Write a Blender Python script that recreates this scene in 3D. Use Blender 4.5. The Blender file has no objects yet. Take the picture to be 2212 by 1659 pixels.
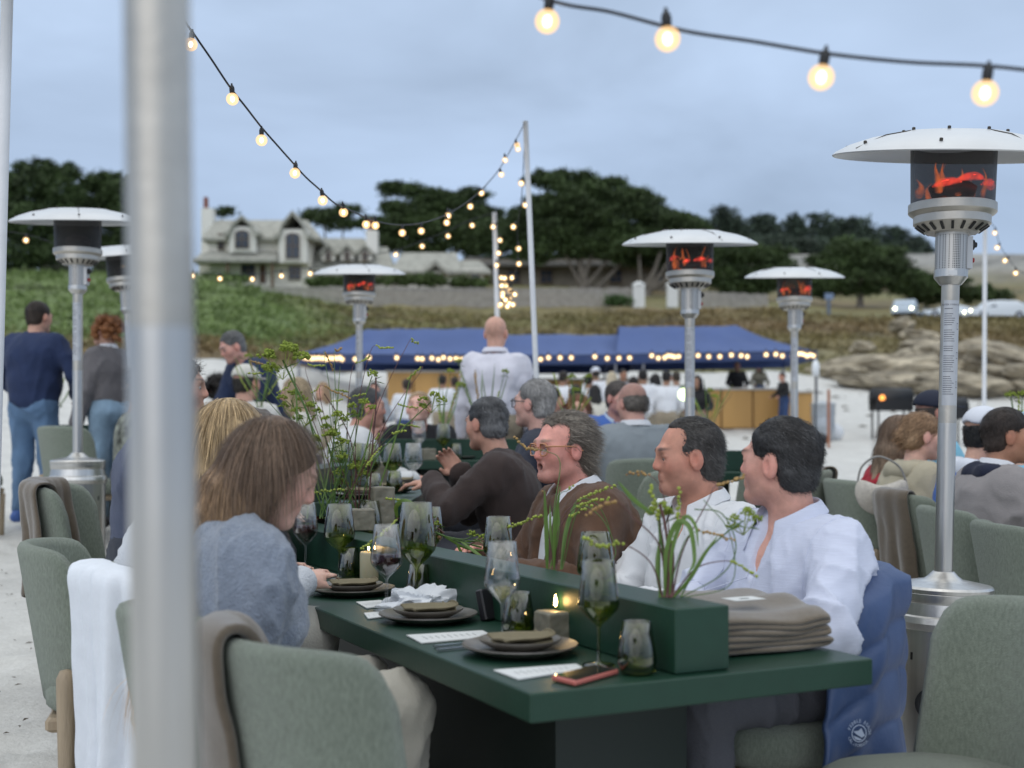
import bpy, math, random
import numpy as np
from mathutils import Vector, Matrix, Euler
random.seed(7); rng = np.random.default_rng(7)
S = bpy.context.scene; COL = S.collection
PI = math.pi
# ------------------------------------------------------------------ camera
FP, CXP, HYP, CH = 2700.0, 1106.0, 945.0, 1.25      # focal (in 2212-px units), centre, horizon row, eye height
cam_d = bpy.data.cameras.new('camera'); cam = bpy.data.objects.new('camera', cam_d); COL.objects.link(cam)
cam.location = (0, 0, CH); cam.rotation_euler = (PI/2, 0, 0)
cam_d.sensor_width = 36; cam_d.lens = FP/2212*36; cam_d.shift_y = (HYP-829.5)/2212
cam_d.clip_start = 0.1; cam_d.clip_end = 5000
cam_d.dof.use_dof = True; cam_d.dof.focus_distance = 4.1; cam_d.dof.aperture_fstop = 2.5
S.camera = cam
# ------------------------------------------------------------------ world: soft overcast evening sky
wd = bpy.data.worlds.new('World'); S.world = wd; wd.use_nodes = True
nt = wd.node_tree; nt.nodes.clear()
SUN_EL, SUN_AZ = math.radians(38), math.radians(200)
out = nt.nodes.new('ShaderNodeOutputWorld'); bg = nt.nodes.new('ShaderNodeBackground'); bg.inputs[1].default_value = 0.10
sky = nt.nodes.new('ShaderNodeTexSky'); sky.sky_type = 'NISHITA'; sky.sun_disc = False
sky.sun_elevation = SUN_EL; sky.sun_rotation = SUN_AZ
tc = nt.nodes.new('ShaderNodeTexCoord'); sx = nt.nodes.new('ShaderNodeSeparateXYZ')
nt.links.new(tc.outputs['Generated'], sx.inputs[0])
ramp = nt.nodes.new('ShaderNodeValToRGB')           # overcast: brighter overhead, as a cloud deck is
e = ramp.color_ramp.elements
e[0].position = 0.0; e[0].color = (0.280, 0.365, 0.52, 1)
e[1].position = 1.0; e[1].color = (1.15, 1.17, 1.15, 1)
for p, c in ((0.06, (0.305, 0.39, 0.55)), (0.22, (0.41, 0.515, 0.69)), (0.33, (0.47, 0.585, 0.765)), (0.6, (0.84, 0.94, 1.05))):
    q = ramp.color_ramp.elements.new(p); q.color = (*c, 1)
nt.links.new(sx.outputs[2], ramp.inputs[0])
mp = nt.nodes.new('ShaderNodeMapping'); mp.inputs['Scale'].default_value = (1.0, 1.0, 2.6)
mp.inputs['Rotation'].default_value = (0, math.radians(12), 0)
nt.links.new(tc.outputs['Generated'], mp.inputs[0])
nz = nt.nodes.new('ShaderNodeTexNoise'); nz.inputs['Scale'].default_value = 3.2; nz.inputs['Detail'].default_value = 5; nz.inputs['Roughness'].default_value = .5
nz.inputs['Distortion'].default_value = .4
nt.links.new(mp.outputs[0], nz.inputs[0])
mr = nt.nodes.new('ShaderNodeMapRange'); mr.inputs['From Min'].default_value = .3; mr.inputs['From Max'].default_value = .7
mr.inputs['To Min'].default_value = 6.9; mr.inputs['To Max'].default_value = 10.4
nt.links.new(nz.outputs[0], mr.inputs[0])
mul = nt.nodes.new('ShaderNodeVectorMath'); mul.operation = 'SCALE'
nt.links.new(ramp.outputs[0], mul.inputs[0]); nt.links.new(mr.outputs[0], mul.inputs['Scale'])
mx = nt.nodes.new('ShaderNodeMix'); mx.data_type = 'RGBA'; mx.inputs[0].default_value = .88
nt.links.new(sky.outputs[0], mx.inputs[6]); nt.links.new(mul.outputs[0], mx.inputs[7])
nt.links.new(mx.outputs[2], bg.inputs[0]); nt.links.new(bg.outputs[0], out.inputs[0])
sd = bpy.data.lights.new('sun', 'SUN'); sd.energy = 0.6; sd.angle = math.radians(75); sd.color = (1, .97, .93)
sun = bpy.data.objects.new('sun', sd); COL.objects.link(sun)
sun.rotation_euler = Vector((math.sin(SUN_AZ)*math.cos(SUN_EL), math.cos(SUN_AZ)*math.cos(SUN_EL), math.sin(SUN_EL))).to_track_quat('Z', 'Y').to_euler()
S.view_settings.view_transform = 'Standard'; S.view_settings.look = 'None'; S.view_settings.gamma = 1
S.view_settings.exposure = 0.38; S.view_settings.use_curve_mapping = False
S.render.engine = 'CYCLES'
S.cycles.max_bounces = 8; S.cycles.transparent_max_bounces = 24; S.cycles.diffuse_bounces = 3; S.cycles.glossy_bounces = 3
S.cycles.caustics_reflective = False; S.cycles.caustics_refractive = False; S.cycles.sample_clamp_indirect = 4
try: S.cycles.use_denoising = True
except Exception: pass
# ------------------------------------------------------------------ helpers
def W(dx, dy, Y): return Vector(((dx-CXP)/FP*Y, Y, CH-(dy-HYP)/FP*Y))
def WX(dx, Y): return (dx-CXP)/FP*Y
def setp(o, label=None, cat=None, group=None, kind=None):
    if label: o['label'] = label
    if cat: o['category'] = cat
    if group: o['group'] = group
    if kind: o['kind'] = kind
    return o
def thing(name, label, cat, loc=(0, 0, 0), rz=0, group=None):
    o = bpy.data.objects.new(name, None); COL.objects.link(o); o.empty_display_size = .1
    o.location = loc; o.rotation_euler = (0, 0, rz); return setp(o, label, cat, group)
def mesh_np(name, V, F, mat=None, parent=None, smooth=True, col=None):
    """V (n,3), F (m,3|4) ints or list of index lists"""
    me = bpy.data.meshes.new(name); V = np.asarray(V, dtype=np.float32)
    if isinstance(F, np.ndarray):
        m, k = F.shape
        me.vertices.add(len(V)); me.vertices.foreach_set('co', V.ravel())
        me.loops.add(m*k); me.loops.foreach_set('vertex_index', F.astype(np.int32).ravel())
        me.polygons.add(m); me.polygons.foreach_set('loop_start', np.arange(0, m*k, k, dtype=np.int32))
        me.update(calc_edges=True)
    else:
        me.from_pydata(V.tolist(), [], F)
    me.validate()
    if smooth: me.polygons.foreach_set('use_smooth', np.ones(len(me.polygons), dtype=bool))
    if col is not None:
        a = me.color_attributes.new('Col', 'FLOAT_COLOR', 'POINT')
        c = np.ones((len(V), 4), dtype=np.float32); c[:, :3] = col; a.data.foreach_set('color', c.ravel())
    if mat: me.materials.append(mat)
    o = bpy.data.objects.new(name, me); COL.objects.link(o)
    if parent: o.parent = parent
    return o
class MB:
    def __init__(s): s.v = []; s.f = []
    def add(s, V, F):
        n = len(s.v); s.v += [tuple(map(float, p)) for p in V]; s.f += [[i+n for i in f] for f in F]; return s
    def box(s, x0, y0, z0, x1, y1, z1, M=None, b=0.0):
        if b <= 0:
            P = [Vector((x, y, z)) for z in (z0, z1) for y in (y0, y1) for x in (x0, x1)]
            F = [[0, 2, 3, 1], [4, 5, 7, 6], [0, 1, 5, 4], [2, 6, 7, 3], [0, 4, 6, 2], [1, 3, 7, 5]]
        else:
            P = []; F = []
            for (z, i) in ((z0, b), (z0+b, 0), (z1-b, 0), (z1, b)):
                k = i; c = b
                P += [Vector(q) for q in ((x0+k+c, y0+k, z), (x1-k-c, y0+k, z), (x1-k, y0+k+c, z), (x1-k, y1-k-c, z), (x1-k-c, y1-k, z), (x0+k+c, y1-k, z), (x0+k, y1-k-c, z), (x0+k, y0+k+c, z))]
            for r in range(3):
                for j in range(8): F.append([r*8+j, r*8+(j+1) % 8, r*8+8+(j+1) % 8, r*8+8+j])
            F.append(list(range(7, -1, -1))); F.append(list(range(24, 32)))
        if M is not None: P = [M @ p for p in P]
        return s.add(P, F)
    def lathe(s, prof, n=24, c=(0, 0, 0), M=None, cap=True, a0=0, a1=2*PI):
        full = abs(a1-a0-2*PI) < 1e-6; m = n if full else n+1; P = []; F = []
        for r, z in prof:
            for i in range(m):
                a = a0+(a1-a0)*i/n; P.append(Vector((c[0]+r*math.cos(a), c[1]+r*math.sin(a), c[2]+z)))
        k = len(prof)
        for j in range(k-1):
            for i in range(n):
                i2 = (i+1) % m if full else i+1
                F.append([j*m+i, j*m+i2, (j+1)*m+i2, (j+1)*m+i])
        if cap and full:
            if prof[0][0] > 1e-5: F.append([i for i in range(m-1, -1, -1)])
            if prof[-1][0] > 1e-5: F.append([(k-1)*m+i for i in range(m)])
        if M is not None: P = [M @ p for p in P]
        return s.add(P, F)
    def tube(s, pts, r, n=6, cap=True):
        pts = [Vector(p) for p in pts]; rr = r if isinstance(r, (list, tuple, np.ndarray)) else [r]*len(pts)
        P = []; F = []; up = None
        for i, p in enumerate(pts):
            t = (pts[min(i+1, len(pts)-1)]-pts[max(i-1, 0)])
            if t.length < 1e-9: t = Vector((0, 0, 1))
            t.normalize()
            if up is None: up = Vector((0, 0, 1)) if abs(t.z) < .9 else Vector((1, 0, 0))
            a = t.cross(up)
            if a.length < 1e-5: a = t.cross(Vector((1, 0, 0)))
            a.normalize(); b = a.cross(t).normalized(); up = b
            for j in range(n):
                q = 2*PI*j/n; P.append(p+(a*math.cos(q)+b*math.sin(q))*rr[i])
        for i in range(len(pts)-1):
            for j in range(n): F.append([i*n+j, i*n+(j+1) % n, (i+1)*n+(j+1) % n, (i+1)*n+j])
        if cap: F.append([j for j in range(n)]); F.append([(len(pts)-1)*n+j for j in range(n-1, -1, -1)])
        return s.add(P, F)
    def ball(s, c, r, sub=1, sc=(1, 1, 1)):
        V, F = ICO[sub]; return s.add([(c[0]+v[0]*r*sc[0], c[1]+v[1]*r*sc[1], c[2]+v[2]*r*sc[2]) for v in V], F)
    def prism(s, outline, y0, y1, M=None):
        n = len(outline); P = [Vector((x, y0, z)) for x, z in outline]+[Vector((x, y1, z)) for x, z in outline]
        F = [[i for i in range(n)], [n+i for i in range(n-1, -1, -1)]]+[[i, n+i, n+(i+1) % n, (i+1) % n] for i in range(n)]
        if M is not None: P = [M @ p for p in P]
        return s.add(P, F)
    def build(s, name, mat, parent=None, smooth=False):
        return mesh_np(name, s.v, s.f, mat, parent, smooth)
def _ico(sub):
    t = (1+5**.5)/2
    V = [(-1, t, 0), (1, t, 0), (-1, -t, 0), (1, -t, 0), (0, -1, t), (0, 1, t), (0, -1, -t), (0, 1, -t), (t, 0, -1), (t, 0, 1), (-t, 0, -1), (-t, 0, 1)]
    V = [Vector(v).normalized() for v in V]
    F = [(0, 11, 5), (0, 5, 1), (0, 1, 7), (0, 7, 10), (0, 10, 11), (1, 5, 9), (5, 11, 4), (11, 10, 2), (10, 7, 6), (7, 1, 8), (3, 9, 4), (3, 4, 2), (3, 2, 6), (3, 6, 8), (3, 8, 9), (4, 9, 5), (2, 4, 11), (6, 2, 10), (8, 6, 7), (9, 8, 1)]
    for _ in range(sub):
        d = {}; G = []
        def mid(a, b):
            k = (min(a, b), max(a, b))
            if k not in d: V.append(((V[a]+V[b])/2).normalized()); d[k] = len(V)-1
            return d[k]
        for a, b, c in F:
            x, y, z = mid(a, b), mid(b, c), mid(c, a); G += [(a, x, z), (b, y, x), (c, z, y), (x, y, z)]
        F = G
    return V, [list(f) for f in F]
ICO = {i: _ico(i) for i in range(5)}
def autosmooth(o, ang=40):
    me = o.data
    me.polygons.foreach_set('use_smooth', np.ones(len(me.polygons), dtype=bool))
    me.set_sharp_from_angle(angle=math.radians(ang)); return o
def dup(o, parent=None, loc=None, rz=None, label=None, name=None):
    c = o.copy(); COL.objects.link(c); c.parent = parent
    if loc is not None: c.location = loc
    if rz is not None: c.rotation_euler = (0, 0, rz)
    if label: c['label'] = label
    for ch in list(o.children): dup(ch, c)
    return c
# ------------------------------------------------------------------ materials
MATS = {}
def mat(key, color=(.5, .5, .5), rough=.6, metal=0., var=0., vs=5., bump=0., bs=80., attr=False, stretch=None, sheen=0., sss=0., spec=None, alpha=None, emit=None, es=0., coat=0., var2=None):
    if key in MATS: return MATS[key]
    m = bpy.data.materials.new(key); m.use_nodes = True; n = m.node_tree.nodes; L = m.node_tree.links
    P = n['Principled BSDF']; P.inputs['Roughness'].default_value = rough; P.inputs['Metallic'].default_value = metal
    P.inputs['Base Color'].default_value = (*color, 1)
    if spec is not None: P.inputs['Specular IOR Level'].default_value = spec
    if sheen: P.inputs['Sheen Weight'].default_value = sheen; P.inputs['Sheen Roughness'].default_value = .5
    if sss: P.inputs['Subsurface Weight'].default_value = sss; P.inputs['Subsurface Radius'].default_value = (.012, .004, .002); P.inputs['Subsurface Scale'].default_value = 1.0
    if alpha is not None: P.inputs['Alpha'].default_value = alpha
    if coat: P.inputs['Coat Weight'].default_value = coat; P.inputs['Coat Roughness'].default_value = .1
    if emit: P.inputs['Emission Color'].default_value = (*emit, 1); P.inputs['Emission Strength'].default_value = es
    tc = n.new('ShaderNodeTexCoord'); src = tc.outputs['Object']
    if stretch:
        mp = n.new('ShaderNodeMapping'); mp.inputs['Scale'].default_value = stretch; L.new(src, mp.inputs[0]); src = mp.outputs[0]
    base = None
    if attr:
        a = n.new('ShaderNodeVertexColor'); a.layer_name = 'Col'; base = a.outputs[0]
    if var:
        t = n.new('ShaderNodeTexNoise'); t.inputs['Scale'].default_value = vs; t.inputs['Detail'].default_value = 6; L.new(src, t.inputs[0])
        r = n.new('ShaderNodeMapRange'); r.inputs['From Min'].default_value = .3; r.inputs['From Max'].default_value = .7
        r.inputs['To Min'].default_value = 1-var; r.inputs['To Max'].default_value = 1+var; L.new(t.outputs[0], r.inputs[0])
        fac = r.outputs[0]
        if var2:
            t2 = n.new('ShaderNodeTexNoise'); t2.inputs['Scale'].default_value = var2[0]; t2.inputs['Detail'].default_value = 3; L.new(tc.outputs['Object'], t2.inputs[0])
            r2 = n.new('ShaderNodeMapRange'); r2.inputs['From Min'].default_value = .3; r2.inputs['From Max'].default_value = .7
            r2.inputs['To Min'].default_value = 1-var2[1]; r2.inputs['To Max'].default_value = 1+var2[1]; L.new(t2.outputs[0], r2.inputs[0])
            mm = n.new('ShaderNodeMath'); mm.operation = 'MULTIPLY'; L.new(fac, mm.inputs[0]); L.new(r2.outputs[0], mm.inputs[1]); fac = mm.outputs[0]
        v = n.new('ShaderNodeVectorMath'); v.operation = 'SCALE'
        if base: L.new(base, v.inputs[0])
        else: v.inputs[0].default_value = color
        L.new(fac, v.inputs['Scale']); base = v.outputs[0]
    if base: L.new(base, P.inputs['Base Color'])
    if bump:
        t = n.new('ShaderNodeTexNoise'); t.inputs['Scale'].default_value = bs; t.inputs['Detail'].default_value = 4; L.new(src, t.inputs[0])
        b = n.new('ShaderNodeBump'); b.inputs['Strength'].default_value = bump; b.inputs['Distance'].default_value = .01
        L.new(t.outputs[0], b.inputs['Height']); L.new(b.outputs[0], P.inputs['Normal'])
    MATS[key] = m; return m
def glass(key, tint, refl=1.0, dens=0.0):
    if key in MATS: return MATS[key]
    m = bpy.data.materials.new(key); m.use_nodes = True; n = m.node_tree.nodes; L = m.node_tree.links; n.clear()
    o = n.new('ShaderNodeOutputMaterial'); t = n.new('ShaderNodeBsdfTransparent'); g = n.new('ShaderNodeBsdfGlossy')
    g.inputs['Roughness'].default_value = .03
    lw = n.new('ShaderNodeLayerWeight'); lw.inputs[0].default_value = .35
    mm = n.new('ShaderNodeMath'); mm.operation = 'MULTIPLY_ADD'; mm.inputs[1].default_value = .55*refl; mm.inputs[2].default_value = .05*refl
    L.new(lw.outputs['Facing'], mm.inputs[0])
    # tint deepens where one looks through more glass
    mc = n.new('ShaderNodeMix'); mc.data_type = 'RGBA'; mc.inputs[6].default_value = (*tint, 1); mc.inputs[7].default_value = (tint[0]**3*.8, tint[1]**3*.8, tint[2]**3*.8, 1)
    pw = n.new('ShaderNodeMath'); pw.operation = 'POWER'; pw.inputs[1].default_value = 2.5; L.new(lw.outputs['Facing'], pw.inputs[0]); L.new(pw.outputs[0], mc.inputs[0])
    L.new(mc.outputs[2], t.inputs[0])
    x = n.new('ShaderNodeMixShader'); L.new(mm.outputs[0], x.inputs[0]); L.new(t.outputs[0], x.inputs[1]); L.new(g.outputs[0], x.inputs[2])
    L.new(x.outputs[0], o.inputs[0]); MATS[key] = m; return m
def emis(key, color, st, see=None):
    if key in MATS: return MATS[key]
    m = bpy.data.materials.new(key); m.use_nodes = True; n = m.node_tree.nodes; L = m.node_tree.links; n.clear()
    o = n.new('ShaderNodeOutputMaterial'); q = n.new('ShaderNodeEmission'); q.inputs[0].default_value = (*color, 1); q.inputs[1].default_value = st
    if see is None: L.new(q.outputs[0], o.inputs[0])
    else:
        t = n.new('ShaderNodeBsdfTransparent'); x = n.new('ShaderNodeMixShader'); x.inputs[0].default_value = see
        L.new(t.outputs[0], x.inputs[1]); L.new(q.outputs[0], x.inputs[2]); L.new(x.outputs[0], o.inputs[0])
    m.cycles.emission_sampling = 'NONE' if st < 40 else 'AUTO'
    MATS[key] = m; return m
# ------------------------------------------------------------------ smooth distance fields -> meshes
def axis(lo, hi, h, fine=()):
    pts = [lo]; x = lo
    while x < hi:
        st = h
        for a, b, hf in fine:
            if a-h < x < b: st = min(st, hf)
        x += st; pts.append(x)
    return np.array(pts, dtype=np.float32)
def rc(a, b, ra, rb=None, k=.02, sub=False, flat=None): return ('rc', np.array(a, float), np.array(b, float), ra, ra if rb is None else rb, k, sub, flat)
def el(c, r, R=None, k=.02, sub=False): return ('el', np.array(c, float), np.array(r, float), np.eye(3) if R is None else np.array(R), k, sub)
def field(ops, ax, ay, az):
    D = np.full((len(ax), len(ay), len(az)), .3, dtype=np.float32)
    A = (ax, ay, az)
    for op in ops:
        if op[0] == 'pl':
            _, p, n_ = op
            D = np.maximum(D, (ax[:, None, None]-p[0])*n_[0]+(ay[None, :, None]-p[1])*n_[1]+(az[None, None, :]-p[2])*n_[2]); continue
        if op[0] == 'rc':
            _, a, b, ra, rb, k, sub, flat = op; R = max(ra, rb)*(1.0 if flat is None else max(1, flat)); lo = np.minimum(a, b)-R; hi = np.maximum(a, b)+R
        else:
            _, c, r, Rm, k, sub = op; ext = np.abs(Rm) @ r; lo = c-ext; hi = c+ext
        pad = k*1.2+.03
        sl = tuple(slice(max(0, int(np.searchsorted(A[i], lo[i]-pad))-1), int(np.searchsorted(A[i], hi[i]+pad))+1) for i in range(3))
        X = ax[sl[0]][:, None, None]; Y = ay[sl[1]][None, :, None]; Z = az[sl[2]][None, None, :]
        if X.size == 0 or Y.size == 0 or Z.size == 0: continue
        if op[0] == 'rc':
            d = b-a; L2 = max(float(d @ d), 1e-9)
            px, py, pz = X-a[0], Y-a[1], Z-a[2]
            t = np.clip((px*d[0]+py*d[1]+pz*d[2])/L2, 0, 1)
            ux, uy, uz = px-t*d[0], py-t*d[1], pz-t*d[2]
            if flat is not None:   # widen along x
                ux = ux/flat
            dd = np.sqrt(ux*ux+uy*uy+uz*uz)-(ra+(rb-ra)*t)
        else:
            px, py, pz = X-c[0], Y-c[1], Z-c[2]
            q = [(px*Rm[0, i]+py*Rm[1, i]+pz*Rm[2, i]) for i in range(3)]
            k0 = np.sqrt((q[0]/r[0])**2+(q[1]/r[1])**2+(q[2]/r[2])**2)+1e-6
            k1 = np.sqrt((q[0]/r[0]**2)**2+(q[1]/r[1]**2)**2+(q[2]/r[2]**2)**2)+1e-6
            dd = k0*(k0-1)/k1
        B = D[sl]
        if sub:
            dd = -dd; h = np.maximum(k-np.abs(B-dd), 0)/k; D[sl] = np.maximum(B, dd)+h*h*k*.25
        else:
            h = np.maximum(k-np.abs(B-dd), 0)/k; D[sl] = np.minimum(B, dd)-h*h*k*.25
    return D
def nets(D, ax, ay, az):
    D = D.copy(); D[0] = D[-1] = .1; D[:, 0] = D[:, -1] = .1; D[:, :, 0] = D[:, :, -1] = .1
    Sg = D < 0
    n = [s-1 for s in D.shape]
    cnt = np.zeros(n, dtype=np.int8)
    for i in (0, 1):
        for j in (0, 1):
            for k in (0, 1): cnt += Sg[i:n[0]+i, j:n[1]+j, k:n[2]+k]
    mixed = (cnt > 0) & (cnt < 8)
    I, J, K = np.nonzero(mixed); idx = np.full(n, -1, dtype=np.int64); idx[I, J, K] = np.arange(len(I))
    P = np.zeros((len(I), 3)); Wt = np.zeros(len(I))
    cor = [(i, j, k) for i in (0, 1) for j in (0, 1) for k in (0, 1)]
    for a in cor:
        for b in cor:
            if sum(abs(a[q]-b[q]) for q in range(3)) == 1 and a < b:
                va = D[I+a[0], J+a[1], K+a[2]]; vb = D[I+b[0], J+b[1], K+b[2]]
                m = (va < 0) != (vb < 0); t = np.where(m, va/np.where(m, va-vb, 1), 0)
                for q in range(3): P[:, q] += m*(a[q]+t*(b[q]-a[q]))
                Wt += m
    P /= Wt[:, None]
    V = np.stack([np.interp(I+P[:, 0], np.arange(len(ax)), ax), np.interp(J+P[:, 1], np.arange(len(ay)), ay), np.interp(K+P[:, 2], np.arange(len(az)), az)], 1)
    Fs = []
    for axd in range(3):
        u, v = (axd+1) % 3, (axd+2) % 3
        s0 = [slice(None)]*3; s1 = [slice(None)]*3; s0[axd] = slice(0, -1); s1[axd] = slice(1, None)
        ch = Sg[tuple(s0)] != Sg[tuple(s1)]
        q = np.array(np.nonzero(ch)).T
        ok = (q[:, u] > 0) & (q[:, v] > 0) & (q[:, u] < n[u]) & (q[:, v] < n[v]); q = q[ok]
        inside0 = Sg[q[:, 0], q[:, 1], q[:, 2]]
        c = []
        for du, dv in ((0, 0), (-1, 0), (-1, -1), (0, -1)):
            w = q.copy(); w[:, u] += du; w[:, v] += dv; c.append(idx[w[:, 0], w[:, 1], w[:, 2]])
        f = np.stack(c, 1); f[~inside0] = f[~inside0][:, ::-1]
        Fs.append(f)
    F = np.concatenate(Fs); F = F[(F >= 0).all(1)]
    return V, F
def lapl(V, F, it=1, w=.5):
    for _ in range(it):
        A = np.zeros_like(V); c = np.zeros(len(V))
        for i in range(4):
            a, b = F[:, i], F[:, (i+1) % 4]
            for q in range(3):
                A[:, q] += np.bincount(a, V[b, q], len(V))+np.bincount(b, V[a, q], len(V))
            c += np.bincount(a, minlength=len(V))+np.bincount(b, minlength=len(V))
        V = V*(1-w)+w*A/np.maximum(c, 1)[:, None]
    return V
def vnormals(V, F):
    n = np.cross(V[F[:, 2]]-V[F[:, 0]], V[F[:, 3]]-V[F[:, 1]]); N = np.zeros_like(V)
    for i in range(4):
        for q in range(3): N[:, q] += np.bincount(F[:, i], n[:, q], len(V))
    return N/(np.linalg.norm(N, axis=1)[:, None]+1e-9)
def wav(P, sc, seed=0, n=5):
    """cheap smooth noise in [-1,1] from warped sines"""
    r = np.random.default_rng(seed); o = np.zeros(len(P)); Q = P*sc
    Q = Q+.6*np.sin(Q[:, [1, 2, 0]]*1.3+r.uniform(0, 6, 3))
    for i in range(n):
        d = r.normal(size=3); d /= np.linalg.norm(d); o += np.sin(Q @ d*(1+.5*i)+r.uniform(0, 6.28))/(1+.4*i)
    return o/2.2
# ------------------------------------------------------------------ terrain
CTRL = np.array([(.3, 3, 0), (-.6, 3, 0), (1.48, 4.3, .02), (-2.7, 7.75, .36), (1.07, 7.5, .22), (2.33, 10.3, .40), (-1.34, 11, .50), (-4, 10, .53), (-1.8, 5.2, .2), (0, 6, .16), (-.1, 9, .36), (2.2, 6, .1), (.75, 7.7, .26), (1, 1.5, 0), (-.33, 1.16, .06), (-1.2, 3.6, .03), (5, 10, .36), (4, 5, .05)])
def g_near(x, y):
    x = np.asarray(x, float); y = np.asarray(y, float)
    pl = .047*(y-2.5)-.02*x; num = 0; den = 1e-6+0*x
    for cx, cy, cz in CTRL:
        w = 1/(((x-cx)**2+(y-cy)**2)+.35)**1.5; num = num+w*(cz-(.047*(cy-2.5)-.02*cx)); den = den+w
    return pl+num/(den+.04)
PROF = {   # image row of the ground at distance Y, by column (what the slope of the beach and dunes looks like)
    -600: [(12, 1110), (20, 985), (28, 830), (34, 765), (55, 680), (80, 603), (100, 592), (160, 590), (300, 590), (900, 600)],
    0: [(12, 1110), (20, 985), (28, 830), (34, 765), (55, 680), (80, 603), (100, 592), (160, 590), (300, 590), (900, 600)],
    450: [(12, 1115), (20, 990), (28, 840), (33, 768), (60, 680), (90, 598), (105, 612), (160, 612), (300, 590), (900, 600)],
    620: [(12, 1118), (20, 1000), (30, 860), (36, 780), (55, 720), (78, 650), (105, 648), (160, 614), (300, 580), (900, 590)],
    780: [(12, 1120), (20, 1008), (32, 890), (40, 800), (50, 745), (68, 702), (110, 662), (160, 616), (300, 570), (900, 590)],
    1106: [(12, 1120), (20, 1015), (35, 905), (44, 815), (55, 775), (90, 700), (115, 660), (160, 618), (300, 560), (900, 580)],
    1650: [(12, 1125), (20, 1030), (35, 920), (50, 850), (60, 800), (75, 740), (95, 680), (115, 660), (160, 640), (300, 548), (900, 570)],
    1850: [(12, 1125), (20, 1035), (35, 925), (50, 870), (62, 812), (72, 748), (92, 696), (106, 688), (160, 650), (300, 545), (900, 570)],
    2212: [(12, 1130), (20, 1040), (35, 935), (52, 872), (64, 810), (76, 745), (94, 696), (108, 690), (160, 655), (300, 548), (900, 565)],
    2900: [(12, 1130), (20, 1040), (35, 935), (52, 872), (64, 810), (76, 745), (94, 696), (108, 690), (160, 655), (300, 548), (900, 565)]}
PK = sorted(PROF); YS = np.array([12, 16, 20, 24, 28, 32, 35, 40, 45, 50, 55, 60, 65, 70, 76, 82, 88, 94, 100, 107, 115, 125, 140, 160, 200, 300, 500, 900.])
PZ = np.array([[CH-(np.interp(y, *zip(*PROF[k]))-HYP)/FP*y for y in YS] for k in PK])
def ground(x, y):
    x = np.asarray(x, float); y = np.asarray(y, float)
    gn = g_near(x, np.minimum(y, 16)); yy = np.clip(y, 12, 900)
    dx = np.clip(CXP+x/yy*FP, PK[0], PK[-1])
    ci = np.interp(dx, PK, range(len(PK))); yi = np.interp(yy, YS, range(len(YS)))
    c0 = np.floor(ci).astype(int); c1 = np.minimum(c0+1, len(PK)-1); cf = ci-c0; cf = cf*cf*(3-2*cf)
    y0 = np.floor(yi).astype(int); y1 = np.minimum(y0+1, len(YS)-1); yf = yi-y0
    z = (PZ[c0, y0]*(1-cf)+PZ[c1, y0]*cf)*(1-yf)+(PZ[c0, y1]*(1-cf)+PZ[c1, y1]*cf)*yf
    w = np.clip((y-11)/4, 0, 1); return gn*(1-w)+z*w
def G(x, y): return float(ground(np.array([x]), np.array([y]))[0])
def edge_y(dx):   # distance at which the sand gives way to the dune plants
    return np.interp(dx, [-600, 0, 450, 620, 780, 1106, 1650, 1850, 2212, 2900], [33, 33, 33, 35, 40, 50, 60, 60, 62, 62])
def sheet(y_arr, n, side, sand):
    cols = np.linspace(-700 if side is None else side[0], 3000 if side is None else side[1], n)
    V = []
    for k, y in enumerate(y_arr):
        e = edge_y(cols)
        yy = np.full(n, y) if sand is None else (y*(e-13)+13 if sand else e*(1-y)+y*110)
        x = (cols-CXP)/FP*yy; V.append(np.stack([x, yy, ground(x, yy)], 1))
    V = np.array(V); m = len(y_arr)
    i = np.arange(m*n).reshape(m, n); F = np.stack([i[:-1, :-1], i[:-1, 1:], i[1:, 1:], i[1:, :-1]], -1).reshape(-1, 4)
    return V.reshape(-1, 3), F
def joinm(parts):
    V = []; F = []; o = 0
    for v, f in parts: V.append(v); F.append(f+o); o += len(v)
    return np.concatenate(V), np.concatenate(F)
# near sand, world-aligned, with footprints
xs = np.arange(-6, 7.01, .045); ys = np.arange(-1.5, 14.01, .045)
Xg, Yg = np.meshgrid(xs, ys); Zg = ground(Xg, Yg); Pn = np.stack([Xg.ravel(), Yg.ravel(), 0*Xg.ravel()], 1)
Zg = Zg+.008*wav(Pn, 7, 3).reshape(Zg.shape)+.006*wav(Pn, 18, 4).reshape(Zg.shape)
for _ in range(900):
    fx, fy, fa = rng.uniform(-5, 6), rng.uniform(.5, 13.5), rng.uniform(0, PI)
    m = (abs(Xg-fx) < .3) & (abs(Yg-fy) < .3); dx_, dy_ = Xg[m]-fx, Yg[m]-fy
    u = (dx_*math.cos(fa)+dy_*math.sin(fa))/.15; v = (-dx_*math.sin(fa)+dy_*math.cos(fa))/.07; r2 = u*u+v*v
    Zg[m] += -.02*np.exp(-r2*1.2)+.009*np.exp(-((np.sqrt(r2)-1.5)**2)*4)
i = np.arange(Xg.size).reshape(Xg.shape); Fn = np.stack([i[:-1, :-1], i[:-1, 1:], i[1:, 1:], i[1:, :-1]], -1).reshape(-1, 4)
def sandm():
    m = mat('sand', (.59, .58, .55), .95, bump=.5, bs=60, var=.10, vs=3, spec=.1, var2=(40, .06)); return m
mesh_np('sand_beach', np.stack([Xg.ravel(), Yg.ravel(), Zg.ravel()], 1), Fn, sandm())['kind'] = 'structure'
xa = np.concatenate([np.arange(-60, -5.9, 1.5), [-6]]); xb = np.arange(7, 62, 1.5)
sides = []
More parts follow.
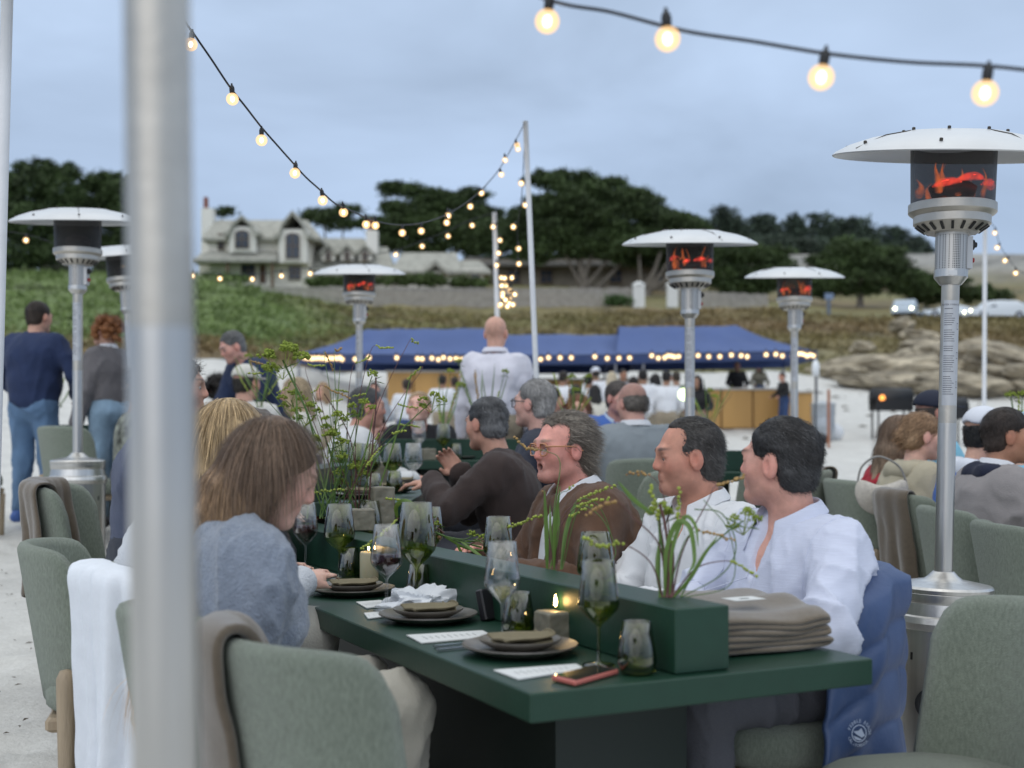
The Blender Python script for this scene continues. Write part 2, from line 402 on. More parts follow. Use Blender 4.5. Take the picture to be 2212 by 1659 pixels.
for q in (np.append(np.arange(-30, -6, .8), -6), np.arange(7, 32, .8)):
    A, B = np.meshgrid(q, np.arange(-25, 14.8, .5)); j = np.arange(A.size).reshape(A.shape)
    sides.append((np.stack([A.ravel(), B.ravel(), ground(A, np.maximum(B, -3)).ravel()], 1), np.stack([j[:-1, :-1], j[:-1, 1:], j[1:, 1:], j[1:, :-1]], -1).reshape(-1, 4)))
A, B = np.meshgrid(np.arange(-6, 7.1, .5), np.arange(-25, -1.4, .5)); j = np.arange(A.size).reshape(A.shape)
sides.append((np.stack([A.ravel(), B.ravel(), ground(A, np.maximum(B, -3)).ravel()-.01], 1), np.stack([j[:-1, :-1], j[:-1, 1:], j[1:, 1:], j[1:, :-1]], -1).reshape(-1, 4)))
v, f = sheet(np.linspace(0, 1, 90), 500, None, True)
v[:, 2] += (.03*wav(v*[1, 1, 0], 1.6, 5)+.02*wav(v*[1, 1, 0], 4, 6))*np.clip((v[:, 1]-14.6)/3, 0, 1)-.03*np.clip((15-v[:, 1])/1, 0, 1)-.004
sides.append((v, f)); v, f = joinm(sides)
mesh_np('sand_beach', v, f, sandm())['kind'] = 'structure'
# dune slope and hills
def dunem():
    m = mat('dune_plants', (.1, .12, .04), .9, attr=True, var=.25, vs=.7, bump=.7, bs=3, var2=(5, .2)); return m
v1, f1 = sheet(np.linspace(0, 1, 110)**1.15, 420, None, False)
v2, f2 = sheet(np.geomspace(110, 900, 50), 200, None, None)
v2[:, 2] -= .05
v, f = joinm([(v1, f1), (v2, f2)])
dxv = CXP+v[:, 0]/v[:, 1]*FP; dyv = HYP-(v[:, 2]-CH)/v[:, 1]*FP
def dune_col(P):
    dx = CXP+P[:, 0]/P[:, 1]*FP; Y = P[:, 1]; n1 = wav(P*[1, 1, 0], .18, 11); n2 = wav(P*[1, 1, 0], .5, 12)
    green = np.array([.115, .165, .045]); brown = np.array([.165, .115, .05]); dark = np.array([.05, .045, .035]); tan = np.array([.30, .27, .17]); olive = np.array([.155, .15, .05])
    wg = np.clip((760-dx+n1*90)/160+(Y > 100)*.0, 0, 1)*np.clip((Y-36)/9+n2*.4, 0, 1)
    c = brown[None]*(1-np.clip(n1*.5+.5, 0, 1))[:, None]+olive[None]*np.clip(n1*.5+.5, 0, 1)[:, None]
    c = c*(1-wg)[:, None]+green[None]*wg[:, None]
    wd_ = np.clip(n2*1.4-.7, 0, 1)[:, None]*.7; c = c*(1-wd_)+dark*wd_
    wt = np.clip((dx-1650)/150, 0, 1)*np.clip((74-Y)/8, 0, 1); c = c*(1-wt*.5)[:, None]+tan*(wt*.5)[:, None]
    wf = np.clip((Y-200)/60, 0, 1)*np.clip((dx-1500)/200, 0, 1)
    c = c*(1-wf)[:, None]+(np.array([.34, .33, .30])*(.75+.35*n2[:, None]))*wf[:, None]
    return c
bumps = .22*wav(v*[1, 1, 0], 1.0, 8)+.12*wav(v*[1, 1, 0], 2.6, 9)
v[:, 2] += bumps*np.clip((v[:, 1]-edge_y(dxv))/6, 0, 1)*np.clip((118-v[:, 1])/8, 0, 1)
mesh_np('dune_hillside', v, f, dunem(), col=np.clip(dune_col(v), .01, 1))['kind'] = 'structure'
# low dune plants: one mass of leaf clumps
def leaf_cards(C, size, nper, spread, up=.3, seed=1):
    r = np.random.default_rng(seed); n = len(C); Ct = np.repeat(C, nper, 0)+r.normal(size=(n*nper, 3))*spread
    a = r.normal(size=Ct.shape); b = r.normal(size=Ct.shape); b[:, 2] += up*2
    a /= np.linalg.norm(a, axis=1)[:, None]; b -= (a*b).sum(1)[:, None]*a; b /= np.linalg.norm(b, axis=1)[:, None]
    s = (np.repeat(size, nper)*r.uniform(.6, 1.4, len(Ct)))[:, None] if np.ndim(size) else size*r.uniform(.6, 1.4, len(Ct))[:, None]
    V = np.stack([Ct-a*s*.4, Ct+b*s*.2+a*0.1*s, Ct+a*s*.4, Ct+b*s], 1).reshape(-1, 3)
    F = np.arange(len(V)).reshape(-1, 4); return V, F, Ct
cc = rng.uniform(-250, 2500, 5200); e_ = edge_y(cc); yy = e_+(rng.uniform(0, 1, 5200)**1.3)*(100-e_)+.5
xx = (cc-CXP)/FP*yy; C = np.stack([xx, yy, ground(xx, yy)+.1], 1)
V, F, Ct = leaf_cards(C, .09+yy*.0022, 9, np.array([.5, .5, .08]), .6, 4)
cl = np.repeat(np.clip(dune_col(C)*rng.uniform(.75, 1.4, (len(C), 1)), .008, 1), 36, 0)
mesh_np('dune_groundcover', V, F, mat('dune_leaf', attr=True, rough=.8), smooth=False, col=cl)['kind'] = 'stuff'
# dark bits of seaweed and leaf litter on the sand
mb = MB()
for _ in range(1500):
    x, y = rng.uniform(-3.6, 4), rng.uniform(2, 13); z = G(x, y)+.012; L_ = rng.uniform(.004, .022); a = rng.uniform(0, PI)
    c, s_ = math.cos(a)*L_, math.sin(a)*L_
    mb.add([(x-c, y-s_, z), (x+s_*.35, y-c*.35, z+.004), (x+c, y+s_, z+.002), (x-s_*.3, y+c*.3, z+.006)], [[0, 1, 2], [0, 2, 3]])
for _ in range(110):
    y = 18+36*rng.uniform(0, 1)**.6; x = rng.uniform(.12, .42)*y; z = G(x, y)+.02; L_ = rng.uniform(.04, .3)*(y/55); w_ = L_*.5
    mb.add([(x-L_, y, z), (x, y-w_, z+.02), (x+L_, y, z), (x, y+w_, z+.06)], [[0, 1, 2, 3]])
mb.build('beach_litter', mat('litter', (.11, .09, .065), .9))['kind'] = 'stuff'
# ------------------------------------------------------------------ rocks
def rock(dx, dy, Y, w, h, d, seed, label):
    V, F = ICO[4]; V = np.array([tuple(p) for p in V]); 
    q = 1+.24*wav(V, 2.2, seed)-.20*np.abs(wav(V, 4.5, seed+1))-.09*np.abs(wav(V, 10, seed+2))+.03*wav(V, 22, seed+3)
    st = .03*np.sin((V[:, 2]*14+V[:, 0]*5)+2*wav(V, 2, seed+5)); V = V*(q+st)[:, None]*[w/2, d/2, h*.46]
    c = W(dx, dy, Y); o = mesh_np('rock', V, np.array(F), mat('rock', (.33, .285, .21), .92, var=.6, vs=1.4, bump=1, bs=2.2, stretch=(.5, 1, 2.2), var2=(.35, .25)))
    o.location = (c.x, c.y, c.z); o.rotation_euler = (rng.uniform(-.1, .1), rng.uniform(-.18, .18), rng.uniform(-.4, .4)); setp(o, label, 'rock', 'rocks at the foot of the dune'); return o
RK = [(1905, 800, 61, 7.5, 2.1, 4, 'long low tan boulder at the left end of the beach rocks'), (2010, 790, 63, 5.4, 2.2, 4, 'layered brown boulder behind the black grill'),
      (2095, 790, 62, 5.2, 2.6, 5, 'rounded grey brown boulder right of the near heater pole'), (2190, 796, 60, 5.4, 2.2, 5, 'big grey boulder at the right edge of the photo'),
      (2250, 830, 55, 5, 1.8, 4, 'low dark boulder at the right edge nearest the sand'), (1930, 828, 56, 5.5, 1.0, 3, 'flat grey ledge of rock on the sand above the grill'),
      (2060, 838, 54, 5, 1.5, 3, 'broad dark ledge behind the capped diners'), (2000, 752, 67, 3.4, 1.1, 3, 'pale tan crag high in the brown scrub'),
      (1985, 728, 70, 2.4, 1.0, 2.4, 'ochre outcrop under the dune edge'), (1945, 705, 72, 1.6, 1.2, 2, 'small pale outcrop left of the ochre one'),
      (1862, 752, 66, 1.5, .8, 1.4, 'single pale boulder alone in the scrub left of the crags'), (2140, 756, 67, 3.6, 1.0, 3, 'grey boulder row under the green bank at right'),
      (1830, 808, 60, 2.4, .6, 2, 'small flat stone where sand meets scrub'), (2130, 830, 57, 4, 1.3, 3, 'grey slab just left of the thin white pole at right')]
for k, (a, b, Y, w, h, d, l) in enumerate(RK): rock(a, b, Y, w, h, d, 30+k*7, l)
# ------------------------------------------------------------------ trees
LEAF = [mat('leaf_dark', (.028, .046, .018), .75, attr=True), ]
def tree(name, blobs, Y, base, label, cat='tree', dens=1.0, size=None, tint=(.048, .078, .022), limbs=3, group=None, trunk=True, seed=1, lean=0):
    """blobs: (dx, dy, rx_px, ry_px) clumps of the crown; base: (dx, dy) foot of the trunk"""
    r = np.random.default_rng(seed); bx = WX(base[0], Y); bz = G(bx, Y)-.2; px = Y/FP
    t = thing(name, label, cat, (bx, Y, bz), group=group)
    C = []; Sz = []
    bl2 = []
    for (dx, dy, rx, ry) in blobs:
        bl2.append((dx, dy, rx*.8, ry*.78))
        for _ in range(8):
            an = r.uniform(0, 2*PI); q = r.uniform(.55, 1.05); bl2.append((dx+rx*q*math.cos(an), dy+ry*q*math.sin(an)*.9, rx*r.uniform(.18, .42), ry*r.uniform(.16, .34)))
    for (dx, dy, rx, ry) in bl2:
        c = W(dx, dy, Y)-Vector((bx, Y, bz)); n = int(dens*max(8, rx*ry*.34)); 
        u = r.normal(size=(n, 3)); u /= np.linalg.norm(u, axis=1)[:, None]; rad = r.uniform(.35, 1, n)**.6
        m = 1+.3*np.sin(u[:, 0]*5+dx)*np.sin(u[:, 2]*6+dy)
        C.append(np.array(c)+u*(rad*m)[:, None]*[rx*px, min(rx, ry*1.6)*px*1.1, ry*px])
    C = np.concatenate(C); sz = size or 7.0*px
    V, F, Ct = leaf_cards(C, sz, 4, np.array([sz*.75, sz*.75, sz*.4]), .2, seed)
    ctr = C.mean(0); 
    cf = (.6+.8*r.uniform(0, 1, len(C)))*(1+.35*wav(C, .5/(sz+.1), seed))
    col = np.repeat(np.clip(np.array(tint)[None]*cf[:, None], .004, 1), 16, 0)
    mesh_np('crown', V, F, LEAF[0], t, smooth=False, col=col)
    if trunk:
        mb = MB(); ws = sorted(blobs, key=lambda b: -b[2]*b[3])[:limbs]; r0 = (.35 if Y < 200 else .5)
        for k, b in enumerate(ws):
            e_ = W(b[0], b[1], Y)-Vector((bx, Y, bz)); pts = []
            s_ = Vector(((k-len(ws)/2)*r0*.7, 0, 0)); bend = r.uniform(-.8, .8)
            for j in range(9):
                q = j/8; p = s_.lerp(e_, q); p.x += math.sin(q*PI)*bend*px*12; p.z -= math.sin(q*PI)*.06*e_.length; pts.append(p)
            mb.tube(pts, [r0*(1-.75*j/8) for j in range(9)], 7)
        mb.build('trunk', mat('bark', (.16, .14, .115), .95, var=.3, vs=1.5, bump=1, bs=4), t, True)
    return t
# dark cypresses behind the left dune
tree('cypress_tree', [(10, 430, 40, 60), (70, 400, 55, 48), (130, 420, 50, 50), (60, 480, 80, 60), (150, 480, 50, 60), (40, 550, 70, 40), (120, 550, 60, 40), (95, 365, 30, 22), (150, 372, 26, 18)], 125, (80, 600), 'tall dark cypress at the far left, its top above the left heater', seed=2, dens=1.3)
tree('cypress_tree', [(225, 395, 45, 28), (265, 420, 55, 40), (210, 460, 50, 50), (290, 480, 60, 60), (240, 540, 60, 45), (200, 400, 25, 15), (330, 450, 40, 50)], 128, (250, 600), 'dark cypress just left of the blurred foreground pole', seed=3, dens=1.3)
tree('shrub_tree', [(235, 590, 45, 16), (150, 592, 60, 14), (300, 580, 40, 25), (50, 596, 60, 12)], 112, (220, 600), 'dense grey green scrub under the left cypresses', dens=1.4, trunk=False, seed=31, tint=(.05, .06, .03))
tree('cypress_tree', [(700, 470, 42, 16), (745, 455, 34, 14), (670, 462, 22, 10), (740, 485, 50, 12), (480, 458, 28, 8), (790, 480, 30, 10)], 185, (720, 560), 'dark cypress top showing over the roof of the big house', seed=4, limbs=2)
tree('cypress_tree', [(880, 412, 46, 15), (845, 404, 25, 9), (940, 425, 50, 16), (900, 455, 75, 24), (985, 440, 50, 20), (1020, 420, 35, 13), (860, 490, 60, 24), (960, 500, 90, 30), (1040, 470, 45, 28), (830, 520, 40, 22), (920, 535, 80, 16), (1020, 530, 60, 22), (900, 480, 80, 30), (1000, 490, 70, 34), (850, 450, 30, 14)], 178, (950, 600), 'wide flat topped cypress right of the big house', seed=5, dens=1.5)
tree('cypress_tree', [(1190, 395, 42, 22), (1160, 385, 26, 14), (1235, 425, 60, 35), (1290, 410, 50, 26), (1260, 380, 26, 10), (1345, 430, 55, 30), (1170, 450, 50, 30), (1300, 470, 90, 40), (1400, 460, 55, 34), (1200, 500, 75, 34), (1350, 510, 90, 34), (1130, 470, 30, 26), (1320, 393, 25, 9), (1110, 500, 35, 30), (1440, 500, 45, 30), (1250, 530, 80, 26), (1160, 540, 50, 26), (1350, 550, 80, 22), (1240, 450, 70, 40), (1380, 440, 40, 26), (1215, 378, 18, 8), (1430, 545, 60, 26)], 150, (1270, 640), 'huge windswept cypress behind the tall white pole', seed=6, dens=1.5, limbs=8)
tree('cypress_tree', [(1450, 470, 40, 18), (1490, 490, 45, 22), (1440, 520, 60, 24), (1520, 520, 50, 22), (1380, 530, 50, 20)], 146, (1390, 640), 'leaning cypress with bare grey trunks left of the middle heater', seed=7, limbs=5, dens=1.2)
tree('cypress_tree', [(1590, 545, 55, 30), (1650, 550, 50, 26), (1560, 590, 60, 28), (1640, 595, 55, 30), (1690, 580, 30, 22), (1530, 560, 40, 24), (1600, 620, 80, 22)], 138, (1610, 650), 'bushy dark green cypress between the two middle heaters', seed=8, limbs=3, dens=1.3)
tree('cypress_tree', [(1830, 540, 55, 22), (1880, 560, 60, 26), (1800, 575, 55, 28), (1930, 575, 50, 22), (1860, 605, 100, 30), (1790, 620, 50, 24), (1960, 605, 55, 28), (1990, 625, 60, 22), (1925, 545, 40, 15)], 140, (1860, 665), 'broad green cypress mass left of the right heater pole', seed=9, dens=1.3, trunk=True, limbs=2)
tree('cypress_tree', [(2040, 610, 60, 24), (2100, 635, 55, 18), (2150, 640, 40, 16), (2010, 640, 50, 18)], 142, (2060, 668), 'low green cypress above the parked cars', seed=10, dens=1.3, limbs=1)
tree('cypress_tree', [(1150, 520, 60, 26), (1080, 530, 40, 24), (1250, 560, 90, 24), (1380, 570, 80, 22), (1480, 560, 60, 24), (1110, 560, 60, 16), (1180, 480, 60, 40), (1060, 500, 50, 30), (1320, 520, 90, 34), (1450, 520, 70, 34), (1520, 545, 60, 30)], 168, (1200, 610), 'low dark belt of cypress behind the bare trunks', seed=71, dens=1.3, limbs=3)
tree('pine_tree', [(1560, 535, 70, 24), (1680, 530, 70, 24), (1760, 535, 70, 26), (1850, 540, 70, 26), (1950, 560, 60, 22)], 300, (1750, 560), 'hazy dark belt of pines below the far skyline row', seed=72, dens=1.0, limbs=1, tint=(.045, .066, .044))
FT = [(1570, 465, 34, 16, 'round topped far pine above the middle heater'), (1490, 490, 38, 14, 'far pine left of the round topped one'), (1650, 482, 36, 16, 'hazy far pine right of the round topped one'), (1718, 480, 20, 22, 'narrow upright far pine on the skyline'),
      (1775, 485, 40, 22, 'wide dark far pine on the skyline'), (1850, 492, 44, 22, 'far pine sloping down towards the right heater'), (1925, 508, 40, 20, 'dark spreading far pine beside the right heater hood'), (1985, 530, 30, 14, 'lowest far pine at the right end of the skyline row'), (1610, 500, 60, 18, 'low hazy pine under the skyline row')]
for k, (a, b, rx, ry, l) in enumerate(FT):
    tree('pine_tree', [(a, b, rx, ry), (a-rx*.4, b+ry*1.2, rx*.8, ry), (a+rx*.4, b+ry*1.3, rx*.9, ry), (a, b+ry*2.6, rx*1.1, ry), (a, b+ry*3.8, rx*1.2, ry*1.1)], 330+k*6, (a, b+75), l, seed=40+k, tint=(.040, .062, .040), limbs=1, group='far pines along the skyline', dens=.9)
tree('bush', [(1335, 652, 26, 10), (1325, 648, 14, 7)], 112, (1335, 665), 'small round green bush in front of the plank fence', cat='bush', trunk=False, seed=60, tint=(.06, .12, .03))
for k, (a, b, w, l) in enumerate([(900, 605, 70, 'trimmed green hedge in front of the low garage'), (760, 607, 70, 'trimmed green hedge in front of the dormered wing'), (480, 603, 50, 'green hedge at the left corner of the big house'), (1010, 612, 35, 'short piece of hedge beside the garage'), (700, 612, 35, 'low hedge below the house terrace')]):
    tree('hedge', [(a-w*.5, b, w*.5, 9), (a+w*.5, b, w*.5, 9), (a, b, w*.5, 10)], 122, (a, b+20), l, cat='hedge', trunk=False, seed=70+k, tint=(.085, .13, .035), dens=2)
# ------------------------------------------------------------------ the big house
YH = 150.; HP = YH/FP
hW = mat('stucco', (.82, .78, .69), .9, var=.08, vs=.8); hR = mat('shingles', (.36, .355, .31), .9, var=.25, vs=1.2, bump=1, bs=5, stretch=(1, 1, 3)); hG = mat('pane_glass', (.03, .045, .07), .15); hF = mat('timber', (.16, .11, .07), .7)
hS = mat('surround', (.80, .78, .72), .85)
HO = thing('house', 'large cream two storey house with grey shingle roofs and arched dormers', 'house', (WX(640, YH), YH, G(WX(640, YH), YH)-.5))
def hp(dx, dy, d=0.): p = W(dx, dy, YH)-HO.location; return (p.x, d, p.z)
def hbox(name, x0, y0, x1, y1, d0, d1, m, par=None):
    a = hp(x0, y1); b = hp(x1, y0); return MB().box(a[0], d0, a[2], b[0], d1, b[2]).build(name, m, par or HO)
def roof(name, x0, x1, r0, r1, ye, yr, d0, dr, d1, par=None, m=None):
    """front and back slope from eave row ye (x0..x1) to ridge row yr (r0..r1)"""
    A, B = hp(x0, ye, d0), hp(x1, ye, d0); C_, D_ = hp(r1, yr, dr), hp(r0, yr, dr); E, Fv = hp(x0, ye, d1), hp(x1, ye, d1)
    P = [A, B, C_, D_, E, Fv]; lo = [(p[0], p[1], p[2]-.35) for p in P]
    F = [[0, 1, 2, 3], [5, 4, 3, 2], [4, 0, 3], [1, 5, 2], [6, 7, 1, 0], [7, 11, 5, 1], [11, 10, 4, 5], [10, 6, 0, 4], [6, 10, 11, 7]]
    return MB().add(P+lo, F).build(name, m or hR, par or HO)
def window(dx, y0, y1, w, d, arch=True, sur=6, par=None):
    a = hp(dx, y1); b = hp(dx, y0); hw = w*HP/2; zt = b[2]; zb = a[2]; cx = a[0]
    def outl(g, top):
        o = [(cx-hw-g, zb-g), (cx+hw+g, zb-g), (cx+hw+g, zt-hw*.5)]
        if arch: o += [(cx+(hw+g)*math.cos(q), zt-hw*.5+(hw*.5+g)*math.sin(q)) for q in np.linspace(.15, PI-.15, 8)]
        else: o += [(cx+hw+g, zt+g), (cx-hw-g, zt+g)]
        return o+[(cx-hw-g, zt-hw*.5)]
    f = MB().prism(outl(sur*HP, 0), d-.18, d+.1).build('window', hS, par or HO)
    MB().prism(outl(.12, 0), d-.26, d-.19).build('frame', hF, f)
    MB().prism(outl(-.02, 0), d-.30, d-.265).build('pane', hG, f)
    mb = MB(); mb.box(cx-.05, d-.34, zb, cx+.05, d-.305, zt); mb.box(cx-hw, d-.34, (zb+zt)/2-.05, cx+hw, d-.305, (zb+zt)/2+.05); mb.build('glazing_bar', hF, f)
hbox('wall', 452, 512, 672, 625, 0, 9, hW); hbox('wall', 425, 545, 452, 625, 1, 9, hW)
roof('roof', 440, 695, 448, 650, 516, 461, -.9, 4.5, 10); roof('roof', 425, 606, 450, 600, 566, 543, -2.6, -.1, .3)
for (c, w, yt, yb, pk) in ((530, 64, 492, 550, 470), (638, 68, 498, 572, 460)):
    hbox('dormer_wall', c-w/2+4, yt+2, c+w/2-4, yb, -1.6, 2, hS)
    a = hp(c-w/2-6, yt+14, 0); b = hp(c+w/2+6, yt+14, 0); p = hp(c, pk, 0)
    o = [(a[0], a[2]), (a[0]+.5, a[2]), ((a[0]+p[0])/2, (a[2]+p[2])/2+.1), (p[0], p[2]), ((b[0]+p[0])/2, (b[2]+p[2])/2+.1), (b[0]-.5, b[2]), (b[0], b[2])]
    o2 = [(x, z-.5) for x, z in o[::-1]]; MB().prism(o+o2, -2.1, 3.5).build('gable_roof', hR, HO)
    window(c, yt+12, yb-10, 27, -1.6)
window(478, 507, 538, 11, 0, False, 2); window(555, 507, 530, 6, 0, False, 2)
hbox('porch_post', 497, 568, 503, 625, -2.2, -1.8, hF); hbox('porch_post', 592, 568, 598, 625, -2.2, -1.8, hF)
window(537, 570, 602, 27, 0, False, 3); window(637, 578, 603, 23, 0, False, 4)
d_ = hbox('door', 561, 572, 574, 612, -.12, .1, mat('door_wood', (.12, .06, .035), .6))
hbox('wall', 672, 570, 850, 625, 2, 9, hW); roof('roof', 672, 838, 684, 775, 578, 500, .8, 5, 9.5); roof('roof', 796, 850, 800, 828, 582, 520, .6, 5, 9.5)
for c in (707, 748, 787):
    hbox('dormer_wall', c-15, 538, c+15, 560, .9, 3.5, hS); p = hp(c, 523); a = hp(c-20, 545); b = hp(c+20, 545)
    MB().prism([(a[0], a[2]), (p[0], p[2]), (b[0], b[2]), (b[0], b[2]-.35), (p[0], p[2]-.5), (a[0], a[2]-.35)], .4, 4).build('gable_roof', hR, HO); window(c, 543, 560, 8, .9, True, 3)
for (x0, x1, y0) in ((421, 446, 440), (784, 809, 488)):
    ch = hbox('chimney', x0, y0, x1, 560, 3.0, 4.6, hS); hbox('chimney_pot', x0+4, y0-26, x0+12, y0, 3.3, 4.0, mat('brick_red', (.25, .09, .06), .9), ch)
# low garage
GA = thing('garage', 'low cream garage with a long grey shingle roof beside the big house', 'building', (WX(950, YH), YH-3, G(WX(950, YH), YH)-.6))
HOs = HO; HO = GA; YH2 = YH; 
hbox('wall', 862, 588, 1046, 630, 0, 8, hW); roof('roof', 850, 1000, 868, 985, 594, 543, -.8, 4, 9); roof('roof', 975, 1062, 985, 1035, 594, 560, -.6, 4, 9)
window(945, 598, 618, 24, 0, True, 6); p = hp(945, 572); a = hp(915, 598); b = hp(975, 598)
MB().prism([(a[0], a[2]), (p[0], p[2]), (b[0], b[2]), (b[0], b[2]-.4), (p[0], p[2]-.6), (a[0], a[2]-.4)], -1.3, 3).build('gable_roof', hR, HO); window(1028, 600, 616, 16, 0, False, 2)
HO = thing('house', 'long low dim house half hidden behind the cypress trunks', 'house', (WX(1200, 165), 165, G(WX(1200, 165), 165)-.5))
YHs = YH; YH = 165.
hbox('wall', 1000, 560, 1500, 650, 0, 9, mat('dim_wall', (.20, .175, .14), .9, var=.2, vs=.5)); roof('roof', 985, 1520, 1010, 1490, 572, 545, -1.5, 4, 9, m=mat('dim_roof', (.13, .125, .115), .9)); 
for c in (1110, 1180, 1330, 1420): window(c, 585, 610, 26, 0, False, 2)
YH = YHs; HO = HOs
# plank fence along the top of the beach field
YF = 113.
fe = thing('fence', 'long weathered grey plank fence across the field below the houses', 'fence', (0, YF, 0)); mb = MB()
x = WX(525, YF); xe = WX(1655, YF); k = 0
while x < xe:
    if not (WX(1366, YF) < x < WX(1462, YF)):
        z = G(x, YF)-.1; h = 1.55+rng.uniform(-.07, .07)+(.25 if x > WX(1000, YF) else 0); w = .26
        dxx = CXP+x/YF*FP
        zt = CH+(HYP-np.interp(dxx, [525, 760, 1060, 1360, 1650], [622, 618, 622, 622, 636]))/FP*YF+rng.uniform(-.06, .06)
        mb.box(x, rng.uniform(-.03, .03), z, x+w-.03, .05, max(zt, z+.8))
    x += .27
    k += 1
o = mb.build('plank', mat('old_wood', (.33, .31, .285), .95, var=.2, vs=2), fe); o['kind'] = 'stuff'
for k, (c, w) in enumerate([(1378, 24), (1450, 22)]):
    x = WX(c, YF); z = G(x, YF)-.2; o = MB().box(-w*YF/FP/2, -.5, 0, w*YF/FP/2, .5, 2.0).lathe([(.62, 2.0), (.62, 2.12), (.25, 2.35), (0, 2.4)], 10).build('gate_pillar', mat('white_paint', (.72, .72, .70), .8, var=.05, vs=2))
    o.location = (x, YF-.7, z); setp(o, ['left white gate pillar in the plank fence', 'right white gate pillar in the plank fence'][k], 'pillar', 'white gate pillars')
# road signpost and cars
sp = thing('road_sign', 'small blue grey sign on a post in the field right of the blue canopy', 'sign', (WX(1790, 100), 100, G(WX(1790, 100), 100)))
MB().box(-.12, -.1, 0, .12, .1, 1.7).build('post', mat('bluegrey', (.13, .17, .23), .7), sp); MB().box(-.35, -.16, 1.5, .35, -.11, 2.0).build('sign_plate', mat('sign_blue', (.20, .27, .40), .6), sp)
rd = MB(); 
cols = np.linspace(1750, 2900, 60)
for a, b in zip(cols[:-1], cols[1:]):
    P = []
    for c, y in ((a, 98), (b, 98), (b, 104.5), (a, 104.5)): P.append((WX(c, y), y, G(WX(c, y), y)+.03))
    rd.add(P, [[0, 1, 2, 3]])
rd.build('road', mat('asphalt', (.05, .05, .052), .9, var=.2, vs=2))['kind'] = 'structure'
def car(label, dx, Y, L, Hh, prof, glassp, color, yaw, suv=True, lights=True):
    x = WX(dx, Y); t = thing('parked_car', label, 'car', (x, Y, G(x, Y)+.08), yaw, 'cars on the coast road'); wd_ = 1.8
    m = mat('paint_'+label[:12], color, .3, coat=.6); 
    mb = MB(); n = len(prof); rows = []
    for (yy_, ins) in ((-.9, .10), (-.82, 0), (.82, 0), (.9, .10)):
        rows.append([(px_*L, yy_*(1-.18*max(0, pz-.55)), max(.28, pz*Hh-ins)) for px_, pz in prof])
    P = [p for r_ in rows for p in r_]; F = []
    for a in range(3):
        for b in range(n): F.append([a*n+b, a*n+(b+1) % n, (a+1)*n+(b+1) % n, (a+1)*n+b])
    F.append(list(range(n-1, -1, -1))); F.append([3*n+i_ for i_ in range(n)]); mb.add(P, F)
    autosmooth(mb.build('body', m, t), 35)
    gm = mat('car_glass', (.05, .07, .09), .08)
    for sgn in (-1, 1):
        mb = MB(); y_ = sgn*.86; mb.add([(a*L, y_*(1-.16*max(0, b-.5)), b*Hh) for a, b in glassp]+[(a*L, y_*(1-.16*max(0, b-.5))+sgn*.02, b*Hh) for a, b in glassp], [list(range(len(glassp))), list(range(2*len(glassp)-1, len(glassp)-1, -1))]+[[q, q+len(glassp), (q+1) % len(glassp)+len(glassp), (q+1) % len(glassp)] for q in range(len(glassp))]); mb.build('side_window', gm, t)
    for xx_ in (-.30*L, .31*L):
        for sgn in (-1, 1):
            M_ = Matrix.Translation((xx_, sgn*.80, .32)) @ Matrix.Rotation(PI/2, 4, 'X'); w = MB().lathe([(.2, -.12), (.33, -.11), (.34, 0), (.33, .11), (.2, .12)], 18, M=M_).build('wheel', mat('tyre', (.02, .02, .02), .8), t)
            MB().lathe([(.0, -.13), (.19, -.125), (.19, .125), (0, .13)], 12, M=M_).build('rim', mat('rim', (.5, .5, .52), .3, .8), w)
    for sgn in (-1, 1):
        MB().ball((-.485*L, sgn*.62, .66), .11, 1).build('headlight', emis('headlamp', (1, .98, .62), 9) if lights else mat('lens', (.6, .6, .6), .1), t)
        MB().ball((.488*L, sgn*.66, .72), .09, 1).build('tail_light', emis('taillamp', (1, .05, .04), 2.5), t)
    MB().box(-.40*L, -.68, Hh*.66, -.36*L, .68, Hh*.68).build('grille', gm, t)
    return t
sv = [(-.5, .22), (-.5, .42), (-.47, .56), (-.30, .62), (-.17, .96), (.0, 1.0), (.30, .98), (.45, .66), (.5, .58), (.5, .22)]
cp = [(-.5, .22), (-.5, .45), (-.45, .55), (-.22, .66), (-.05, .95), (.1, 1.0), (.28, .86), (.45, .70), (.5, .60), (.5, .22)]
car('silver blue car facing the camera with both headlights on', 1956, 100, 4.3, 1.55, sv, [(-.27, .64), (-.15, .92), (.28, .93), (.40, .66)], (.42, .50, .58), math.radians(68))
car('low white sports car behind the right heater pole', 2045, 101, 4.4, 1.15, cp, [(-.19, .68), (-.04, .92), (.1, .95), (.26, .70)], (.62, .68, .74), math.radians(4), lights=False)
car('white estate car with a headlight on at the right edge', 2152, 99, 4.7, 1.5, sv, [(-.26, .64), (-.15, .92), (.28, .92), (.40, .66)], (.72, .76, .80), math.radians(3))
car('dark car with a red tail light at the right edge', 2250, 102, 4.4, 1.5, sv, [(-.26, .64), (-.15, .92), (.28, .92), (.40, .66)], (.08, .09, .1), math.radians(184), lights=False)
